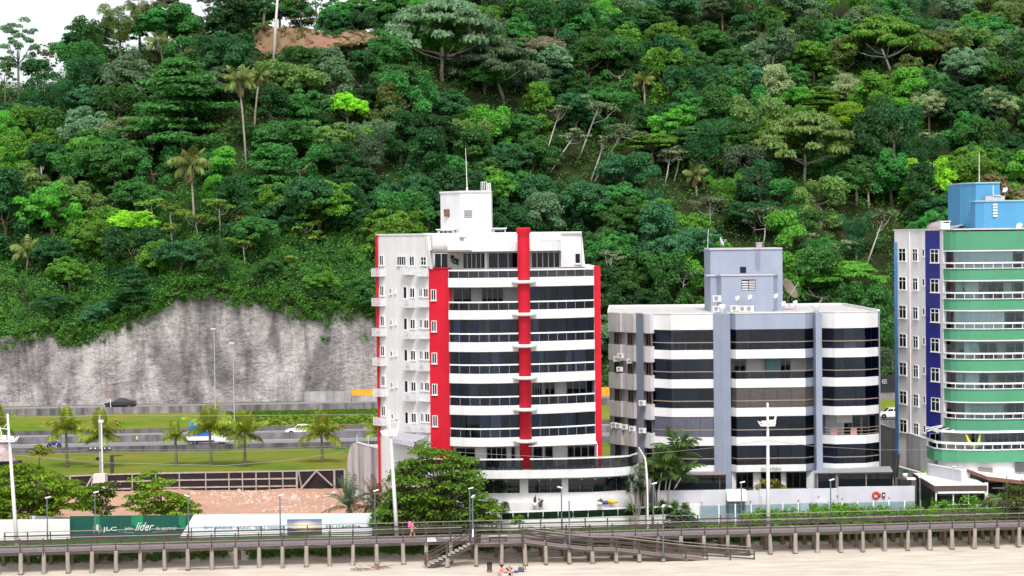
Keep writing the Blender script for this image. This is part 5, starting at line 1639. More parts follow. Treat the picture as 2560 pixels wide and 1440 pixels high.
for a, b, bk in ((1838, 1880, hole_m), (1900, 1950, hole_m), (1963, 2014, curt_m)):
    x0, y0 = pp((a + b) / 2, 193.55)
    window(GB, x0, y0, Z_(1222, 193, a), 0, round(X_(b, 193) - X_(a, 193), 1), round(Z_(1182, 193, a) - Z_(1222, 193, a), 1), 3, 0, dark_m, gl_win, bk, 'sliding_door')
def text(s, name, x0, x1, y, zbase, mt, parent, shear=0., h=None, space=1., ext=.012):
    c = bpy.data.curves.new(name, 'FONT')
    c.body = s; c.size = 1.0; c.shear = shear; c.space_character = space; c.extrude = ext; c.resolution_u = 3
    o = bpy.data.objects.new(name, c); COL.objects.link(o)
    bpy.context.view_layer.update()
    me = bpy.data.meshes.new_from_object(o.evaluated_get(bpy.context.evaluated_depsgraph_get()))
    bpy.data.objects.remove(o)
    co_ = np.empty(len(me.vertices) * 3); me.vertices.foreach_get('co', co_); co_ = co_.reshape(-1, 3)
    w = co_[:, 0].max() - co_[:, 0].min()
    k = (x1 - x0) / w
    kh = h / max(co_[:, 1].max(), .01) if h else k
    out = np.stack([(co_[:, 0] - co_[:, 0].min()) * k, -co_[:, 2], co_[:, 1] * kh], 1)
    me.vertices.foreach_set('co', out.ravel()); me.update()
    return put(name, me, mt, parent, Vector((x0, y, zbase)) - wloc(parent))
sign_m = mat('letter_grey', (.16, .15, .17), .5)
text('Son', 'lettering', X_(1900, 192.8), X_(1912, 192.8), 192.75, Z_(1175.5, 192.8, 1900), sign_m, GB, .15, .32)
text('lly Holmut', 'lettering', X_(1919, 192.8), X_(1951, 192.8), 192.75, Z_(1175, 192.8, 1925), sign_m, GB, .15, .34)

# ------------------------------------------------------------------ the green-banded tower
VT = thing('apartment_tower', 'tall tower with green curved balcony bands, navy tiled strip and bright blue roof house', 'building', (X_(2440, 198), 198, 1.5))
green = mat('green_paint', (.085, .31, .175), .55, .10, .35, 0, 8, .3, streak=.05)
navy = mat('navy_tile', (.012, .015, .20), .4, .25, 2.5, .1, 20, .5)
skyb = mat('sky_blue_paint', (.09, .32, .56), .6, .10, .5, 0, 8, .3, streak=.08)
ltb = mat('pale_blue_strip', (.22, .45, .66), .6, .35, .12, 0, 8, .3, rgb2=(.08, .24, .58))
GF = [(2358, 191.6), (2366, 190.9), (2385, 190.1), (2420, 189.5), (2470, 189.1), (2530, 189.1), (2600, 189.5), (2700, 190.6), (2780, 192)]
zv = lambda py: Z_(py, 189.2, 2480)
VB = [(577.5, 625), (671.5, 700), (748, 775), (823, 850), (899, 928), (973, 1004.5), (1048, 1079)]
VR = [657, 732, 808, 884, 959, 1034]
vtop = zv(574)
body = [pp(2238, 201.0), pp(2246, 200.2), pp(2316, 194.6), pp(2352, 192.3), pp(2360, 192.2), pp(2366, 193.2), (X_(2700, 193.8), 193.8), (X_(2780, 192), 196), (58, 214), (X_(2242, 216), 216)]
part('wall', MB().prism(body, 1.0, vtop), cream_w, VT)
part('cornice', MB().prism(offset([pp(2237, 201.1), pp(2316, 194.6), pp(2352, 192.3)] + pl(GF, 2360, 2700, 12), -.12) + [(X_(2700, 194), 195), (X_(2243, 212), 212)], vtop, vtop + .14), mat('cornice_grey', (.60, .59, .57), .7), VT)
part('strip_wall', MB().strip([pp(2238, 201.0), pp(2246, 200.2)], 1.2, Z_(605, 201, 2240), .1, .05), ltb, VT)
part('strip_wall', MB().strip([pp(2316, 194.6), pp(2352, 192.3)], 1.2, vtop - .05, .1, .06), navy, VT)
part('pipe', MB().tube([(*wall_at(2275, (2246, 200.1), (2316, 194.5))[:2], 1.5), (*wall_at(2275, (2246, 200.1), (2316, 194.5))[:2], vtop)], .06, 6), cream_w, VT)
part('corner_wall', MB().strip([pp(2353, 192.4), pp(2361, 191.5)], 1.2, vtop - .05, .4, .1), white_w, VT)
vl = pl(GF, 2360, 2720, 22)
for i, (a, b) in enumerate(VB):
    za, zb_ = zv(a), zv(b)
    part('parapet', MB().strip(vl, zb_, za, .15, 0), green, VT)
    part('lip', MB().strip(vl, zb_ - .12, zb_ - .004, .3, .02), white_c, VT)
    part('slab', MB().prism(offset(vl, .16) + [(X_(2720, 193.6), 193.6), pp(2366, 193.0)], zb_, zb_ + .2), white_c, VT)
    if i: part('lip', MB().strip(vl, za, za + .07, .3, .12), white_c, VT)
    if i == len(VB) - 1: continue
    zt = zb_ - .12; zlow = zv(VB[i + 1][0]) + .07
    zrl = zv(VR[i])
    part('handrail', MB().strip(vl, zrl - .075, zrl + .075, .1, .04), steel_w, VT)
    for j in range(14):
        pa, pb = lerp(2364, 2700, j / 14) + .2, lerp(2364, 2700, (j + 1) / 14) - .2
        if pa > 2600: continue
        q = offset(pl(GF, pa, pb, 2), .06)
        part('pane', MB().strip(q, zlow, zrl - .08, .015), gl_clear, VT)
        part('pane', MB().strip(q, zrl + .08, zt, .015), gl_clear, VT)
        q0 = offset(pl(GF, pa - .6, pa + .6, 2), .0)[1]
        part('baluster', MB().box(q0[0] - .025, q0[0] + .025, q0[1], q0[1] + .05, zlow, zrl - .075), steel_w, VT)
    r = random.Random(i + 40)
    zf = zv(VB[i + 1][1]) + .2
    A, B = (2366, 193.0), (2700, 193.7)
    px = 2382
    plan = {0: 'wwwwwwwd', 1: 'cwwpddcd', 2: 'wwwwwwdd', 3: 'pwcddpdd', 4: 'cwwdpddd', 5: 'pwccccdd'}[i]
    for ch in plan:
        x0, y0, rz = wall_at(px + 11, A, B)
        ww = X_(px + 22, y0) - X_(px, y0) 
        if ch == 'd': window(VT, x0, y0 - .03, zf, rz, round(ww, 1), 2.2, 1, 0, alu_m, gl_win, hole_m, 'sliding_door')
        elif ch == 'w': part('curtain', MB().strip(offset(pl(GF, px, px + 21.5, 2), .22 if i in (0, 2) else 1.0), zf, zt + .05, .04), mat('white_curtain', (.72, .76, .80), .9, .10, 5, stretch=(4, 4, .05)), VT)
        elif ch == 'c': part('curtain', MB().strip(offset(pl(GF, px, px + 21.5, 2), .7), zf, zt, .04), mat('sea_green_curtain', (.42, .52, .49), .9, .15, 4, stretch=(3, 3, .05)), VT)
        px += 22
# hammock-like drapes and a wall clock on open balconies
part('hammock', MB().tube([P(2398, 704, 190.6), P(2412, 727, 190.7), P(2425, 738, 190.8), P(2440, 735, 190.8), P(2455, 725, 190.7), P(2464, 704, 190.6)], [.04, .12, .2, .2, .12, .04], 6), mat('hammock_grey', (.20, .18, .19), .9, .2, 4), VT, True)
part('wall_clock', MB().lathe(P(2404, 877, 192.0), [(.02, -.03), (.2, -.03), (.2, .03), (.02, .04)], 16, (0, -1, .02)), mat('clock_grey', (.10, .10, .11), .5), VT)
# flank windows
for k in range(7):
    for px, w, h, py0, st, A, B in ((2258, .80, 1.28, 637, 71.3, (2246, 200.2), (2316, 194.6)), (2290, .62, 1.2, 637.5, 72.6, (2246, 200.2), (2316, 194.6)), (2311, .30, .72, 632, 73.4, (2246, 200.2), (2316, 194.6)), (2340, .92, 1.28, 640, 74.2, (2316, 194.6), (2352, 192.3))):
        py = py0 + st * k
        if k == 6 and px in (2340,): continue
        x0, y0, rz = wall_at(px, A, B)
        n = Vector((math.sin(rz), -math.cos(rz))) * (.06 if px == 2340 else 0)
        ww = w / math.cos(rz) * .78
        r = random.Random(k * 9 + px)
        winpx(VT, px, {2258: 18, 2290: 13, 2311: 6, 2340: 21}[px], Z_(py, y0, px) - h / 2, h, A, B, 2 if w > .4 else 1, .3 if w > .4 else 0, steel_w, gl_win, r.choice([hole_m, curt_m, mat('mauve_blind', (.12, .10, .11)), curt_m]), .06 if px == 2340 else 0)
# lower terrace of the tower
VG = [(2314, 192.6), (2322, 190.4), (2345, 188.8), (2400, 187.6), (2470, 187.2), (2560, 187.5), (2700, 188.8)]
vg = pl(VG, 2315, 2700, 20)
zg1, zg2 = Z_(1126, 187.4, 2450), Z_(1156, 187.4, 2450)
part('parapet', MB().strip(vg, zg2, zg1, .18, 0), green, VT)
part('lip', MB().strip(vg, zg1, zg1 + .09, .35, .08), white_c, VT)
part('slab', MB().prism(offset(vg, .2) + [(X_(2700, 193), 193), pp(2320, 195.5)], zg2 + .02, zg2 + .25), floor_m, VT)
part('handrail', MB().strip(vg, Z_(1112, 187.4, 2450), Z_(1106, 187.4, 2450), .12, .03), steel_w, VT)
part('handrail', MB().strip(vg, Z_(1083, 187.4, 2450), Z_(1077, 187.4, 2450), .12, .03), steel_w, VT)
for j in range(16):
    pa, pb = lerp(2318, 2690, j / 16) + .2, lerp(2318, 2690, (j + 1) / 16) - .2
    if pa > 2600: continue
    q = offset(pl(VG, pa, pb, 2), .06)
    part('pane', MB().strip(q, zg1 + .1, Z_(1112, 187.4, 2450), .015), gl_clear, VT)
    if j > 4: part('pane', MB().strip(q, Z_(1105, 187.4, 2450), Z_(1084, 187.4, 2450), .015), gl_clear, VT)
    q0 = offset(pl(VG, pa - .6, pa + .6, 2), .0)[1]
    part('baluster', MB().box(q0[0] - .03, q0[0] + .03, q0[1], q0[1] + .05, zg1 + .09, Z_(1112, 187.4, 2450)), steel_w, VT)
px = 2412
zf = zg2 + .25
part('terrace_wall', MB().strip([pp(2340, 192.6), pp(2640, 192.8)], zf, zv(1079), .1), white_w, VT)
for a, b in ((2322, 2352), (2426, 2450), (2460, 2492), (2492, 2520), (2522, 2560)):
    x0, y0 = pp((a + b) / 2, 192.5)
    window(VT, x0, y0, zf, 0, round(X_(b, y0) - X_(a, y0), 1), 2.0, 2, 0, alu_m, gl_win, hole_m, 'sliding_door')
# glazed pergola roof over the terrace corner
gp = MB()
for t in (0, .25, .5, .75, 1):
    a = P(lerp(2356, 2420, t), lerp(1066, 1081, t), 191.0 - t * 1.2); b = P(lerp(2318, 2402, t), lerp(1078, 1083, t), 190.2 - t * 2.2)
    gp.beam(a, b, .1, .08)
gp.beam(P(2314, 1072, 191.5), P(2356, 1063, 192.0), .1, .1)
part('pergola_beam', gp, steel_w, VT)
part('pergola_glass', MB().face(P(2316, 1076, 190.6), P(2404, 1083, 188.0), P(2422, 1080, 189.8), P(2358, 1064, 191.6)), mat('smoked_glass', (.05, .045, .05), .1, .2, 1, 0, 8, .6), VT)
hm = MB()
for p in ([P(2415, 1086, 189), P(2425, 1112, 188.6), P(2436, 1122, 188.6), P(2446, 1112, 188.6), P(2450, 1086, 189)],):
    hm.tube(p, [.05, .22, .35, .2, .04], 7)
h_ = thing('hammock', 'bright yellow hammock slung on the lower terrace of the green tower', 'hammock', P(2436, 1122, 188.6)); part('cloth', hm, mat('yellow_cloth', (.75, .68, .05), .8, .15, 3), h_, True)
# base wall, glass block panel
part('base_wall', MB().strip(offset(vg, .5), 1.0, zg2 - .01, .3), cream_w, VT)
gbk = MB()
for i in range(6):
    for j in range(5):
        x0 = X_(2537, 187.6) + i * .19; z0 = Z_(1180, 187.6, 2540) + j * .19
        gbk.box(x0, x0 + .165, 187.55, 187.75, z0, z0 + .165)
part('glass_block', gbk, mat('glass_block_grey', (.12, .12, .13), .3), VT)
# blue roof house
zt1, zt2 = Z_(459, 198, 2450), Z_(504, 195.5, 2500)
part('roof_house', MB().prism([pp(2402, 200.5), pp(2442, 198.0), pp(2502, 198.0), (X_(2502, 198), 206), (X_(2402, 200.5), 206)], vtop - .2, zt1), skyb, VT)
part('roof_house_cap', MB().prism(offset([pp(2402, 200.5), pp(2442, 198.0), pp(2502, 198.0)], -.1) + [(X_(2502, 198), 206), (X_(2402, 200.5), 206)], zt1, zt1 + .14), mat('teal_cap', (.32, .50, .50), .7), VT)
part('roof_house', MB().prism([pp(2430, 197.8), pp(2440, 196.0), pp(2462, 195.4), pp(2500, 195.0), pp(2680, 195.4), (X_(2680, 195.4), 203), (X_(2430, 197.8), 197.95)], vtop - .2, zt2), skyb, VT)
part('roof_house_cap', MB().prism(offset([pp(2428, 198.2), pp(2440, 196.0), pp(2462, 195.4), pp(2500, 195.0), pp(2680, 195.4)], -.1) + [(X_(2680, 195.4), 200), (X_(2504, 198.2), 200), (X_(2504, 197.9), 197.9)], zt2, zt2 + .14), MATS['teal_cap'], VT)
lv2 = MB()
for k in range(5): lv2.box(X_(2484, 195.1), X_(2495, 195.1), 194.98, 195.06, Z_(542, 195, 2490) + k * .27, Z_(542, 195, 2490) + k * .27 + .18)
part('louvre', lv2, white_c, VT)
part('vent_block', MB().box(X_(2465, 196.5), X_(2513, 196.5), 196.3, 197.6, zt2 + .14, Z_(490, 196.5, 2490)), mat('vent_pinkish', (.50, .46, .52), .7, .2, 3, stretch=(.2, .2, 6)), VT)
part('pipe', MB().tube([P(2483, 464, 196.2), P(2483, 488, 196.2), P(2503, 489, 196.2)], .05, 6), white_c, VT)
t = thing('antenna_mast', 'tall thin antenna pole on the blue roof house', 'antenna', P(2448, 458, 201)); part('mast', MB().tube([P(2448, 458, 201), P(2448, 380, 201)], [.06, .03], 6), mat('pole_cream', (.62, .58, .52), .6), t)
dish('white dish tilted upward at the outer side of the blue roof house', 2513, 475, 198, .6, -.9, .6, white_c)
dish('white dish on the roof in front of the blue roof house', 2548, 565, 194.5, .7, -.9, .6, white_c)
part('chimney', MB().box(X_(2354, 197), X_(2377, 197), 197, 198.2, vtop, Z_(554, 197, 2366)), white_w, VT)
part('chimney_cap', MB().box(X_(2352, 197), X_(2379, 197), 196.9, 198.3, Z_(554, 197, 2366), Z_(552, 197, 2366)), white_c, VT)
part('chimney_opening', MB().box(X_(2362, 197), X_(2374, 197), 196.98, 196.995, Z_(557.5, 197, 2366), Z_(555, 197, 2366)), hole_m, VT)
part('roof_shelter', MB().hexa([P(2376, 572, 198.5), P(2408, 563, 198.5), P(2408, 562, 201), P(2376, 568, 201)], [p + Vector((0, 0, .1)) for p in (P(2376, 572, 198.5), P(2408, 563, 198.5), P(2408, 562, 201), P(2376, 568, 201))]), mat('shelter_grey', (.38, .36, .37), .6), VT)
part('roof_dome', MB().lathe((X_(2350, 203), 203, vtop), [(1.3, 0), (1.2, .4), (.8, .75), (.1, .9)], 16), mat('dome_pinkish', (.36, .26, .29), .7, .15, 2), VT, True)

# boundary walls between the grey block and the green tower
sidewall('boundary_wall', 'tall grey stained concrete wall between the grey block and the green tower', (2196, 208), (2330, 190.5), 8.35, 1.2, mat('grey_stained', (.54, .52, .52), .9, .15, .5, .15, 8, .1, streak=.35), False)
sidewall('boundary_wall', 'lower white wall stepping down towards the beach under the green terrace', (2318, 190.3), (2402, 185.0), 6.2, 1.2, mat('lilac_wall', (.58, .56, .60), .85, .1, .6, streak=.12), False)
sidewall('boundary_wall', 'long low cream wall with small lamps behind the potted plants', (2232, 199), (2392, 184.6), 5.1, 1.2, mat('grey_cream', (.50, .48, .48), .85, .1, .6, streak=.2), False)
# ================================================================== boardwalk
wood_d = mat('dark_rail_wood', (.085, .066, .060), .8, .3, 2.5, .2, 20, .2, stretch=(.4, 3, 3))
wood_t = mat('grey_rail_cap', (.30, .265, .225), .8, .2, 2.5, .2, 20, .2)
plank_m = mat('grey_deck_wood', (.30, .255, .25), .85, .35, 6, .2, 20, .2, stretch=(3, .3, 1))
pile_m = mat('weathered_pile', (.42, .37, .315), .9, .30, 2.2, .5, 14, .1, stretch=(1, 1, .35), streak=.3)
pile_d = mat('brown_pile', (.22, .17, .135), .9, .35, 2.2, .5, 14, .1, stretch=(1, 1, .35))
lead_m = mat('lamp_post_grey', (.12, .15, .18), .45, .1, 2, 0, 8, .5)
WA, WB = Vector((X_(0, 167.5, 1385), 167.5)), Vector((X_(2560, 176.1, 1317), 176.1))
WU = (WB - WA).normalized(); WN = Vector((-WU.y, WU.x))
WRZ = math.atan2(WU.y, WU.x)
DZ, DW = 2.40, 3.7
def wk(s, t, z=0.):
    q = WA + WU * s + WN * t
    return Vector((q.x, q.y, z))
def ws(px, t=0.):
    """distance along the boardwalk of column px on the line t metres behind its front edge"""
    o = WA + WN * t; k = (px - 1280) / FPX
    return (k * o.y - o.x) / (WU.x - k * WU.y)
FP = [-20, 38.6, 97, 158, 217, 278, 339, 400, 458.5, 519, 579, 637.5, 696, 756, 814.5, 873, 933, 1000, 1058, 1119, 1178, 1241, 1300, 1354, 1409, 1468, 1525, 1583, 1639, 1698, 1756, 1814, 1870, 1922, 1984, 2040, 2098, 2154, 2209, 2266, 2322, 2378, 2434, 2490, 2545, 2600]
FS = [ws(p) for p in FP]
BW = thing('boardwalk', 'long weathered wooden boardwalk on piles with brown railings along the beach', 'boardwalk', wk(FS[20], 1.8, .5))
def wbox(mb, s0, s1, t0, t1, z0, z1, za=None, zb=None):
    """box in boardwalk directions; za, zb: heights added at each end for slopes"""
    a, b = (za or 0), (zb or 0)
    return mb.hexa([wk(s0, t0, z0 + a), wk(s1, t0, z0 + b), wk(s1, t1, z0 + b), wk(s0, t1, z0 + a)], [wk(s0, t0, z1 + a), wk(s1, t0, z1 + b), wk(s1, t1, z1 + b), wk(s0, t1, z1 + a)])
r = random.Random(4)
mb = MB(); s = FS[0] - 1
while s < FS[-1] + 1:
    j = r.uniform(-.008, .008)
    wbox(mb, s, s + .125, .02 + r.uniform(-.03, .03), DW + r.uniform(-.03, .03), DZ - .045 + j, DZ + j)
    s += .15
part('deck_plank', mb, plank_m, BW, kind='stuff')
s0, s1 = ws(1178), ws(1303)
mb = MB(); s = s0
while s < s1:
    wbox(mb, s, s + .125, -2.0, .0, DZ - .045, DZ); s += .15
part('landing_plank', mb, plank_m, BW, kind='stuff')
for t in (.06, 1.8, DW - .1):
    part('beam', wbox(MB(), FS[0] - 1, FS[-1] + 1, t - .07, t + .07, DZ - .30, DZ - .05), wood_d, BW)
part('beam', wbox(MB(), s0, s1, -2.0, -1.86, DZ - .3, DZ - .05), wood_d, BW)
pm = shared('pile', lambda: MB().lathe((0, 0, 0), [(.20, -1.0), (.19, .2), (.165, 1.4), (.16, 2.1)], 9), True)
pf = shared('pile_foot', lambda: MB().lathe((0, 0, 0), [(.20, -.6), (.205, -.02), (.198, .10), (.19, .13)], 9), True)
foot_m = mat('wet_pile_foot', (.20, .11, .07), .9, .3, 3)
def pile(s, t, mt, top=DZ - .1, foot=True, rad=1., parent=BW):
    q = wk(s, t)
    z = beach_z(q.x, q.y) - .02
    h = top - z
    o = put('pile', pm, mt, parent, Vector((q.x, q.y, z)) - wloc(parent), (r.uniform(-.03, .03), r.uniform(-.03, .03), r.uniform(0, 6)), (rad * r.uniform(.9, 1.12), rad * r.uniform(.9, 1.12), h / 2.1))
    if foot: put('stained_foot', pf, foot_m, o, (0, 0, 0), (0, 0, 0), (1.02, 1.02, 2.1 / h))
for i, (px, s) in enumerate(zip(FP, FS)):
    if 1310 < px < 1900: continue
    t0 = -1.92 if 1178 <= px <= 1300 else .06
    pile(s, t0, pile_m, foot=r.random() < .7)
    pile(s + r.uniform(-.15, .25), 1.9 if px > 1170 else DW - .3, pile_d, rad=.9)
    if px > 1170: pile(s + r.uniform(-.35, .1), DW - .2, pile_d, rad=1.0)
for px in FP:
    if 1310 < px < 1900:
        for t, m_ in ((.06, pile_m), (1.9, pile_d), (DW - .2, pile_d)): pile(ws(px) + r.uniform(-.1, .1), t, m_, foot=t < .1)
pm2 = shared('rail_post', lambda: MB().box(-.05, .05, -.05, .05, -.42, 1.12))
def rpost(s, t, z=DZ, parent=None, thick=1.):
    q = wk(s, t, z)
    put('rail_post', pm2, wood_d, parent or BW, q - wloc(parent or BW), (0, 0, WRZ), (thick, thick, 1))
for px, s in zip(FP, FS):
    if not (1178 < px < 1300): rpost(s, .0)
    if not (290 < 0): rpost(s + .12, DW)
for px in (1181, 1241): rpost(ws(px, -2), -2.0)
rpost(ws(1300, -2), -2.0, thick=2.0)
def rails(s0, s1, t, z0=DZ, z1=DZ, parent=None):
    for h, w, hh, m_ in ((1.12, .12, .05, wood_t), (.78, .04, .11, wood_d), (.40, .04, .11, wood_d)):
        part('rail', wbox(MB(), s0, s1, t - w / 2, t + w / 2, h - hh / 2, h + hh / 2, z0, z1), m_, parent or BW)
for a, b in zip(range(0, len(FS) - 1, 3), list(range(3, len(FS) - 1, 3)) + [len(FS) - 1]):
    for c, d in ((a, b),):
        if FP[c] >= 1178 and FP[d] <= 1300: continue
        e0, e1 = FS[c], FS[d]
        if FP[c] < 1150 < FP[d]: e1 = ws(1148)
        if FP[c] < 1300 < FP[d] and FP[c] >= 1178: e0 = ws(1300)
        rails(e0 + .005, e1 - .005, .0)
    rails(FS[a] + .005, FS[b] - .005, DW)
rails(ws(1181, -2), ws(1300, -2), -2.0)
# stairs down to the sand
ST = thing('beach_stairs', 'wooden stairs with open treads going down from the boardwalk to the sand', 'stairs', wk(ws(1048, -2), -1.5, .4))
sa, sb = ws(1172, -2), ws(1048, -2)
NS = 12
for t in (-1.95, -.75):
    part('stringer', wbox(MB(), sb, sa, t - .04, t + .04, -.38, -.1, .42, DZ), wood_d, ST)
for k in range(NS):
    f = (k + .5) / NS
    part('tread', wbox(MB(), lerp(sa, sb, f) - .19, lerp(sa, sb, f) + .17, -1.9, -.8, -.05, 0, lerp(DZ, .42, f), lerp(DZ, .42, f)), mat('pale_tread', (.46, .40, .38), .85, .2, 4), ST)
for t in (-1.97, -.73):
    for h in (1.0, .62):
        part('handrail', wbox(MB(), sb + .2, sa, t - .03, t + .03, h - .045, h + .045, .42, DZ), wood_d, ST)
    for f in (.02, .5, .93):
        q = wk(lerp(sa, sb, f), t, lerp(DZ, .42, f))
        part('post', MB().box(q.x - .05, q.x + .05, q.y - .05, q.y + .05, q.z - .5, q.z + 1.05), wood_d, ST)
pile(lerp(sa, sb, .5), -1.9, pile_m, 1.25, parent=ST); pile(lerp(sa, sb, .93), -1.9, pile_m, .6, False, .8, parent=ST)
# ramp
RM = thing('access_ramp', 'long wooden ramp with railings sloping from the boardwalk down to the sand', 'ramp', wk(ws(1600, -2), -1.2, .5))
RPX = [(1300, 1356), (1358, 1363.5), (1417, 1371), (1475, 1377), (1534, 1377.5), (1592, 1384), (1652, 1391), (1708, 1397.5), (1762, 1402), (1820, 1406), (1880, 1410)]
rz_ = []
for px, py in RPX:
    s = ws(px, -2); q = wk(s, -2); rz_.append((s, Z_(py, q.y, px) + .06, px))
for (s0, z0, _), (s1, z1, px) in zip(rz_, rz_[1:]):
    mb = MB(); n = 13
    for k in range(n):
        a, b = lerp(s0, s1, k / n), lerp(s0, s1, (k + .86) / n)
        wbox(mb, a, b, -2.0, -.25, -.045, 0, lerp(z0, z1, k / n), lerp(z0, z1, (k + .86) / n))
    part('ramp_plank', mb, mat('pinkish_deck_wood', (.33, .26, .245), .85, .3, 6, .2, 20, .2, stretch=(3, .3, 1)), RM, kind='stuff')
    for t in (-1.95, -.3): part('beam', wbox(MB(), s0, s1, t - .05, t + .05, -.26, -.05, z0, z1), wood_d, RM)
    rails(s0, s1, -2.03, z0, z1, RM)
    rails(s0, s1, -.22, z0, z1, RM)
for s, z, px in rz_[1:]:
    rpost(s, -2.03, z, RM); rpost(s, -.22, z, RM)
    if px < 1720:
        for t, m_ in ((-1.95, pile_m), (-.35, pile_d)): pile(s, t, m_, z - .1, t < -1, 1, RM)
s, z, _ = rz_[-1]
part('flap', wbox(MB(), s, ws(1935, -1.5), -2.0, -.3, -.1, -.03, z, .46), MATS['pinkish_deck_wood'], RM)

# ------------------------------------------------------------------ lamp posts and masts
def lamp(px, py, t, zb, i, label, turn=0):
    s = ws(px, t); q = wk(s, t, zb)
    top = P(px, py, q.y)
    h = top.z - zb
    root = thing('lamp_post', label, 'lamp post', q, 'slim lamp posts along the boardwalk')
    put('pole', shared('lamp_pole', lambda: MB().lathe((0, 0, 0), [(.075, 0), (.07, .4), (.055, .5), (.05, 1)], 9), True), lead_m, root, (0, 0, 0), (0, 0, 0), (1, 1, h))
    put('lamp_head', shared('lamp_head', lambda: MB().hexa([(-.12, -.10, 0), (.34, -.12, .10), (.34, .12, .10), (-.12, .10, 0)], [(-.12, -.08, .09), (.32, -.10, .19), (.32, .10, .19), (-.12, .08, .09)])), mat('lamp_white', (.70, .71, .72), .4, .05, 3), root, (0, 0, h), (0, 0, turn))
    put('base_plate', shared('lamp_base', lambda: MB().box(-.18, .18, -.18, .18, 0, .05)), lead_m, root)
LP = [(108, 1246, 3.9, 'slim lamp post in front of the white wall, second from the edge of the plot', 0), (228, 1233, 3.9, 'slim lamp post in front of the green hoarding emblem', .3), (462, 1242, 3.9, 'slim lamp post at the slanted joint of green and white hoarding', 2.6), (692, 1240, 3.9, 'slim reddish-grey lamp post before the white hoarding print', .1), (930, 1229, 3.9, 'slim lamp post at the end of the white hoarding beside the dying palms', .4), (1168, 1223, 3.9, 'taller of the two lamp posts standing together before the big almond tree', 0),
      (1398, 1221, 4.2, 'lamp post in front of the second dark strip window of the podium', 2.8), (1628, 1211, 4.3, 'lamp post with white arm beside the palm cluster', .2), (1849, 1208, 4.2, 'lamp post in front of the hooded door of the garden wall', 0), (2073, 1202, 4.2, 'lamp post before the garden wall, nearest the lifebuoy', .3), (2297, 1194, 4.2, 'lamp post in front of the white-roofed kiosk', .2), (2515, 1190, 4.2, 'lamp post in front of the brown-roofed beach house', .2)]
for i, (px, py, t, l, tu) in enumerate(LP): lamp(px, py, t, 1.4, i, l, tu)
lamp(1175, 1244, -2.1, DZ, 20, 'shorter of the two lamp posts standing together, at the head of the stairs', 1.2)
lamp(1417, 1252, -2.15, rz_[2][1], 21, 'lamp post on the upper part of the ramp railing', 1.2)
lamp(1652, 1268, -2.15, rz_[6][1], 22, 'lamp post on the lower part of the ramp railing', 1.2)
part('number_plate', MB().box(*sum([[q - .06, q + .06] for q in wk(ws(1175, -2.2), -2.2)[:2]], []), DZ + .6, DZ + 1.25), steel_w, bpy.data.objects['lamp_post.012'])
def mast(px0, py0, px1, py1, nest, t, label, fl=1):
    s = ws(px0, t); b = wk(s, t); zb = beach_z(b.x, b.y) - .1; b.z = zb
    top = P(px1, py1, b.y)
    root = thing('signal_mast', label, 'mast', b, 'tall white masts along the boardwalk')
    part('pole', MB().tube([b, b.lerp(top, .5), b.lerp(top, .88), top], [.20, .155, .11, .08], 12), steel_w, root, True)
    part('tip', MB().lathe(top, [(.05, -.05), (.11, .0), (.1, .12), (.02, .2)], 8), steel_w, root)
    n = P(lerp(px1, px0, (nest - py1) / (py0 - py1)), nest, b.y)
    mb = MB()
    mb.box(n.x - .62, n.x + .62, n.y - .4, n.y + .4, n.z - .06, n.z + .06)
    for sx in (-1, 1):
        for sy in (-.38, .38):
            mb.beam((n.x + sx * .6, n.y + sy, n.z), (n.x + sx * .78, n.y + sy, n.z + (.35 if sx * fl < 0 else 1.15)), .07, .07)
    mb.beam((n.x + fl * .78, n.y - .38, n.z + 1.12), (n.x, n.y - .2, n.z + 1.0), .06, .06)
    mb.beam((n.x + fl * .7, n.y - .38, n.z + .5), (n.x, n.y - .38, n.z + .45), .06, .06)
    mb.beam((n.x - .78, n.y - .38, n.z + .3), (n.x + .7, n.y - .38, n.z + .18), .05, .08)
    part('basket', mb, steel_w, root)
    part('stay', MB().tube([n + Vector((fl * .4, 0, 1.1)), top - Vector((0, 0, .6))], .02, 5), steel_w, root)
    for dx in (.3, -.35): part('floodlight', MB().hexa([(n.x + fl * dx - .18, n.y - .45, n.z + .1), (n.x + fl * dx + .18, n.y - .45, n.z + .1), (n.x + fl * dx + .18, n.y - .25, n.z + .12), (n.x + fl * dx - .18, n.y - .25, n.z + .12)], [(n.x + fl * dx - .2, n.y - .5, n.z + .36), (n.x + fl * dx + .2, n.y - .5, n.z + .36), (n.x + fl * dx + .2, n.y - .22, n.z + .42), (n.x + fl * dx - .2, n.y - .22, n.z + .42)]), steel_w, root)
mast(33, 1385, 19, 1040, 1102, 4.3, 'tall white mast with a basket in front of the rusty-roofed shack', -1)
mast(986, 1392, 973, 1030, 1086, 4.2, 'tall white mast with a basket beside the big almond tree', 1)
mast(1916, 1372, 1919, 1012, 1063, 4.4, 'tall white mast with a basket in front of the grey block', 1)
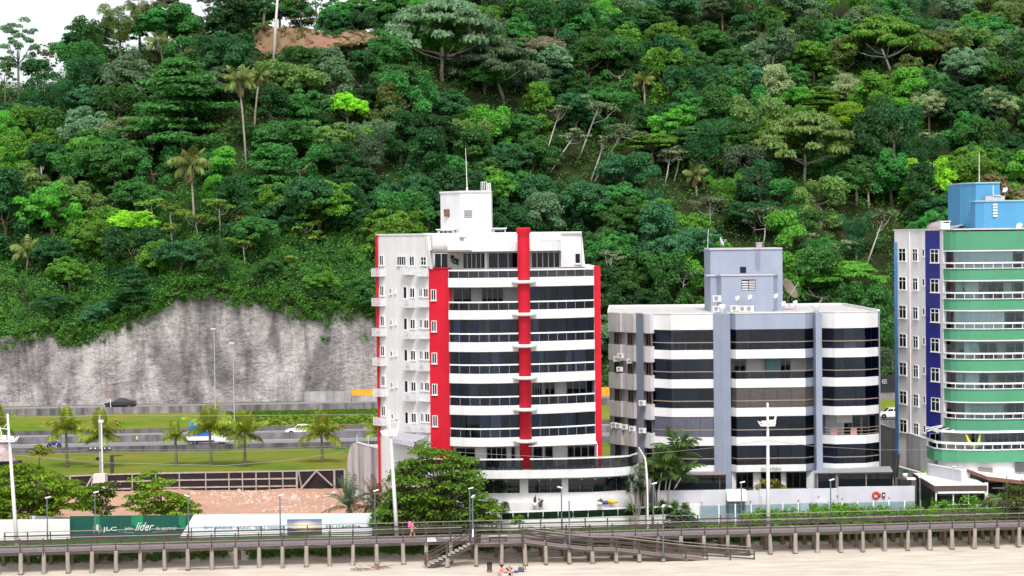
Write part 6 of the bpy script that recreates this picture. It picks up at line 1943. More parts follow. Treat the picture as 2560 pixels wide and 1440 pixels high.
# things on the deck
t = thing('bench', 'plain wooden bench on the boardwalk landing', 'bench', wk(ws(1238, -1), -.8, DZ)); s = ws(1238, -1)
part('seat', wbox(MB(), s - .8, s + .8, -1.0, -.6, DZ + .40, DZ + .46), mat('bench_wood', (.50, .45, .42), .8, .2, 4), t)
for k in (-.68, .68): part('leg', wbox(MB(), s + k - .05, s + k + .05, -.98, -.62, DZ, DZ + .4), wood_d, t)
part('apron', wbox(MB(), s - .78, s + .78, -1.0, -.95, DZ + .3, DZ + .4), wood_d, t)
def bin_(label, c, w, h, n=6, bag=False):
    t = thing('slatted_bin', label, 'bin', c)
    for k in range(n):
        x = c.x - w / 2 + w * (k + .5) / n
        part('slat', MB().box(x - w / n * .38, x + w / n * .38, c.y - w / 2, c.y - w / 2 + .03, c.z + .12, c.z + h), mat('bin_wood', (.14, .075, .06), .8, .3, 4), t)
    part('liner', MB().box(c.x - w / 2 + .01, c.x + w / 2 - .01, c.y - w / 2 + .04, c.y + w / 2, c.z + .1, c.z + h - .02), dark_m, t)
    for sx in (-1, 1): part('leg', MB().box(c.x + sx * w * .42 - .03, c.x + sx * w * .42 + .03, c.y - w / 2 + .05, c.y - w / 2 + .1, c.z, c.z + .12), wood_d, t)
    if bag: part('bin_bag', MB().lathe(c + Vector((0, 0, h)), [(w * .46, -.06), (w * .52, .05), (w * .45, .22), (w * .2, .27)], 10), mat('bag_black', (.012, .012, .016), .35, .2, 6), t)
bin_('slatted wooden bin on the boardwalk beside the bench', wk(ws(1189, -1.7), -1.7, DZ), .42, .66)
q = PZ(1224, 1428, .47); bin_('slatted bin with a black bag standing on the sand under the boardwalk', Vector((q.x, q.y, .47)), .44, .52, 6, True)
t = thing('sign_board', 'white information panel leaning on the boardwalk edge', 'sign', wk(ws(1072), .1, DZ)); s = ws(1072)
part('panel', MB().hexa([wk(s - .4, -.05, DZ - .02), wk(s + .38, -.05, DZ - .02), wk(s + .38, 0, DZ - .02), wk(s - .4, 0, DZ - .02)], [wk(s - .48, .25, DZ + .28), wk(s + .28, .25, DZ + .28), wk(s + .28, .3, DZ + .28), wk(s - .48, .3, DZ + .28)]), steel_w, t)
part('print', MB().hexa([wk(s - .3, -.06, DZ + .04), wk(s + .25, -.06, DZ + .04), wk(s + .25, -.055, DZ + .04), wk(s - .3, -.055, DZ + .04)], [wk(s - .35, .16, DZ + .2), wk(s + .2, .16, DZ + .2), wk(s + .2, .165, DZ + .2), wk(s - .35, .165, DZ + .2)]), mat('print_grey', (.55, .56, .60), .7, .2, 20), t)
mb = MB()
for px, t_, w in ((215, 2.2, 2.6), (130, 2.5, 1), (232, 2.6, 1.2), (1100, 1.6, 1.2), (1320, 1.8, 1), (1340, 1.0, 1.0), (1470, 2.4, .7), (1560, 2.6, 1.2), (1680, 2.8, 3.2), (1970, 3.2, .7)):
    s = ws(px, t_); wbox(mb, s, s + w, t_ - .25, t_ + .2, DZ + .009, DZ + .014)
part('pale_patch', mb, mat('blown_sand', (.55, .48, .42), .9, .2, 4), BW)

# ------------------------------------------------------------------ hoarding, plot fence, walls
HD = thing('site_hoarding', 'building site hoarding, green at one end and white with a sunset picture', 'hoarding', (X_(540, 181), 181, 1.3))
hz = lambda py, px: Z_(py, 181, px)
g_panel = mat('hoarding_green', (.008, .085, .065), .45, .10, .5, 0, 8, .4)
g_lite = mat('hoarding_light_green', (.012, .21, .10), .45, .25, .4, 0, 8, .4)
zt, zb_ = hz(1289, 300), hz(1352, 300)
XL, XR = X_(168, 181), X_(478, 181)
slx = X_(452, 181)
n = 7
for k in range(n):
    a, b = lerp(XL, X_(440, 181), k / n), lerp(XL, X_(440, 181), (k + 1) / n)
    part('panel', MB().box(a + .006, b - .006, 181, 181.05, zb_, zt), g_panel, HD)
part('panel', MB().extr([(X_(440, 181) + .006, 181, zb_), (slx - .5, 181, zb_), (XR, 181, zt), (X_(440, 181) + .006, 181, zt)], (0, .05, 0)), g_panel, HD)
for a, b in ((228, 243), (322, 351), (440, 458)):
    part('print_block', MB().extr([(X_(a, 181), 180.99, hz(1312, a)), (X_(b, 181), 180.99, hz(1325, b)), (X_(b, 181), 180.99, zt - .02), (X_(a, 181), 180.99, zt - .02)], (0, .004, 0)), g_lite, HD)
w_panel = mat('hoarding_white', (.68, .76, .82), .4, .06, .3, 0, 8, .4, rgb2=(.78, .80, .84))
ztr = hz(1283, 900)
part('panel', MB().extr([(slx - .49, 181, zb_), (X_(560, 181), 181, zb_), (X_(560, 181), 181, zt + .03), (XR + .012, 181, zt)], (0, .05, 0)), w_panel, HD)
for k in range(5):
    a, b = lerp(560, 925, k / 5), lerp(560, 925, (k + 1) / 5)
    part('panel', MB().box(X_(a, 181) + .006, X_(b, 181) - .006, 181, 181.05, zb_, lerp(zt + .03, ztr, (k + .5) / 5)), w_panel, HD)
def sunset():
    m = bpy.data.materials.new('sunset_print'); m.use_nodes = True
    t = m.node_tree; b = t.nodes['Principled BSDF']; b.inputs['Roughness'].default_value = .4
    tc = t.nodes.new('ShaderNodeTexCoord'); sp = t.nodes.new('ShaderNodeSeparateXYZ'); t.links.new(tc.outputs['Generated'], sp.inputs[0])
    rp = t.nodes.new('ShaderNodeValToRGB'); e = rp.color_ramp.elements
    e[0].position = 0; e[0].color = (.015, .015, .02, 1); e[1].position = 1; e[1].color = (.10, .15, .36, 1)
    for p, c in ((.44, (.03, .03, .035)), (.47, (.42, .30, .20)), (.62, (.50, .42, .34)), (.8, (.24, .27, .40))): q = e.new(p); q.color = (*c, 1)
    t.links.new(sp.outputs['Z'], rp.inputs[0])
    gr = t.nodes.new('ShaderNodeTexGradient'); gr.gradient_type = 'SPHERICAL'
    mp = t.nodes.new('ShaderNodeMapping'); mp.inputs['Location'].default_value = (-1.2, 0, -1.35); mp.inputs['Scale'].default_value = (2.4, 0, 2.4)
    t.links.new(tc.outputs['Generated'], mp.inputs[0]); t.links.new(mp.outputs[0], gr.inputs[0])
    mx = t.nodes.new('ShaderNodeMix'); mx.data_type = 'RGBA'; mx.blend_type = 'ADD'
    mx.inputs['Factor'].default_value = 1
    c2 = t.nodes.new('ShaderNodeValToRGB'); c2.color_ramp.elements[1].color = (.9, .62, .32, 1); t.links.new(gr.outputs['Color'], c2.inputs[0])
    t.links.new(rp.outputs[0], mx.inputs['A']); t.links.new(c2.outputs[0], mx.inputs['B']); t.links.new(mx.outputs['Result'], b.inputs['Base Color'])
    return m
part('sunset_picture', MB().box(X_(712, 181), X_(799, 181), 180.985, 180.997, hz(1337, 755), hz(1298, 755)), sunset(), HD)
let_w = mat('letter_white', (.80, .82, .82), .5)
let_g = mat('letter_pale_grey', (.13, .14, .20), .5)
def htext(s, a, b, py, h, m_, sh=0., sp=1.): text(s, 'lettering', X_(a, 181), X_(b, 181), 180.975, hz(py, (a + b) / 2), m_, HD, sh, h * 181 / FPX, sp)
htext('JLC', 250, 285, 1327, 9.5, let_w)
htext('jeito', 305.5, 325, 1325, 7.5, let_w)
htext('líder', 331, 378, 1326.5, 21, let_w, .55)
htext('de construir', 383.5, 435, 1324, 7.5, let_w)
for s_, a, b in (('EM', 504, 523), ('BREVE', 532, 575), ('AQUI,', 584, 621), ('SEU', 632, 657), ('NOVO', 665, 703)): htext(s_, a, b, 1322, 6, let_g)
htext('FRENTE', 713, 763, 1321, 6.5, let_w); htext('MAR', 771, 799, 1320.5, 6.5, let_w)
htext('EM', 809, 827, 1319.5, 6, let_g); htext('ITAPEMA', 835, 897, 1319, 6, let_g)
ring = MB()
for k in range(22):
    if k in (5, 6): continue
    a0, a1 = k * .2856, (k + 1.05) * .2856
    f = lambda a: (X_(236, 181) + .36 * math.cos(a), 180.975, hz(1323, 236) + .42 * math.sin(a))
    ring.beam(f(a0), f(a1), .012, .055, (0, 1, 0))
for dx, h0, h1 in ((-.10, -.2, .30), (-.035, -.12, .42), (.035, -.12, .42), (.10, -.2, .30)):
    ring.box(X_(236, 181) + dx - .022, X_(236, 181) + dx + .022, 180.97, 180.98, hz(1323, 236) + h0, hz(1323, 236) + h1)
for sx in (-1, 1): ring.beam((X_(236, 181) + sx * .1, 180.975, hz(1323, 236) - .2), (X_(236, 181) + sx * .24, 180.975, hz(1323, 236) - .32), .012, .05, (0, 1, 0))
part('emblem', ring, let_w, HD)
part('divider', MB().box(X_(295.3, 181) - .012, X_(295.3, 181) + .012, 180.975, 180.985, hz(1336, 295), hz(1303, 295)), let_g, HD)
for (a, ya), (b, yb) in (((288, 1329.5), (329, 1331.5)), ((366, 1331.5), (412, 1326.5))): part('swash', MB().beam((X_(a, 181), 180.975, hz(ya, a)), (X_(b, 181), 180.975, hz(yb, b)), .01, .03, (0, 1, 0)), let_w, HD)
part('small_sign', MB().box(X_(467, 180.8), X_(477, 180.8), 180.9, 180.95, hz(1333, 470), hz(1326, 470)), steel_w, HD)
wl = thing('white_wall', 'plain white block wall beside the green hoarding, scuffed', 'wall', (X_(60, 180.5), 180.5, 1.2))
part('wall', MB().box(X_(-60, 180.5), X_(167, 180.5), 180.5, 180.75, 1.0, Z_(1299, 180.5, 80)), mat('scuffed_white', (.76, .75, .74), .8, .12, 1.5, .1, 10, .2, detail=10), wl)
part('side_wall', MB().hexa([(X_(92, 184), 181, 1), (X_(100, 184), 181, 1), (X_(164, 184), 190, 1), (X_(156, 184), 190, 1)], [(X_(92, 184), 181, Z_(1278, 184, 92)), (X_(100, 184), 181, Z_(1278, 184, 92)), (X_(164, 184), 190, Z_(1296, 190, 160)), (X_(156, 184), 190, Z_(1296, 190, 160))]), mat('wall_grey', (.50, .50, .52), .85, .1, 1), wl)
# fence of dark sheets in a timber frame at the back of the plot
timber = mat('fence_timber', (.44, .37, .33), .9, .25, 3, .2, 12, .15)
sheet_m = mat('fence_sheet', (.018, .014, .020), .6, .3, 1.5, 0, 8, .3)
FN = thing('plot_fence', 'dark sheet fence in a pale timber frame at the back of the bare plot', 'fence', (X_(500, 212), 212, 1.6))
YF = 212.2
top_y = lambda px: interp([(100, 1192), (262, 1185), (440, 1181), (740, 1176), (860, 1172)], px)
bot_y = lambda px: interp([(100, 1240), (262, 1239), (440, 1235), (740, 1231), (860, 1228)], px)
cols = [112, 170, 226, None, 262, 326, 385, 444, 510, 568, 602, 636, 669, 703, 738, 832, 858]
for a, b in zip(cols, cols[1:]):
    if a is None or b is None: continue
    part('sheet', MB().hexa([(X_(a, YF), YF, Z_(bot_y(a), YF, a)), (X_(b, YF), YF, Z_(bot_y(b), YF, b)), (X_(b, YF), YF + .03, Z_(bot_y(b), YF, b)), (X_(a, YF), YF + .03, Z_(bot_y(a), YF, a))],
                            [(X_(a, YF), YF, Z_(top_y(a) + 2, YF, a)), (X_(b, YF), YF, Z_(top_y(b) + 2, YF, b)), (X_(b, YF), YF + .03, Z_(top_y(b) + 2, YF, b)), (X_(a, YF), YF + .03, Z_(top_y(a) + 2, YF, a))]), sheet_m, FN)
    fs = (0.02,) if a < 260 else ((0.02, .36, .70, .98) if a < 738 else (.02, .98))
    for f in fs:
        za, zb2 = Z_(lerp(top_y(a), bot_y(a), f), YF, a), Z_(lerp(top_y(b), bot_y(b), f), YF, b)
        part('rail', MB().beam((X_(a, YF) + .06, YF - .05, za), (X_(b, YF) - .06, YF - .05, zb2), .07, .15), timber, FN)
for a in cols:
    if a is None: continue
    w = .055 if a in (326, 385, 444, 510, 568, 602, 636, 669, 703) else .1
    part('post', MB().box(X_(a, YF) - w, X_(a, YF) + w, YF - .10, YF - .02, Z_(bot_y(a) + 2, YF, a), Z_(top_y(a), YF, a)), timber, FN)
for (a, ya), (b, yb) in (((743, 1180), (752, 1232)), ((745, 1225), (786, 1178)), ((788, 1178), (826, 1214)), ((205, 1228), (224, 1194)), ((218, 1235), (228, 1200))):
    part('brace', MB().beam((X_(a, YF - .8), YF - .9, Z_(ya, YF - .9, a)), (X_(b, YF - .3), YF - .2, Z_(yb, YF - .2, b)), .10, .16), timber, FN)
pi_ = thing('wall_pillar', 'white rendered pillar interrupting the dark plot fence', 'pillar', (X_(243, 211.5), 211.5, 1.5))
part('pillar', MB().box(X_(228, 211.5), X_(258, 211.5), 211.5, 212.6, 1.3, Z_(1186, 211.5, 243)), mat('pinkish_white', (.66, .60, .58), .85, .1, 1.5, .1, 10), pi_)
# rubble on the plot
r = random.Random(9)
rub = MB()
for k in range(520):
    cxr, cyr = r.choice([(X_(560, 209), 209), (X_(690, 205), 205), (X_(640, 208), 208), (X_(720, 196), 198), (X_(600, 203), 203), (X_(820, 206), 206)])
    x, y = r.gauss(cxr, 2.4), r.gauss(cyr, 1.6)
    if not (182 < y < 211.5 and -38 < x < -16): continue
    z = lot_z(x, y); s_ = r.uniform(.03, .13) * (2 if r.random() < .06 else 1)
    rub.hexa([(x - s_, y - s_, z - .05), (x + s_ * r.uniform(.5, 2), y - s_, z - .05), (x + s_, y + s_, z - .05), (x - s_, y + s_, z - .05)], [(x - s_ * .7, y - s_ * .6, z + s_), (x + s_ * .8, y - s_ * .7, z + s_ * 1.2), (x + s_ * .6, y + s_ * .7, z + s_), (x - s_ * .6, y + s_ * .7, z + s_ * .8)])
tag(part('rubble', rub, mat('pale_rubble', (.60, .48, .42), .9, .35, 2), None), kind='stuff')
for i, (px, py, L, a, l) in enumerate(((712, 1263, 1.0, .05, 'longer pale plank lying on the pink earth of the plot'), (676, 1271, .8, -.02, 'shorter pale plank lying low on the pink earth'), (715, 1257, .7, .5, 'broken pale board tilted on the rubble heap'))):
    q = PZ(px, py, 1.85); b = Vector((q.x, q.y, lot_z(q.x, q.y) + .06))
    d = Vector((math.cos(a) * L, math.sin(a) * L, .02))
    solo('loose_plank', MB().beam(b - d, b + d, .16, .06), mat('pale_plank', (.62, .55, .48), .8, .2, 4), l, 'plank')

# ------------------------------------------------------------------ garden of the red tower and the beach front of the grey block
GA, GBb = Vector((X_(1240, 183), 183)), Vector((X_(1726, 186.2), 186.2))
gf_ = thing('glass_fence', 'dark glass garden fence with a white top rail in front of the red tower', 'fence', (GA.x, GA.y, 2))
gz = lambda u: 3.12 + (.03 if u > .66 else 0)
gp_ = lambda u: GA.lerp(GBb, u)
NP = 13
for k in range(NP):
    a, b = gp_((k + .03) / NP), gp_((k + .97) / NP)
    if k < 12: part('pane', MB().strip([tuple(a), tuple(b)], 2.42, 3.06, .02), mat('painted_lawn_reflection_glass', (.008, .022, .012), .06, .2, .6, 0, 8, .5), gf_)  # dark pane with the lawn's green reflection painted into its colour
part('top_rail', MB().strip([tuple(gp_(0)), tuple(gp_(1))], 3.06, 3.20, .14, .04), steel_w, gf_)
part('kerb', MB().strip([tuple(gp_(-.01)), tuple(gp_(1))], 1.3, 2.42, .3, .02), white_w, gf_)
part('end_panel', MB().strip([tuple(gp_(.925)), tuple(gp_(1.05))], 1.6, 3.30, .2, .03), white_w, gf_)
part('notice', MB().strip([tuple(gp_(-.015)), tuple(gp_(.02))], 2.5, 2.95, .03, .08), steel_w, gf_)
struct('garden_lawn', MB().face((X_(1240, 183), 183.3, 2.4), (X_(1700, 186), 186.4, 2.4), (X_(1600, 188), 188, 2.55), (X_(1240, 186), 186.5, 2.6)), lawn_m)
# wall of the grey block
GW = thing('garden_wall', 'long pale lilac garden wall in front of the grey block', 'wall', (X_(1960, 187), 187, 1.5))
lil = mat('pale_lilac_wall', (.62, .61, .66), .8, .06, .5, .05, 10, .2, streak=.08)
wz = lambda py, px: Z_(py, 187, px)
part('wall', MB().box(X_(1640, 187), X_(1812, 187), 187, 187.3, 1.2, wz(1226, 1720)), lil, GW)
part('wall', MB().box(X_(1812, 187), X_(1858, 187), 187.3, 187.6, 1.2, wz(1224, 1830)), lil, GW)
part('wall', MB().box(X_(1858, 187), X_(1962, 187), 187, 187.3, 1.2, wz(1227, 1900)), lil, GW)
part('wall', MB().box(X_(1896, 187), X_(2092, 187), 186.9, 187.2, 1.2, wz(1222, 2000)), lil, GW)
part('wall', MB().box(X_(2092, 187), X_(2284, 187), 186.8, 187.1, 1.2, wz(1216, 2180)), lil, GW)
part('buttress', MB().extr([(X_(1898, 187), 186.7, 1.5), (X_(1968, 187), 186.7, 1.5), (X_(1900, 187), 186.7, wz(1238, 1900))], (0, .2, 0)), lil, GW)
part('door', MB().box(X_(1820, 187), X_(1845, 187), 187.24, 187.3, 1.5, wz(1262, 1830)), mat('pale_blue_door', (.50, .60, .70), .6), GW)
part('doorway', MB().box(X_(1814, 187), X_(1855, 187), 187.27, 187.3, 1.3, wz(1253, 1830)), mat('door_grey', (.38, .38, .42), .7), GW)
hd = []
for k in range(8):
    t_ = math.pi / 2 * k / 7
    hd.append((0, 187.2 - 1.2 * math.sin(t_), wz(1224, 1835) - 0 - .95 * (1 - math.cos(t_))))
part('door_hood', MB().extr([(X_(1812, 187), y, z) for _, y, z in hd] + [(X_(1812, 187), 187.2, wz(1247, 1835))], (X_(1862, 187) - X_(1812, 187), 0, 0)), white_w, GW)
part('white_board', MB().box(X_(1998, 186.7), X_(2021, 186.7), 186.7, 186.85, 1.6, wz(1258, 2010)), steel_w, GW)
part('board_frame', MB().box(X_(1996, 186.7), X_(2024, 186.7), 186.72, 186.86, 1.5, wz(1256.5, 2010)), mat('mauve_frame', (.42, .34, .36), .7), GW)
part('cabinet', MB().box(X_(2039, 186.7), X_(2061, 186.7), 186.4, 186.8, 1.5, wz(1252, 2050)), mat('pale_cabinet', (.62, .70, .72), .6), GW)
for px, py in ((1718, 1256), (1751, 1255), (1874, 1252), (1994, 1249), (2044, 1240), (2092, 1238), (2103, 1245), (2220, 1242)):
    part('wall_lamp', MB().box(X_(px - 1.6, 186.8), X_(px + 1.6, 186.8), 186.7, 187.0, wz(py + 1.2, px), wz(py - 1.2, px)), mat('wall_lamp_tan', (.50, .33, .24), .7), GW)
tor = MB(); c = Vector((X_(2187.5, 186.7), 186.7, wz(1237, 2187)))
tor.tube([c + Vector((.27 * math.cos(a), 0, .27 * math.sin(a))) for a in [k * 6.2832 / 20 for k in range(21)]], .095, 8, False)
lb = thing('lifebuoy', 'red lifebuoy hanging on the pale garden wall', 'lifebuoy', c); part('ring', tor, mat('buoy_red', (.72, .05, .045), .5, .1, 3), lb, True)
bx = thing('hydrant_cabinet', 'red fire hose cabinet on the wall beside the lifebuoy', 'cabinet', (X_(2206, 186.7), 186.7, wz(1242, 2206)))
part('box', MB().box(X_(2203, 186.7), X_(2210.5, 186.7), 186.6, 186.8, wz(1243, 2206), wz(1230, 2206)), mat('hydrant_red', (.25, .02, .03), .5), bx)
part('window', MB().box(X_(2205, 186.7), X_(2208.5, 186.7), 186.58, 186.6, wz(1239, 2206), wz(1234, 2206)), steel_w, bx)
part('hose_reel', MB().box(X_(2197, 186.7), X_(2199, 186.7), 186.65, 186.8, wz(1241, 2198), wz(1233, 2198)), dark_m, bx)
g2 = thing('glass_fence', 'pale clear glass fence with white posts in front of the lilac wall', 'fence', (X_(2000, 183.5), 183.5, 1.8))
GP2 = [1744, 1794, 1835, 1875, 1914, 1954, 1993, 2032, 2070, 2102, 2141, 2181, 2220, 2259, 2298]
yg = lambda px: 183.2 + (px - 1744) / 554 * 1.6
for a, b in zip(GP2, GP2[1:]):
    part('pane', MB().strip([(X_(a + 1.5, yg(a)), yg(a)), (X_(b - 1.5, yg(b)), yg(b))], 1.95, 3.5, .02), gl_pale, g2)
for a in GP2[1:]:
    part('post', MB().box(X_(a, yg(a)) - .06, X_(a, yg(a)) + .06, yg(a) - .05, yg(a) + .05, 1.5, 3.62), steel_w, g2)
# kiosk with a white flat roof
KX = X_(2338, 183)
KS = thing('kiosk', 'glass-fronted kiosk with a flat white roof behind the hedge', 'kiosk', (KX, 183, 1.6))
x1 = X_(2461, 183); zk = Z_(1216, 183, 2400)
part('roof', MB().box(KX - .2, x1 + .1, 182.8, 192.5, zk - .02, zk + .14), mat('roof_white', (.84, .84, .84), .6, .04, 1), KS)
part('fascia', MB().box(KX - .22, x1 + .12, 182.76, 182.8, zk - .38, zk + .10).box(KX - .24, KX - .2, 182.8, 192.5, zk - .38, zk + .12), brown_m, KS)
part('awning_roll', MB().beam((KX + .1, 182.75, zk - .5), (x1 - .1, 182.75, zk - .5), .14, .16), steel_w, KS)
part('back_wall', MB().box(KX, x1, 191.8, 192, 1.5, zk - .05), room_m, KS)
part('floor', MB().box(KX, x1, 183.1, 191.8, 1.5, 1.62), floor_m, KS)
fr_ = MB()
for x in (KX, lerp(KX, x1, .35), lerp(KX, x1, .66), x1): fr_.box(x - .05, x + .05, 182.95, 183.08, 1.5, zk - .06)
for z in (zk - .62, zk - 1.62): fr_.box(KX, x1, 182.94, 183.07, z - .04, z + .04)
part('frame', fr_, steel_w, KS)
for a, b in ((0, .35), (.35, .66), (.66, 1)):
    part('pane', MB().box(lerp(KX, x1, a) + .05, lerp(KX, x1, b) - .05, 183, 183.02, zk - 1.58, zk - .66), gl_mid, KS)
    part('pane', MB().box(lerp(KX, x1, a) + .05, lerp(KX, x1, b) - .05, 183, 183.02, 1.6, zk - 1.66), gl_mid if a < .6 else mat('frost_panel', (.60, .64, .70), .5), KS)
for k in range(4):
    part('side_pane', MB().box(KX + .005, KX + .03, 183.2 + k * 2.2, 185.3 + k * 2.2, 1.6, zk - .1), gl_pale, KS)
part('column', MB().box(x1 - .05, x1 + .25, 182.9, 183.3, 1.5, zk + .3), white_w, KS)
ch = thing('chimney', 'white barbecue chimney with brown cap standing behind the kiosk roof', 'chimney', (X_(2440, 188), 188, zk))
part('stack', MB().box(X_(2420, 188), X_(2452, 188), 188, 189.3, zk - 1, Z_(1187, 188, 2436)), cream_w, ch)
part('cap', MB().box(X_(2418, 188), X_(2454, 188), 187.9, 189.4, Z_(1187, 188, 2436) + .25, Z_(1187, 188, 2436) + .36), brown_m, ch)
for px in (2421, 2434, 2449): part('leg', MB().box(X_(px, 188), X_(px + 3, 188), 188.02, 188.2, Z_(1187, 188, 2436), Z_(1187, 188, 2436) + .25), cream_w, ch)
BH = thing('beach_house', 'dark beach house with a sloping white roof and brown fascia', 'house', (X_(2510, 186), 186, 1.6))
RF = [P(2404, 1166, 189), P(2468, 1190, 184.6), P(2600, 1206, 184.2), P(2600, 1176, 191)]
part('roof', MB().hexa([p - Vector((0, 0, .12)) for p in RF], RF), MATS['roof_white'], BH)
part('fascia', MB().beam(RF[0] - Vector((0, .05, .2)), RF[1] - Vector((0, .05, .2)), .08, .3).beam(RF[1] - Vector((0, .05, .2)), RF[2] - Vector((0, .05, .2)), .08, .34), mat('brown_fascia', (.24, .11, .075), .7, .2, 3), BH)
part('wall', MB().prism([(X_(2462, 186), 186), (X_(2600, 186), 186), (X_(2600, 186), 191), (X_(2410, 190), 190)], 1.5, Z_(1212, 186, 2520)), mat('black_cladding', (.022, .02, .028), .7, .3, 5, .1, 8, .2, stretch=(4, 4, .2)), BH)
part('gable', MB().extr([tuple(P(2408, 1178, 189)), tuple(P(2466, 1200, 185.5)), tuple(P(2466, 1240, 185.5)), tuple(P(2408, 1212, 189))], (.1, .1, 0)), dark_m, BH)
part('window_frame', MB().box(X_(2478, 185.9), X_(2540, 185.9), 185.85, 185.95, Z_(1221, 185.9, 2510), Z_(1218.5, 185.9, 2510)), steel_w, BH)
part('pane', MB().box(X_(2479, 185.9), X_(2540, 185.9), 185.9, 185.96, 2.0, Z_(1221, 185.9, 2510)), mat('black_glass', (.008, .012, .018)), BH)
part('skylight', MB().hexa([P(2446, 1176, 188.4), P(2482, 1178, 188.4), P(2482, 1184, 187), P(2446, 1182, 187)], [p + Vector((0, 0, .4)) for p in (P(2446, 1176, 188.4), P(2482, 1178, 188.4), P(2482, 1184, 187), P(2446, 1182, 187))]), mat('skylight_brown', (.22, .19, .16), .6), BH)
pk = thing('picket_fence', 'low white picket fence in front of the beach house', 'fence', (X_(2500, 183.6), 183.6, 1.6))
for k in range(22):
    px = 2464 + k * 3.4
    part('picket', MB().box(X_(px, 183.6) - .035, X_(px, 183.6) + .035, 183.6, 183.64, 1.5, Z_(1246, 183.6, px)), steel_w, pk)
part('rail', MB().box(X_(2462, 183.6), X_(2540, 183.6), 183.64, 183.7, 2.6, 2.7), steel_w, pk)
gt = thing('white_gate', 'white barred gate in the cream wall under the green terrace', 'gate', (X_(2386, 186.5), 186.5, 3))
part('panel', MB().box(X_(2379, 186.4), X_(2389, 186.4), 186.4, 186.5, 3.2, Z_(1165, 186.4, 2384)), white_w, gt)
for k in range(3):
    for j in range(3): part('pane', MB().box(X_(2380 + j * 3, 186.38), X_(2382 + j * 3, 186.38), 186.37, 186.4, Z_(1174 + k * 8, 186.4, 2384), Z_(1167 + k * 8, 186.4, 2384)), mat('blue_grey_bar', (.10, .11, .26), .6), gt)
up_ = thing('folded_parasol', 'folded black parasol leaning beside the dark terrace', 'parasol', P(2238, 1195, 190))
part('canopy', MB().tube([P(2236, 1192, 190), P(2240, 1165, 190), P(2246, 1135, 190)], [.3, .28, .16], 8), dark_m, up_)
sf = thing('sofa', 'dark outdoor sofa with pale cushions on the terrace behind the kiosk', 'sofa', P(2265, 1212, 188))
q = P(2265, 1212, 188); part('frame', MB().box(q.x - .6, q.x + .5, q.y, q.y + .8, q.z - .4, q.z + .45), dark_m, sf); part('cushion', MB().box(q.x + .1, q.x + .9, q.y - .1, q.y + .7, q.z + .46, q.z + .62), steel_w, sf)
# small things in the garden
def pot(label, px, py, Y, w, h, mt, kind, lm):
    c = P(px, py, Y)
    root = thing('potted_plant', label, 'potted plant', c)
    part('pot', MB().lathe(c, [(w * .34, 0), (w * .5, h * .6), (w * .46, h)], 10), mt, root, True)
    pts = [(r.uniform(-.15, .15), r.uniform(-.15, .15), h + r.uniform(.05, .3)) for _ in range(6)]
    if kind == 'cactus':
        for dx, hh in ((-.05, .55), (.08, .75), (.0, .6)): part('stem', MB().lathe(c + Vector((dx, 0, h - .05)), [(.06, 0), (.07, hh * .6), (.02, hh)], 8), mat('cactus_green', (.06, .07, .05), .8), root)
    else:
        o = stuffleaves('leaves', pts, .14, lm, int(px), 18, (.1, .2)); o.parent = root; del o['kind']
pot('cactus in a square white pot by the red tower', 1337, 1267, 184.2, .5, .38, steel_w, 'cactus', None)
pot('leafy plant in a round brown pot by the red tower', 1351, 1267, 184.2, .42, .42, mat('pot_brown', (.10, .07, .06), .7), 'leafy', LM['olive green'])
pot('greyish plant in a cream pot next to the blue and yellow floats', 1500, 1264, 184.3, .5, .35, cream_w, 'leafy', LM['grey-green'])
pot('tall green plant in a pale pot on the terrace behind the kiosk', 2263, 1195, 189.5, .5, .45, cream_w, 'leafy', LM['deep green'])
pot('yellowish bushy plant by the low cream wall', 2308, 1190, 189.5, .5, .3, cream_w, 'leafy', LM['yellow-green'])
f_ = thing('pool_float', 'yellow and blue pool floats lying on the garden ledge', 'pool float', P(1520, 1256, 184.9))
part('yellow_float', MB().tube([P(1512, 1254, 185), P(1522, 1252, 185), P(1532, 1255, 185), P(1545, 1255, 185)], [.15, .2, .16, .1], 8), mat('float_yellow', (.85, .50, .03), .4), f_, True)
part('blue_float', MB().tube([P(1506, 1256, 184.8), P(1520, 1256, 184.8)], [.16, .16], 8), mat('float_blue', (.03, .09, .62), .4), f_, True)
hy = thing('garden_lamp', 'small yellow garden lamp on a white stem by the dracaena', 'lamp', P(1596, 1270, 184.5)); part('stem', MB().tube([P(1596, 1272, 184.5), P(1596, 1246, 184.5)], .025, 5), steel_w, hy); part('lamp_head', MB().lathe(P(1596, 1260, 184.5), [(.04, -.1), (.1, -.05), (.1, .08), (.04, .12)], 8), MATS['float_yellow'], hy)
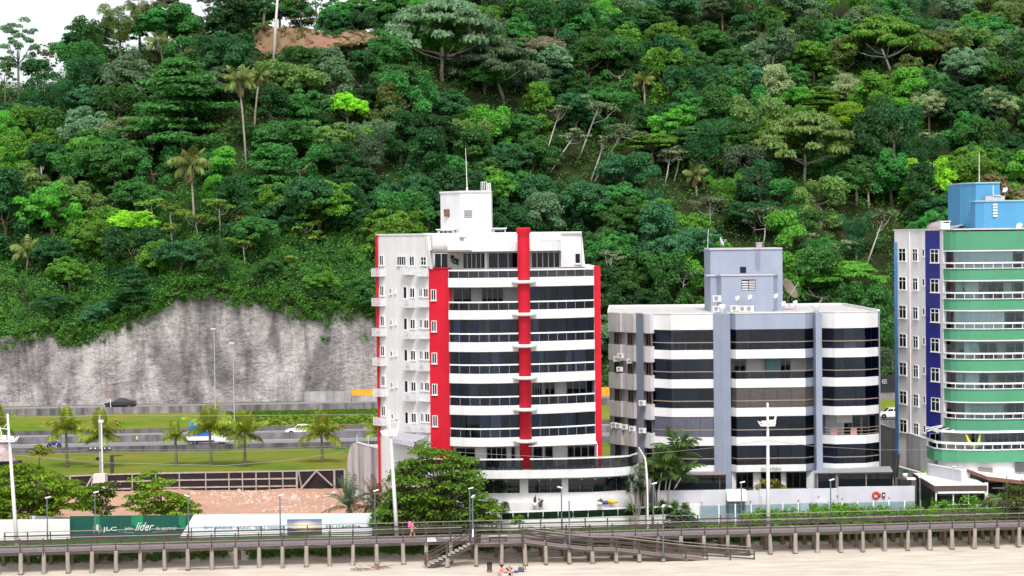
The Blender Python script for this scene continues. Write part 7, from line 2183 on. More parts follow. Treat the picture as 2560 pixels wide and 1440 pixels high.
# ================================================================== planting near the beach
def inpoly(p, poly):
    x, y = p; c = False
    for (x0, y0), (x1, y1) in zip(poly, poly[1:] + poly[:1]):
        if (y0 > y) != (y1 > y) and x < (x1 - x0) * (y - y0) / (y1 - y0) + x0: c = not c
    return c
almond = leafmat('almond_leaf', (.12, .20, .012), .01, .5, .4, tip=(.34, .40, .02))
almond_d = leafmat('almond_dark_leaf', (.09, .17, .018), .01, .55, .35, tip=(.30, .29, .02))
def silhouette_tree(name, label, poly, Y, depth, ncl, nleaf, leaf, mt, base, seed, cw=(.55, 1.0), ch=.26, tr=.22):
    r = random.Random(seed)
    b = Vector((X_(base[0], Y), Y, base[1]))
    root = thing(name, label, 'tree', b)
    xs = [p[0] for p in poly]; ys = [p[1] for p in poly]
    ymid = (min(ys) + max(ys)) / 2
    cl = []; tips = []
    while len(cl) < ncl:
        p = (r.uniform(min(xs), max(xs)), r.uniform(min(ys), max(ys)))
        if not inpoly(p, poly): continue
        w = r.uniform(*cw)
        dy = r.uniform(-1, 1) * depth * (1 - .5 * abs(p[1] - ymid) / (max(ys) - ymid + 1))
        q = P(p[0], p[1], Y + dy) - b
        cl.append((q.x, q.y, q.z, w, w, w * ch + .06))
        if r.random() < .25: tips.append(q)
    put('crown', crownmesh('crown', cl, nleaf, leaf, seed, up=1.0, asp=.62, jitter=.5, fill=.6), mt, root)
    top = P(lerp(base[0], sum(xs) / len(xs), .5), min(ys) + (max(ys) - min(ys)) * .35, Y) - b
    mb = MB().tube([Vector((0, 0, -.4)), top * .4, top], [tr, tr * .8, tr * .4], 8)
    for q in tips:
        s = top * r.uniform(.3, .95)
        mb.tube([s, s.lerp(q, .5) - Vector((0, 0, .1)), q], [tr * .35, tr * .22, .02], 5)
    put('trunk', mb.mesh('trunk', smooth=True), bark, root)
silhouette_tree('almond_tree', 'big dark-green sea almond tree with tiered branches in front of the red tower', [(1020, 1150), (1058, 1108), (1085, 1122), (1120, 1130), (1160, 1148), (1185, 1152), (1190, 1180), (1206, 1196), (1195, 1213), (1212, 1232), (1232, 1248), (1242, 1275), (1228, 1312), (940, 1312), (950, 1275), (985, 1235), (982, 1185), (1000, 1162)], 179.6, 3.2, 460, 23000, .28, almond_d, (1090, 1.4), 21, (.5, 1.05))
silhouette_tree('almond_tree', 'wide bright sea almond tree spreading over the white wall at the plot edge', [(-40, 1178), (20, 1164), (70, 1160), (110, 1174), (150, 1190), (190, 1202), (214, 1222), (238, 1232), (240, 1262), (232, 1285), (170, 1272), (112, 1302), (60, 1285), (28, 1312), (-40, 1302)], 186.5, 3.0, 300, 13500, .30, almond, (70, 1.5), 22, (.55, 1.05))
silhouette_tree('almond_tree', 'small bright sea almond tree over the green hoarding, standing apart', [(335, 1200), (372, 1180), (418, 1188), (432, 1210), (402, 1222), (445, 1226), (456, 1240), (488, 1262), (500, 1280), (470, 1288), (330, 1288), (302, 1256), (342, 1236), (330, 1216)], 187.5, 2.0, 95, 4600, .30, almond, (400, 1.55), 23, (.45, .85), tr=.14)
silhouette_tree('almond_tree', 'thin sea almond branches between the wide tree and the small one', [(222, 1222), (250, 1208), (276, 1210), (290, 1230), (280, 1244), (292, 1262), (276, 1286), (236, 1286)], 187, 1.4, 36, 1500, .30, almond_d, (262, 1.5), 24, (.4, .8), tr=.1)
silhouette_tree('sapling', 'yellow-green sapling on a bare stem above the wide almond tree', [(76, 1122), (100, 1114), (134, 1118), (130, 1136), (100, 1140), (80, 1140)], 190, .8, 16, 620, .28, leafmat('sapling_leaf', (.22, .27, .015), .01, .4, .35, tip=(.45, .46, .03)), (92, 1.5), 25, (.35, .6), tr=.05)
silhouette_tree('shrub', 'bushy green shrub at the foot of the big almond tree beside the hoarding end', [(926, 1300), (945, 1275), (975, 1262), (1000, 1275), (1010, 1318), (926, 1318)], 178.8, 1.0, 36, 2200, .2, leafmat('shrub_leaf', (.05, .125, .012), .01, .45, .3), (965, 1.4), 26, (.3, .6), .7, .05)
silhouette_tree('shrub', 'small bush with orange flowers beside the glass fence', [(1222, 1250), (1250, 1250), (1272, 1270), (1270, 1285), (1235, 1290)], 182, .6, 16, 900, .16, leafmat('leaf_flower', (.06, .10, .015), .01, .4, .3, tip=(.65, .28, .02)), (1250, 1.6), 27, (.25, .45), .7, .05)
silhouette_tree('shrub', 'blue-green broad-leaved bush at the boardwalk gate', [(1660, 1318), (1668, 1292), (1695, 1276), (1725, 1284), (1750, 1305), (1752, 1318)], 177.6, .8, 30, 1300, .28, leafmat('bluegreen_shrub', (.055, .12, .055), .01, .4, .3), (1700, 1.5), 28, (.3, .6), .6, .05)
silhouette_tree('shrub', 'yellow-leaved palm shrub on the terrace of the grey block', [(1895, 1222), (1898, 1205), (1925, 1198), (1950, 1200), (1960, 1222)], 190, .5, 14, 800, .26, leafmat('yellow_shrub', (.17, .16, .02), .01, .5, .3, tip=(.45, .38, .02)), (1925, 4.2), 29, (.25, .5), .7, .04)
silhouette_tree('shrub', 'leafy olive tree at the edge beside the beach house', [(2514, 1215), (2530, 1205), (2570, 1196), (2610, 1200), (2610, 1300), (2505, 1300), (2510, 1250)], 180.5, 1.6, 70, 4200, .2, leafmat('olive_shrub', (.065, .085, .018), .01, .5, .3, tip=(.2, .12, .03)), (2555, 1.4), 30, (.35, .7), .6, .1)
silhouette_tree('sapling', 'small leafy sapling growing before the dark glass fence', [(1276, 1312), (1285, 1296), (1304, 1290), (1312, 1304), (1308, 1316)], 180.5, .4, 12, 420, .18, LM['bright green'], (1292, 1.5), 31, (.2, .35), .6, .03)
silhouette_tree('cream_shrub', 'pale cream-flowered shrub beside the white picket fence', [(2462, 1262), (2470, 1244), (2490, 1242), (2505, 1250), (2508, 1266)], 182.6, .5, 14, 700, .16, LM['pale olive'], (2484, 1.5), 32, (.25, .45), .7, .04)

def strapplant(name, label, c, n, L, w, mt, seed, stems=None, cat='plant'):
    r = np.random.default_rng(seed); rd = random.Random(seed)
    root = thing(name, label, cat, c)
    V = []; Q = []; var = []
    heads = stems or [((0, 0, 0), (0, 0, 0))]
    sm = MB()
    for (a, b) in heads:
        a, b = Vector(a), Vector(b)
        if (b - a).length > .05: sm.tube([a, a.lerp(b, .5) + Vector((.05, 0, 0)), b], [.06, .045, .035], 6)
        for k in range(n):
            az = rd.uniform(0, 6.28); el = rd.uniform(-.15, 1.4)
            d = np.array([math.cos(az) * math.cos(el), math.sin(az) * math.cos(el), math.sin(el)])
            side = np.cross(d, [0, 0, 1]); side /= max(np.linalg.norm(side), 1e-6)
            o = np.array(b); l = L * rd.uniform(.7, 1.1)
            p1 = o + d * l * .55; p2 = o + d * l + np.array([0, 0, -.25 * l * (1 - el / 1.6)])
            i = len(V); V += [o - side * w * .4, p1 - side * w, p2, p1 + side * w]; Q.append((i, i + 1, i + 2, i + 3)); var.append(rd.random())
    put('leaves', rawmesh('leaves', np.array(V), np.array(Q), np.array(var)), mt, root)
    if sm.v: put('stem', sm.mesh('stem'), bark_grey, root)
    return root
drac = leafmat('dracaena_leaf', (.035, .085, .018), .01, .5, .25)
yuc = leafmat('yucca_leaf', (.075, .15, .02), .01, .5, .25)
b = Vector((X_(1588, 184.2), 184.2, 2.4))
stems = [((rx, 0, 0), tuple(P(px, py, 184.2 + dy) - b)) for rx, px, py, dy in ((-.2, 1572, 1222, 0), (0, 1585, 1210, .3), (.1, 1596, 1215, -.3), (.2, 1605, 1230, 0), (-.1, 1590, 1232, .4), (.0, 1580, 1202, .1), (.1, 1600, 1225, .2), (-.15, 1570, 1232, -.2))]
strapplant('dracaena', 'tall many-headed dracaena at the corner of the red tower garden', b, 60, .95, .035, drac, 5, stems)
for i, (px, py, Y, L, l) in enumerate(((1577, 1268, 184.4, .8, 'low spiky yucca under the dracaena'), (1626, 1270, 185.4, .8, 'spiky yucca between the dracaena and the palm cluster'), (1655, 1262, 185.6, 1.0, 'tallest spiky yucca at the foot of the palm cluster'), (1688, 1264, 185.8, .9, 'spiky yucca beyond the leaning palm stem'), (1712, 1266, 185.8, .8, 'last spiky yucca of the row, nearest the white gate'))):
    strapplant('yucca', l, P(px, py + 6, Y), 90, L, .05, yuc, 40 + i)
# palm cluster
for i, (bx_, tx, ty, Y, s_, l) in enumerate(((1643, 1655, 1180, 186.4, 1.25, 'nearer areca palm of the cluster with a bright crown'), (1668, 1690, 1140, 187.0, 1.4, 'tallest areca palm of the cluster before the grey block'), (1672, 1702, 1195, 186.2, 1.25, 'leaning areca palm of the cluster with a pale stem'), (1660, 1668, 1190, 187.4, 1.15, 'short dark areca palm at the heart of the cluster'), (1640, 1632, 1192, 187.2, 1.1, 'short areca palm of the cluster leaning to the red tower'))):
    palm(l, 'areca', P(bx_, 1262, Y), P(tx, ty, Y), areca_leaf, s_, 'areca palms before the grey block', 60 + i, .07, tm=bark_pale)
# dying date palms
for i, (px, py, Y, s_, l, m2) in enumerate(((872, 1272, 184.5, 1.05, 'dying date palm with a green heart beside the hoarding', date_green), (940, 1268, 185.5, 1.02, 'brown drooping date palm next to the tall stained wall', date_leaf), (985, 1262, 184.2, .9, 'withered date palm half hidden by the almond tree', date_leaf))):
    c = P(px, py, Y); palm(l, 'date', (c.x, c.y, 1.5), c, m2, s_, 'date palms at the edge of the plot', 70 + i, .3, lowm=date_leaf, dead=4, name='date_palm')
# coconut palms along the highway lawn
for i, (bx_, by, tx, ty, s_, l) in enumerate(((168, 1170, 165, 1078, 1.0, 'coconut palm on the lawn, behind the motorcycle'), (252, 1172, 254, 1090, 1.0, 'coconut palm partly hidden by the utility pole'), (441, 1166, 438, 1095, .66, 'small coconut palm just left of the truck'), (528, 1168, 524, 1080, 1.05, 'coconut palm standing in front of the truck'), (612, 1168, 613, 1090, .98, 'coconut palm just ahead of the truck'), (806, 1160, 804, 1090, .98, 'coconut palm in front of the white hatchback'), (-6, 1172, -12, 1072, .95, 'coconut palm cut off at the plot edge behind the white mast'), (948, 1150, 946, 1084, .66, 'coconut palm half hidden behind the red tower edge'))):
    g = PZ(bx_, by, 1.15); palm(l, 'coconut', g, P(tx, ty, g.y), palm_leaf, s_ * 1.22, 'coconut palms on the lawn beside the highway', 80 + i, .17, name='coconut_palm')

# ground cover: hedge behind the boardwalk, scrub under it
r = random.Random(17)
def cover(name, rows, size, mt, seed, per, rad):
    pts = []
    for a, b, t0, t1, h0, h1, n in rows:
        for _ in range(n):
            px = r.uniform(a, b); t = r.uniform(t0, t1); s = ws(px, t)
            q = wk(s, t)
            u = .5 + .5 * sn(px * .02, t, 1.3, 5)
            pts.append((q.x, q.y, max(beach_z(q.x, q.y), 1.0) + r.uniform(0.05, lerp(h0, h1, u))))
    return stuffleaves(name, pts, size, mt, seed, per, rad, .8, .6)
hedge = leafmat('hedge_leaf', (.10, .205, .018), .01, .5, .35)
scrub = leafmat('scrub_leaf', (.075, .145, .02), .01, .55, .3)
cover('shrubbery', [(1850, 2620, 4.5, 8.0, 1.2, 2.3, 2300), (1700, 1870, 4.6, 7.5, .5, 1.1, 260), (2330, 2520, 6.5, 9.0, 2.0, 2.9, 320), (2020, 2150, 6.2, 8.5, 1.8, 2.4, 220)], .17, hedge, 51, 44, (.22, .5))
cover('shrubbery', [(1230, 1700, 4.6, 7.2, .3, .9, 620), (470, 660, 4.5, 6.5, .2, .7, 130), (0, 470, 4.4, 6.5, .0, .3, 160), (660, 940, 4.6, 6.5, .05, .4, 160), (1010, 1240, 4.2, 6.5, .2, .9, 180)], .16, leafmat('low_cover', (.13, .19, .03), .01, .5, .35), 52, 26, (.2, .42))
cover('undergrowth', [(-40, 560, 3.4, 6.2, -.1, .9, 620), (620, 1240, 3.2, 6.2, -.1, 1.0, 780), (1240, 1760, 3.6, 6.4, -.1, .9, 420), (1760, 2620, 3.9, 6.6, -.1, 1.2, 1000)], .17, scrub, 53, 30, (.25, .5))
# twigs washed up on the sand
for i, (px, py, l) in enumerate(((905, 1424, 'pile of dry twigs on the sand, nearer the stairs'), (955, 1420, 'thin scatter of dry twigs on the sand right by the stairs'), (540, 1424, 'long dry branch lying on the sand between the piles'))):
    q = PZ(px, py, .5); root = thing('driftwood', l, 'driftwood', q); mb = MB()
    for k in range(14 if i < 2 else 3):
        a = r.uniform(0, 3.14); L = r.uniform(.2, .8) if i < 2 else 2.6
        if i == 2: a = r.uniform(-.06, .06)
        c = q + Vector((r.uniform(-.7, .7), r.uniform(-.5, .5), .03))
        mb.tube([c - Vector((math.cos(a) * L, math.sin(a) * L, -.02)), c + Vector((0, 0, .05)), c + Vector((math.cos(a) * L, math.sin(a) * L, r.uniform(0, .15)))], .022, 5)
    part('twigs', mb, mat('drift_brown', (.22, .14, .10), .9), root)
# grass tufts on the verges
pts = []
for _ in range(2000):
    px = r.uniform(560, 960); x = (px - 1280) / FPX * 288
    pts.append((x, 284.6 + sk(x) + r.uniform(4.2, 6.6) if r.random() < .6 else 284.6 + sk(x) + r.uniform(0, 6.6), 0))
pts = [(x, y, lerp(1.8, 3.35, (y - 284.3 - sk(x)) / 6.6) + .04) for x, y, _ in pts]
stuffleaves('grass_tufts', pts, .35, leafmat('verge_blade', (.10, .215, .012), .005, .3, .4), 61, 12, (.15, .35), .35, 1.3)
# ================================================================== traffic, poles, people
tyre_m = mat('tyre_rubber', (.02, .02, .02), .8, .2, 4)
rim_m = mat('wheel_rim', (.45, .45, .47), .35, .1, 3, 0, 8, .5, .6)
car_gl = mat('car_glass', (.012, .016, .022), .05, .1, 2, 0, 8, .6)
def wheel(root, x, y, r_, w=.2):
    side = -1 if y < 0 else 1
    t = put('tyre', shared(f'tyre_{r_}', lambda: MB().lathe((0, 0, 0), [(r_ * .62, -.1), (r_, -.09), (r_, .09), (r_ * .62, .1)], 16, (0, 1, 0)), True), tyre_m, root, (x, y, r_))
    put('rim', shared(f'rim_{r_}', lambda: MB().lathe((0, 0, 0), [(.03, -.105), (r_ * .6, -.085), (r_ * .6, .085), (.03, .105)], 12, (0, 1, 0))), rim_m, t)
def loft(secs):
    """secs: list of (x, [(y, z)...])"""
    mb = MB(); n = len(secs[0][1])
    for x, pr in secs: mb.v += [(x, y, z) for y, z in pr]
    for k in range(len(secs) - 1):
        for j in range(n):
            a, b = k * n + j, k * n + (j + 1) % n
            mb.f.append((a, b, b + n, a + n))
    mb.f.append(tuple(reversed(range(n)))); mb.f.append(tuple((len(secs) - 1) * n + j for j in range(n)))
    return mb
def sec(w, zb, zt, sh=.5):
    """rounded body section: sill, widest line, shoulder"""
    m_ = lerp(zb, zt, .45)
    return [(-w * .9, zb), (-w, zb + .08), (-w, m_), (-w * .97, zt - .1), (-w * .86, zt), (w * .86, zt), (w * .97, zt - .1), (w, m_), (w, zb + .08), (w * .9, zb)]
def car(name, label, loc, rz, paint, st, cab, L, w=.86, wr=.31, wb=1.32, roofw=.62, lamp_front=True, wins=None):
    root = thing(name, label, 'car', loc, None, rz)
    put('body', loft([(x, sec(ww, zb, zt)) for x, ww, zb, zt in st]).mesh('body', smooth=False), paint, root)
    (ax, az), (bx, bz), (cx_, cz), (dx, dz) = cab     # windscreen foot, roof front, roof rear, rear foot
    cb = MB()
    w0, w1 = w * .88, roofw
    mx = lerp(bx, cx_, .5)
    pr = lambda x, z, ww: [(x, -ww, z), (x, ww, z)]
    v = [(ax, -w0, az), (bx, -w1, bz), (mx, -w1, bz + .03), (cx_, -w1, cz), (dx, -w0, dz)]
    for q in v: cb.v += [q, (q[0], -q[1], q[2])]
    cb.f += [(0, 1, 3, 2), (2, 3, 5, 4), (4, 5, 7, 6), (6, 7, 9, 8), (0, 2, 4, 6, 8), (9, 7, 5, 3, 1), (0, 8, 9, 1)]
    put('roof', cb.mesh('roof'), paint, root)
    def onside(x, z, s):
        f = max(0, min(1, (z - az) / (bz - az)))
        return (x, s * (lerp(w0, w1, f) + .012), z)
    zlo, zhi = az + .06, bz - .07
    fx = lambda z: lerp(ax, bx, (z - az) / (bz - az)) - .10
    rx = lambda z: lerp(dx, cx_, (z - dz) / (cz - dz)) + .14
    for s in (-1, 1):
        mid = lerp(bx, cx_, .42)
        for a0, a1, b0, b1 in ((fx(zlo), fx(zhi), mid + .04, mid + .04), (mid - .04, mid - .04, rx(zlo), rx(zhi))):
            pts = [onside(a0, zlo, s), onside(b0, zlo, s), onside(b1, zhi, s), onside(a1, zhi, s)]
            put('side_window', MB().extr(pts if s > 0 else pts, (0, -s * .01, 0)).mesh('side_window'), car_gl, root)
    def slope(x0, z0, x1, z1, nm):
        d = Vector((x1 - x0, 0, z1 - z0)); n = Vector((d.z, 0, -d.x)).normalized() * .012 * (1 if x0 > 0 else -1)
        if n.z < 0: n = -n
        a = Vector((x0, 0, z0)) + d * .08 + n; b = Vector((x0, 0, z0)) + d * .93 + n
        put(nm, MB().face((a.x, -w0 * .9, a.z), (a.x, w0 * .9, a.z), (b.x, w1 * .93, b.z), (b.x, -w1 * .93, b.z)).mesh(nm), car_gl, root)
    slope(ax, az, bx, bz, 'windscreen'); slope(dx, dz, cx_, cz, 'rear_window')
    x0, x1 = st[-1][0], st[0][0]
    for s in (-1, 1):
        put('headlight', MB().box(x0 - .22, x0 + .005, s * w * .78 - .14, s * w * .78 + .14, st[-1][3] - .26, st[-1][3] - .12).mesh('headlight'), mat('headlamp', (.75, .75, .70), .15), root)
        put('tail_light', MB().box(x1 - .01, x1 + .16, s * w * .8 - .13, s * w * .8 + .13, st[0][3] - .24, st[0][3] - .06).mesh('tail_light'), mat('tail_red', (.45, .02, .02), .3), root)
        put('mirror', MB().box(ax - .32, ax - .18, s * (w + .02), s * (w + .16), az + .05, az + .17).mesh('mirror'), paint, root)
        for x in (-wb, wb): wheel(root, x, s * (w - .08), wr)
        for x in (-wb, wb): put('wheel_arch', shared('wheel_arch', lambda: MB().lathe((0, 0, 0), [(.01, -.012), (.37, -.012), (.37, .012), (.01, .012)], 16, (0, 1, 0))), tyre_m, root, (x, s * (w - .005), wr + .02))
    put('bumper', MB().box(x0 - .05, x0 + .03, -w * .8, w * .8, .28, .42).mesh('bumper'), mat('bumper_dark', (.05, .05, .055), .6), root)
    return root
black_p = mat('black_car_paint', (.012, .012, .020), .22, .1, 2, 0, 8, .6)
white_p = mat('white_car_paint', (.78, .78, .80), .25, .03, 2, 0, 8, .6)
sedan = [(-2.28, .72, .36, .86), (-2.2, .82, .25, .98), (-1.5, .86, .20, 1.0), (-.5, .87, .19, .95), (.8, .87, .19, .93), (1.5, .85, .20, .84), (2.1, .80, .24, .72), (2.28, .68, .32, .60)]
q = P(299, 1007, 294.6); car('sedan', 'black sedan driving on the upper road under the pale cliff', (q.x, 294.6 + sk(q.x) * 0 - 0, 3.97), math.pi + .09 * 0, black_p, sedan, [(.95, .92), (.25, 1.40), (-.75, 1.40), (-1.65, .98)], 4.56)
bpy.data.objects['sedan'].location.y = 294.2 + sk(q.x) * 1.0
bpy.data.objects['sedan'].location.x = X_(299, 294.2 + sk(q.x))
bpy.data.objects['sedan'].rotation_euler.z = math.pi + .09
hatch = [(-2.0, .74, .36, .9), (-1.92, .82, .25, 1.0), (-1.3, .85, .20, 1.0), (-.4, .86, .19, .97), (.8, .86, .19, .94), (1.4, .84, .20, .88), (1.85, .78, .24, .74), (2.0, .66, .32, .60)]
def onroad(o, px, Y, z, rz):
    x = X_(px, Y); y = Y + sk(x); x = X_(px, y)
    o.location = (x, y, z); o.rotation_euler.z = rz
o = car('hatchback', 'white hatchback on the far lower carriageway', (0, 0, 0), 0, white_p, hatch, [(1.0, .93), (.35, 1.44), (-1.0, 1.44), (-1.75, 1.02)], 4.0, wb=1.22)
onroad(o, 748, 276.5, 1.26, math.pi + .09)
o = car('hatchback', 'white car seen between the grey block and the green tower', (0, 0, 0), 0, white_p, hatch, [(1.0, .93), (.35, 1.44), (-1.0, 1.44), (-1.75, 1.02)], 4.0, wb=1.22)
onroad(o, 2226, 282, 1.5, math.pi + .09)
# white pickup truck with a blue load
TK = thing('truck', 'white open truck loaded with blue crates behind the palms', 'truck', (0, 0, 0))
cabst = [(.95, [(-.84, .45), (-.88, .6), (-.88, 1.2), (-.80, 2.0), (-.70, 2.08), (.70, 2.08), (.80, 2.0), (.88, 1.2), (.88, .6), (.84, .45)]), (1.35, [(-.84, .45), (-.88, .6), (-.88, 1.2), (-.78, 2.03), (-.68, 2.1), (.68, 2.1), (.78, 2.03), (.88, 1.2), (.88, .6), (.84, .45)]), (1.75, [(-.84, .42), (-.88, .6), (-.88, 1.18), (-.78, 1.98), (-.68, 2.04), (.68, 2.04), (.78, 1.98), (.88, 1.18), (.88, .6), (.84, .42)]), (2.35, [(-.84, .40), (-.87, .6), (-.87, 1.1), (-.84, 1.22), (-.76, 1.28), (.76, 1.28), (.84, 1.22), (.87, 1.1), (.87, .6), (.84, .40)]), (2.72, [(-.80, .40), (-.82, .55), (-.82, .95), (-.78, 1.02), (-.70, 1.06), (.70, 1.06), (.78, 1.02), (.82, .95), (.82, .55), (.80, .40)])]
put('cab', loft(cabst).mesh('cab'), white_p, TK)
for s in (-1, 1):
    put('side_window', MB().extr([(1.05, s * .865, 1.28), (2.0, s * .87, 1.28), (1.72, s * .80, 1.88), (1.05, s * .80, 1.9)], (0, s * .012, 0)).mesh('side_window'), car_gl, TK)
    put('headlight', MB().box(2.62, 2.73, s * .62 - .16, s * .62 + .16, .74, .94).mesh('headlight'), MATS['headlamp'], TK)
    put('mirror', MB().box(1.95, 2.05, s * .92 - .04, s * .92 + .14, 1.3, 1.55).mesh('mirror'), tyre_m, TK)
    for x in (-1.55, 1.95): wheel(TK, x, s * .74, .34)
put('windscreen', MB().face((2.33, -.74, 1.31), (2.33, .74, 1.31), (1.80, .64, 2.0), (1.80, -.64, 2.0)).mesh('windscreen'), car_gl, TK)
put('bed', MB().box(-2.6, .85, -.88, .88, .62, .74).box(-2.6, .85, -.9, -.84, .742, 1.18).box(-2.6, .85, .84, .9, .742, 1.18).box(-2.62, -2.56, -.84, .84, .742, 1.18).mesh('bed'), white_p, TK)
put('chassis', MB().box(-2.5, 1.0, -.4, .4, .38, .62).mesh('chassis'), tyre_m, TK)
put('rear_bumper', MB().box(-2.7, -2.6, -.8, .8, .5, .62).mesh('rear_bumper'), dark_m, TK)
onroad(TK, 515, 266.5, 1.21, .09)
blue_c = mat('blue_crate', (.015, .14, .62), .45, .15, 2, 0, 8, .4)
k0 = TK.location
for i, (x, z, w, h, l) in enumerate(((-1.75, .745, 1.5, 1.0, 'blue crate at the tail of the truck bed, lowest layer'), (-.25, .745, 1.4, 1.0, 'blue crate on the truck bed behind the cab'), (-1.5, 1.75, 1.3, .72, 'blue crate of the second layer on the truck'), (-1.55, 2.48, 1.2, .62, 'topmost lighter blue crate on the truck load'))):
    rt = thing('crate', l, 'crate', k0 + Vector((x, x * .09, z + .002)), 'blue crates on the truck', .09)
    put('box', MB().box(-w / 2, w / 2, -.78, .78, 0, h - .06).mesh('box'), blue_c if i < 3 else mat('light_blue_crate', (.06, .28, .72), .45), rt)
    put('lid', MB().box(-w / 2 - .02, w / 2 + .02, -.8, .8, h - .06, h).mesh('lid'), mat('pinkish_strap', (.55, .40, .50), .6) if i == 0 else blue_c, rt)

# ------------------------------------------------------------------ people (one skin-grown body each)
def body(name, joints, edges, root_j, mt, parent, lv=2):
    me = bpy.data.meshes.new(name)
    names = list(joints)
    me.from_pydata([joints[k][0] for k in names], [(names.index(a), names.index(b)) for a, b in edges], [])
    o = bpy.data.objects.new(name, me); COL.objects.link(o)
    md = o.modifiers.new('skin', 'SKIN'); md.use_smooth_shade = True
    for i, k in enumerate(names):
        rr_ = joints[k][1]
        me.skin_vertices[0].data[i].radius = (rr_, rr_) if not hasattr(rr_, '__len__') else rr_
        me.skin_vertices[0].data[i].use_root = (k == root_j)
    sb_ = o.modifiers.new('sub', 'SUBSURF'); sb_.levels = lv; sb_.render_levels = lv
    bpy.context.view_layer.update()
    m2 = bpy.data.meshes.new_from_object(o.evaluated_get(bpy.context.evaluated_depsgraph_get()))
    m2.name = name
    bpy.data.objects.remove(o)
    m2.materials.clear()
    p = put(name, m2, mt, parent)
    return p
skin_m = mat('skin', (.56, .32, .235), .55, .06, 3, 0, 8, .3)
HANDF = [(.0, .085), (.022, .095), (.044, .09), (.064, .075)]
def figure(label, loc, rz, J, cloth, hair=None, scale=1.0, skin=None):
    """J: joint positions of a standing frame in metres (x forward, y to the figure's own left)"""
    root = thing('person', label, 'person', loc, None, rz)
    root.scale = (scale,) * 3
    jt = {k: (tuple(v), r_) for k, (v, r_) in J.items()}
    E = [('pelvis', 'waist'), ('waist', 'chest'), ('chest', 'neck'), ('neck', 'head'), ('head', 'crown')]
    for s in 'lr': E += [('chest', 'sh' + s), ('sh' + s, 'el' + s), ('el' + s, 'wr' + s), ('wr' + s, 'ha' + s), ('pelvis', 'hip' + s), ('hip' + s, 'kn' + s), ('kn' + s, 'an' + s), ('an' + s, 'to' + s)]
    for s in 'lr':
        w, h = Vector(J['wr' + s][0]), Vector(J['ha' + s][0])
        d = (h - w).normalized(); sd_ = d.cross(Vector((0, 1, 0)));  sd_ = sd_.normalized() if sd_.length > .1 else Vector((1, 0, 0))
        for f, (o_, l_) in enumerate(HANDF):
            a, b = f'f{s}{f}a', f'f{s}{f}b'
            p = h + sd_ * (o_ - .032)
            jt[a] = (tuple(p + d * l_ * .5), .010); jt[b] = (tuple(p + d * l_ * .9 + Vector((0, .012 if s == 'r' else -.012, 0))), .008)
            E += [('ha' + s, a), (a, b)]
        jt[f't{s}'] = (tuple(w.lerp(h, .6) + sd_ * .055), .011); E.append(('wr' + s, f't{s}'))
    b = body('body', jt, E, 'pelvis', skin or skin_m, root)
    hd_ = Vector(J['head'][0])
    fwd = Vector(J['face'][0]) if 'face' in J else Vector((1, 0, 0))
    lat = Vector((0, 0, 1)).cross(fwd)
    put('nose', MB().lathe(hd_ + fwd * .095, [(.016, -.02), (.012, .01), (.004, .025)], 6, fwd).mesh('nose'), skin or skin_m, b)
    for s in (-1, 1):
        put('eye', MB().lathe(hd_ + fwd * .088 + lat * s * .034 + Vector((0, 0, .03)), [(.012, 0), (.004, .008)], 6, fwd).mesh('eye'), tyre_m, b)
        put('ear', MB().lathe(hd_ + lat * s * .085, [(.028, -.01), (.028, .012)], 8, lat).mesh('ear'), skin or skin_m, b)
    put('mouth', MB().box(-.004, .006, -.025, .025, -.005, .005).mesh('mouth'), mat('lip', (.35, .10, .09), .6), b, hd_ + fwd * .09 - Vector((0, 0, .045)), (0, 0, math.atan2(fwd.y, fwd.x)))
    if hair: put('hair', MB().lathe(hd_ - fwd * .02 + Vector((0, 0, .03)), [(.09, -.08), (.105, -.01), (.10, .06), (.07, .115), (.02, .135)], 12).mesh('hair', smooth=True), hair, b)
    for nm, cj, ce, cr, mt in cloth: body(nm, cj, ce, cr, mt, b)
    return root
def Jmap(**k): return {a: (Vector(v[:3]), v[3]) for a, v in k.items()}
sw = lambda J, *ks, d=.02: {k: (tuple(J[k][0]), J[k][1] + d) for k in ks}
# walker with a pink backpack, mid-stride
Jw = Jmap(pelvis=(0, 0, .90, .125), waist=(.02, 0, 1.06, .115), chest=(.06, 0, 1.28, .13), neck=(.10, 0, 1.44, .05), head=(.15, 0, 1.53, .088), crown=(.17, 0, 1.61, .07),
          shl=(.06, .17, 1.34, .055), ell=(-.02, .22, 1.10, .042), wrl=(.10, .22, .90, .03), hal=(.14, .22, .82, .032), shr=(.07, -.17, 1.34, .055), elr=(.12, -.21, 1.10, .042), wrr=(.30, -.19, .95, .03), har=(.37, -.19, .90, .032),
          hipl=(0, .09, .85, .105), knl=(.20, .09, .48, .062), anl=(.26, .09, .09, .042), tol=(.42, .09, .04, .034), hipr=(0, -.09, .85, .105), knr=(-.06, -.09, .47, .062), anr=(-.30, -.09, .13, .042), tor=(-.18, -.09, .04, .034))
pinkbag = mat('pink_cloth', (.80, .14, .42), .8, .1, 6)
s = ws(1022, 1.6); q = wk(s, 1.6, DZ)
wkr = figure('person walking on the boardwalk in a patterned bikini with a pink backpack', q, WRZ, Jw,
             [('bikini_bottom', sw(Jw, 'pelvis', 'hipl', 'hipr', d=.014), [('pelvis', 'hipl'), ('pelvis', 'hipr')], 'pelvis', mat('patterned_cloth', (.28, .10, .08), .8, .5, 18, 0, 8, .2, rgb2=(.45, .30, .30))),
              ('bikini_top', {'a': ((.06, 0, 1.26), .138), 'b': ((.065, 0, 1.33), .132)}, [('a', 'b')], 'a', MATS['patterned_cloth'])], mat('brown_hair', (.07, .04, .025), .6), 1.0)
bp_ = thing('backpack', 'bright pink backpack on the back of the walking person', 'backpack', q + Vector((-.15, 0, 1.0)), None, WRZ)
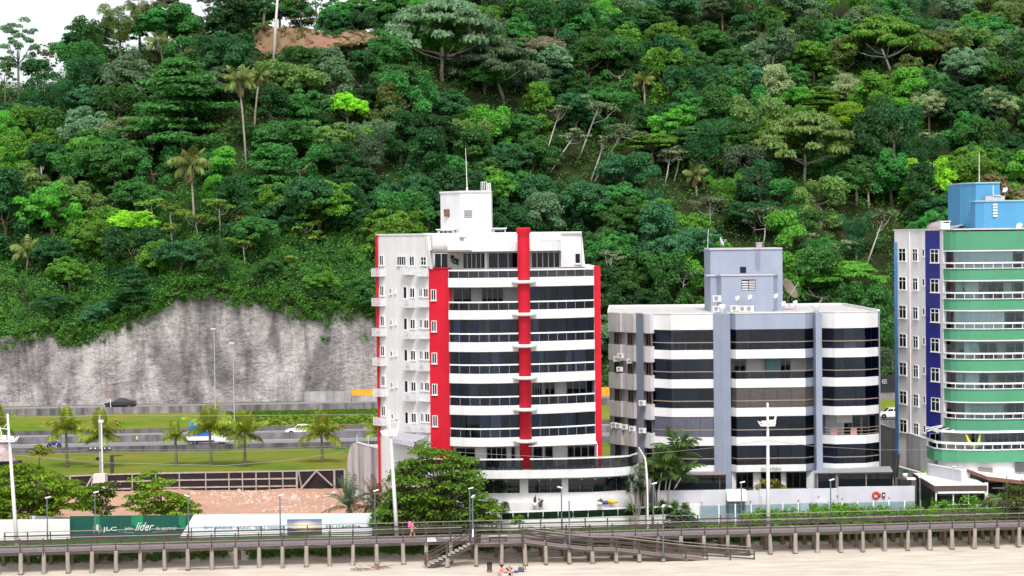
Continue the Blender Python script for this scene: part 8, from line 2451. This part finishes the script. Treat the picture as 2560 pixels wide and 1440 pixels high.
put('bag', loft([(-.16, [(-.13, -.02), (-.15, .1), (-.14, .36), (-.08, .44), (.08, .44), (.14, .36), (.15, .1), (.13, -.02)]), (-.10, [(-.16, -.05), (-.18, .1), (-.17, .42), (-.10, .5), (.10, .5), (.17, .42), (.18, .1), (.16, -.05)]), (.10, [(-.16, -.05), (-.18, .1), (-.17, .42), (-.10, .5), (.10, .5), (.17, .42), (.18, .1), (.16, -.05)])]).mesh('bag', smooth=True), pinkbag, bp_)
put('strap', MB().tube([(.08, .1, .48), (.28, .11, .42), (.26, .13, .15), (.08, .14, .02)], .018, 6).tube([(.08, -.1, .48), (.28, -.11, .42), (.26, -.13, .15), (.08, -.14, .02)], .018, 6).mesh('strap'), mat('magenta_strap', (.35, .02, .16), .8), bp_)
# two people sitting on low chairs on the sand
def sitter(label, px, py, sc, cloth_top, top_m, bot_m, hair, lean, hands):
    q = PZ(px, py, .46); q.z = beach_z(q.x, q.y)
    J = Jmap(pelvis=(0, 0, .36, .125), waist=(.02 + lean * .3, 0, .50, .125), chest=(.06 + lean, 0, .72, .14), neck=(.10 + lean * 1.4, 0, .87, .05), head=(.15 + lean * 1.6, 0, .96, .09), crown=(.16 + lean * 1.7, 0, 1.04, .075),
             shl=(.06 + lean, .18, .78, .058), ell=(.16 + lean, .26, .56, .045), wrl=(.36 + hands, .14, .50, .032), hal=(.42 + hands, .09, .50, .034), shr=(.06 + lean, -.18, .78, .058), elr=(.16 + lean, -.26, .56, .045), wrr=(.36 + hands, -.14, .50, .032), har=(.42 + hands, -.09, .50, .034),
             hipl=(.04, .11, .36, .11), knl=(.44, .15, .42, .07), anl=(.52, .14, .08, .045), tol=(.66, .15, .04, .036), hipr=(.04, -.11, .36, .11), knr=(.44, -.15, .42, .07), anr=(.52, -.14, .08, .045), tor=(.66, -.15, .04, .036))
    f = figure(label, q, -math.pi / 2 + .12, J, [('shirt', {k: v for k, v in list(sw(J, 'waist', 'chest', d=.02).items()) + ([] if cloth_top == 'vest' else [(k, (tuple(J['sh' + k[-1]][0].lerp(J['el' + k[-1]][0], 0 if len(k) == 3 else .55)), .075)) for k in ('shl', 'slvl', 'shr', 'slvr')])},
                 [('waist', 'chest')] + ([] if cloth_top == 'vest' else [('chest', 'shl'), ('shl', 'slvl'), ('chest', 'shr'), ('shr', 'slvr')]), 'chest', top_m),
                ('shorts', {'pelvis': (tuple(J['pelvis'][0]), .135), 'tl': (tuple(J['hipl'][0].lerp(J['knl'][0], .65)), .102), 'tr': (tuple(J['hipr'][0].lerp(J['knr'][0], .65)), .102)}, [('pelvis', 'tl'), ('pelvis', 'tr')], 'pelvis', bot_m)], hair, sc)
    ch_ = thing('beach_chair', ('white' if cloth_top == 'vest' else 'pale') + ' low beach chair under the person in ' + ('the pink top' if cloth_top == 'vest' else 'the navy shirt'), 'chair', q, None, -math.pi / 2 + .12)
    cm = MB()
    for s_ in (-1, 1):
        cm.tube([(-.30, s_ * .28, .0), (.30, s_ * .28, .34)], .016, 6).tube([(.32, s_ * .28, .0), (-.2, s_ * .28, .26)], .016, 6).tube([(-.12, s_ * .28, .2), (-.30, s_ * .28, .72)], .016, 6).beam((-.18, s_ * .29, .42), (.22, s_ * .29, .40), .06, .025)
    put('frame', cm.mesh('frame'), alu_m, ch_)
    put('seat', MB().box(-.14, .30, -.27, .27, .21, .225).mesh('seat'), steel_w, ch_)
    put('backrest', MB().hexa([(-.15, -.27, .24), (-.15, .27, .24), (-.165, .27, .24), (-.165, -.27, .24)], [(-.31, -.27, .70), (-.31, .27, .70), (-.325, .27, .70), (-.325, -.27, .70)]).mesh('backrest'), steel_w, ch_)
    return q
q1 = sitter('person in a bright pink top sitting on a beach chair, dark hair tied back', 1254, 1441, 1.0, 'vest', mat('hot_pink_cloth', (.78, .04, .18), .8, .08, 5), mat('pale_pink_cloth', (.80, .55, .58), .8, .08, 5), mat('dark_hair', (.02, .013, .012), .6), .0, 0)
q2 = sitter('bald person in a navy shirt sitting bent over something in both hands', 1273, 1441, 1.03, 'shirt', mat('navy_cloth', (.022, .018, .06), .85, .1, 5), mat('black_cloth', (.02, .015, .02), .85), None, .06, .02)
pp_ = thing('paper_sheet', 'white sheet held in the hands of the person in the navy shirt', 'paper', q2 + Vector((.0, -.5, .52))); put('sheet', MB().box(-.12, .12, -.09, .09, -.02, -.005).mesh('sheet'), steel_w, pp_)
cl_ = thing('cool_box', 'blue cool box with a white lid at the sitters feet', 'cool box', (lerp(q1.x, q2.x, .45), q1.y - .72, .42))
put('box', MB().box(-.22, .22, -.15, .15, 0, .26).mesh('box'), mat('cool_blue', (.06, .22, .60), .5), cl_); put('lid', MB().box(-.23, .23, -.16, .16, .26, .34).mesh('lid'), steel_w, cl_)
q = PZ(1303, 1428, .47); bgt = thing('beach_bag', 'black beach bag with looped handles on the sand', 'bag', (q.x, q.y, .47))
put('bag', loft([(-.26, [(-.05, 0), (-.06, .22), (.06, .22), (.05, 0)]), (-.2, [(-.14, 0), (-.15, .3), (.15, .3), (.14, 0)]), (.2, [(-.14, 0), (-.15, .3), (.15, .3), (.14, 0)]), (.26, [(-.05, 0), (-.06, .22), (.06, .22), (.05, 0)])]).mesh('bag'), mat('bag_cloth', (.10, .11, .13), .8, .4, 8), bgt)
put('handle', MB().tube([(.1, 0, .28), (.2, 0, .44), (.36, 0, .36), (.36, 0, .12)], .03, 6).tube([(-.15, 0, .28), (-.2, 0, .4), (-.1, 0, .44), (-.05, 0, .3)], .025, 6).mesh('handle'), dark_m, bgt)
q = PZ(1290, 1429.5, .47); tw = thing('towel', 'crumpled blue towel on the sand beside the beach bag', 'towel', (q.x, q.y, .47)); put('cloth', MB().lathe((0, 0, 0), [(.24, 0), (.2, .07), (.1, .12), (.02, .13)], 9).mesh('cloth'), mat('blue_towel', (.06, .10, .40), .9, .2, 6), tw)

# motorcycle with its rider
MC = thing('motorcycle', 'blue motorcycle passing along the near carriageway', 'motorcycle', (0, 0, 0))
for x in (-.62, .68): wheel(MC, x, 0, .30)
put('frame', MB().tube([(-.62, 0, .32), (-.1, 0, .45), (.3, 0, .75), (.42, 0, .98)], .04, 6).tube([(.42, .06, .98), (.68, .06, .3)], .03, 6).tube([(.42, -.06, .98), (.68, -.06, .3)], .03, 6).tube([(.40, -.34, 1.04), (.44, 0, 1.0), (.40, .34, 1.04)], .018, 6).mesh('frame'), tyre_m, MC)
bl = mat('blue_bike_paint', (.02, .06, .40), .3)
put('tank', loft([(-.05, [(-.08, .68), (-.1, .78), (.1, .78), (.08, .68)]), (.12, [(-.14, .66), (-.15, .86), (.15, .86), (.14, .66)]), (.36, [(-.10, .72), (-.1, .9), (.1, .9), (.10, .72)])]).mesh('tank', smooth=True), bl, MC)
put('seat', MB().box(-.75, -.02, -.13, .13, .72, .80).mesh('seat'), tyre_m, MC)
put('fairing', loft([(-.85, [(-.05, .66), (-.05, .76), (.05, .76), (.05, .66)]), (-.3, [(-.15, .45), (-.15, .70), (.15, .70), (.15, .45)]), (.2, [(-.13, .35), (-.13, .66), (.13, .66), (.13, .35)])]).mesh('fairing'), bl, MC)
put('front_fender', loft([(.40, [(-.07, .62), (-.06, .68), (.06, .68), (.07, .62)]), (.68, [(-.07, .63), (-.06, .72), (.06, .72), (.07, .63)]), (.96, [(-.05, .56), (-.05, .62), (.05, .62), (.05, .56)])]).mesh('front_fender'), bl, MC)
put('headlight', MB().lathe((.5, 0, .92), [(.09, -.06), (.1, .04), (.05, .07)], 10, (1, 0, 0)).mesh('headlight'), MATS['headlamp'], MC)
onroad(MC, 131, 265.8, 1.21, .09)
Jm = Jmap(pelvis=(-.22, 0, .88, .13), waist=(-.18, 0, 1.04, .13), chest=(-.06, 0, 1.26, .15), neck=(.0, 0, 1.42, .06), head=(.04, 0, 1.52, .12), crown=(.05, 0, 1.60, .10),
          shl=(-.05, .19, 1.32, .07), ell=(.14, .27, 1.12, .055), wrl=(.34, .32, 1.06, .04), hal=(.41, .32, 1.05, .035), shr=(-.05, -.19, 1.32, .07), elr=(.14, -.27, 1.12, .055), wrr=(.34, -.32, 1.06, .04), har=(.41, -.32, 1.05, .035),
          hipl=(-.18, .12, .86, .12), knl=(.20, .20, .72, .085), anl=(.02, .18, .36, .06), tol=(.16, .18, .32, .045), hipr=(-.18, -.12, .86, .12), knr=(.20, -.20, .72, .085), anr=(.02, -.18, .36, .06), tor=(.16, -.18, .32, .045))
figure('motorcyclist in dark clothes and a black helmet riding the blue motorcycle', MC.location, .09, Jm,
       [('jacket', sw(Jm, 'waist', 'chest', 'shl', 'ell', 'shr', 'elr', d=.02), [('waist', 'chest'), ('chest', 'shl'), ('shl', 'ell'), ('chest', 'shr'), ('shr', 'elr')], 'chest', mat('dark_jacket', (.02, .02, .045), .8)),
        ('trousers', sw(Jm, 'pelvis', 'hipl', 'knl', 'anl', 'hipr', 'knr', 'anr', d=.016), [('pelvis', 'hipl'), ('hipl', 'knl'), ('knl', 'anl'), ('pelvis', 'hipr'), ('hipr', 'knr'), ('knr', 'anr')], 'pelvis', mat('blue_trousers', (.02, .035, .12), .8))], mat('helmet_black', (.012, .012, .018), .25))

# ------------------------------------------------------------------ poles and cables
pole_m = mat('concrete_pole', (.40, .37, .35), .9, .2, 2, .1, 10)
g = PZ(249, 1190, 1.3)
UP = thing('utility_pole', 'concrete utility pole with a crossarm and a junction box among the coconut palms', 'utility pole', (g.x, 216, 1.2))
px_ = X_(247, 216); ztp = Z_(1036, 216, 247)
part('pole', MB().tube([(px_, 216, 1.0), (px_, 216, ztp)], [.19, .12], 9), pole_m, UP)
part('crossarm', MB().box(px_ - 1.2, px_ + 1.2, 215.8, 215.92, Z_(1126, 216, 247), Z_(1123, 216, 247)), dark_m, UP)
part('transformer_box', MB().box(px_ - .45, px_ - .15, 215.7, 216, Z_(1150, 216, 247), Z_(1143, 216, 247)), dark_m, UP)
for dx in (-1.0, -.5, .5, 1.0): part('insulator', MB().lathe((px_ + dx, 215.86, Z_(1123, 216, 247)), [(.06, 0), (.09, .08), (.04, .2)], 7), mat('insulator_pale', (.7, .66, .62), .4), UP)
cp_ = thing('camera_pole', 'slim white pole topped by a camera, beside the utility pole', 'pole', (X_(251, 215), 215, 1.2))
part('pole', MB().tube([(X_(252, 215), 215, 1.0), (X_(251, 215), 215, Z_(1056, 215, 251))], [.10, .07], 8), steel_w, cp_)
c = P(252, 1056, 215); part('camera', MB().box(c.x - .22, c.x + .28, c.y - .15, c.y + .15, c.z, c.z + .26), steel_w, cp_)
gp_2 = thing('gate_post', 'dark stump of a post on the lawn next to the utility pole', 'post', (X_(275, 217), 217, 1.3)); part('post', MB().box(X_(271, 217), X_(279, 217), 217, 217.3, 1.0, Z_(1138, 217, 275)), mat('dark_post', (.07, .06, .06), .9), gp_2)
def cable(label, pts, rad=.022, sag=.0, mt=None):
    line = []
    for a, b in zip(pts, pts[1:]):
        for k in range(12):
            t = k / 12; q = a.lerp(b, t); q.z -= sag * 4 * t * (1 - t); line.append(q)
    line.append(pts[-1])
    solo('power_line', MB().tube(line, rad, 5), mt or mat('cable_grey', (.33, .31, .29), .7), label, 'cable')
cable('pale cable hanging across the lawn from the mast to the stained wall', [P(30, 1137, 186), P(252, 1157, 188), P(560, 1164, 190), P(700, 1153, 192), P(858, 1131, 195)], .024)
cable('high cable crossing in front of the grass slope', [P(-30, 1042, 216), P(247, 1039, 216), P(945, 1035, 222)], .03, .1)
cable('upper of two low cables passing the dark barrier', [P(-30, 1121, 216), P(247, 1123, 216), P(880, 1112, 222)], .02, .25)
cable('lower of two low cables passing the dark barrier', [P(-30, 1128, 216), P(247, 1129, 216), P(880, 1118, 222)], .02, .25)
cable('thin cable passing the mast in front of the grey block', [P(1602, 1136, 184.5), P(1780, 1120, 182), P(1917, 1101, 178), P(2040, 1116, 181), P(2200, 1125, 185), P(2322, 1124, 190)], .018)
cable('thin cable along the podium of the red tower', [P(1000, 1119, 181), P(1180, 1133, 182), P(1400, 1144, 183), P(1598, 1137, 184)], .016)
def streetlamp(label, bx_, by, tx, ty, Y):
    a = P(bx_, by, Y); b = P(tx, ty, Y)
    root = thing('street_lamp', label, 'street lamp', a, 'tall street lamps by the highway')
    part('pole', MB().tube([a - Vector((0, 0, .3)), b], [.08, .05], 8), mat('galvanised', (.46, .45, .45), .6), root)
    part('lamp_head', MB().box(b.x - .45, b.x + .2, b.y - .12, b.y + .12, b.z - .02, b.z + .12), steel_w, root)
streetlamp('tall thin street lamp before the cliff, the taller and plainer one', 538, 1020, 535, 823, 289.8)
streetlamp('tall thin street lamp before the cliff with a broad head, on the grass slope', 586, 1052, 582, 858, 285.2)
sg = thing('road_sign_post', 'thin post with a rusty top in front of the black sedan', 'sign post', P(277, 1022, 290.6)); part('pole', MB().tube([P(277, 1024, 290.6), P(276, 996, 290.6)], .05, 6), steel_w, sg); part('plate', MB().box(P(276, 996, 290.6).x - .1, P(276, 996, 290.6).x + .1, 290.55, 290.6, P(276, 996, 290.6).z, P(276, 980, 290.6).z), mat('rust_orange', (.35, .17, .10), .8), sg)
yb = thing('safety_barrier', 'bright orange-yellow painted barrier block at the foot of the cliff', 'barrier', P(912, 990, 299 + sk(-21)))
for px in (880, 1520):
    Yb = 298.6 + sk(X_(px, 299)); a = P(px, 990, Yb); 
    if px == 880: part('block', MB().hexa([(a.x, Yb, Z_(990, Yb, px)), (a.x + 4.4, Yb + .4, Z_(990, Yb, px)), (a.x + 4.4, Yb + .9, Z_(990, Yb, px)), (a.x, Yb + .5, Z_(990, Yb, px))], [(a.x, Yb + .1, Z_(975, Yb, px)), (a.x + 4.4, Yb + .5, Z_(975, Yb, px)), (a.x + 4.4, Yb + .8, Z_(975, Yb, px)), (a.x, Yb + .4, Z_(975, Yb, px))]), mat('barrier_yellow', (.75, .36, .03), .7, .25, 2, 0, 8, .2), yb); part('base', MB().box(a.x, a.x + 4.4, Yb + .1, Yb + .9, 3.9, Z_(990.5, Yb, px)), conc_l, yb)
    else:
        y2 = thing('safety_barrier', 'piece of orange-yellow barrier seen between the red tower and the grey block', 'barrier', a)
        part('block', MB().box(a.x - 1.4, a.x + 1.6, Yb, Yb + .5, 4, Z_(968, Yb, px)), MATS['barrier_yellow'], y2)
kb = thing('low_wall', 'low pale block wall at the foot of the cliff before the orange-yellow barrier', 'wall', P(820, 992, 299.2)); a = P(760, 990, 299 + sk(-30)); part('wall', MB().box(a.x, P(879, 990, 301).x, 298.9 + sk(-27), 299.3 + sk(-27), 3.9, Z_(978, 300, 820)), conc_l, kb)
mk_ = thing('marker', 'small yellow reflector on the dividing barrier', 'reflector', P(347, 1093, 271.6)); part('plate', MB().box(P(345, 1093, 271.5).x, P(349, 1093, 271.5).x, 271.4 + sk(-49) - .05, 271.5 + sk(-49) - .05, P(347, 1097, 271).z, P(347, 1089, 271).z), mat('marker_yellow', (.8, .6, .08), .6), mk_)
# dark site fence with a white sign between the grey block and the green tower
df = thing('site_fence', 'black ribbed metal fence with a small white emblem, seen beside the green tower', 'fence', P(2222, 986, 300)); Y = 304.
a, b = X_(2190, Y), X_(2300, Y)
for k in range(14): part('sheet', MB().box(lerp(a, b, k / 14) + .02, lerp(a, b, (k + 1) / 14) - .02, Y - .04 * (k % 2), Y + .05, Z_(987, Y, 2222), Z_(938, Y, 2222)), dark_m, df)
em = MB()
for z0, z1 in ((958, 957), (953.5, 952.6), (950, 949)): em.box(X_(2205, Y - .1), X_(2217, Y - .1), Y - .12, Y - .1, Z_(z0, Y, 2211), Z_(z1, Y, 2211))
em.box(X_(2205, Y - .1), X_(2206, Y - .1), Y - .12, Y - .1, Z_(958, Y, 2211), Z_(949, Y, 2211))
part('emblem', em, steel_w, df)
# shack with a rusty corrugated roof
SH = thing('shack', 'small shack with a rusty corrugated roof at the plot edge', 'shack', (X_(5, 205), 205, 1.5))
A = [P(-60, 1110, 208), P(12, 1112, 208), P(38, 1152, 204), P(-60, 1158, 204)]
cr = MB(); N = 34
for k in range(N):
    u0, u1 = k / N, (k + 1) / N
    zz = Vector((0, 0, .05 * (k % 2))); z2 = Vector((0, 0, .05 * ((k + 1) % 2)))
    cr.face(A[3].lerp(A[2], u0) + zz, A[3].lerp(A[2], u1) + z2, A[0].lerp(A[1], u1) + z2, A[0].lerp(A[1], u0) + zz)
part('roof', cr, mat('rusty_sheet', (.55, .50, .49), .7, .2, .8, 0, 8, .3, rgb2=(.26, .10, .08), detail=8), SH)
part('wall', MB().box(X_(-60, 206), X_(33, 206), 206, 209, 1.2, Z_(1158, 206, 10)), mat('shack_dark', (.06, .05, .05), .9), SH)
part('gutter', MB().beam(P(8, 1112, 208), P(40, 1152, 204), .08, .12), mat('gutter_pink', (.35, .2, .2), .7), SH)
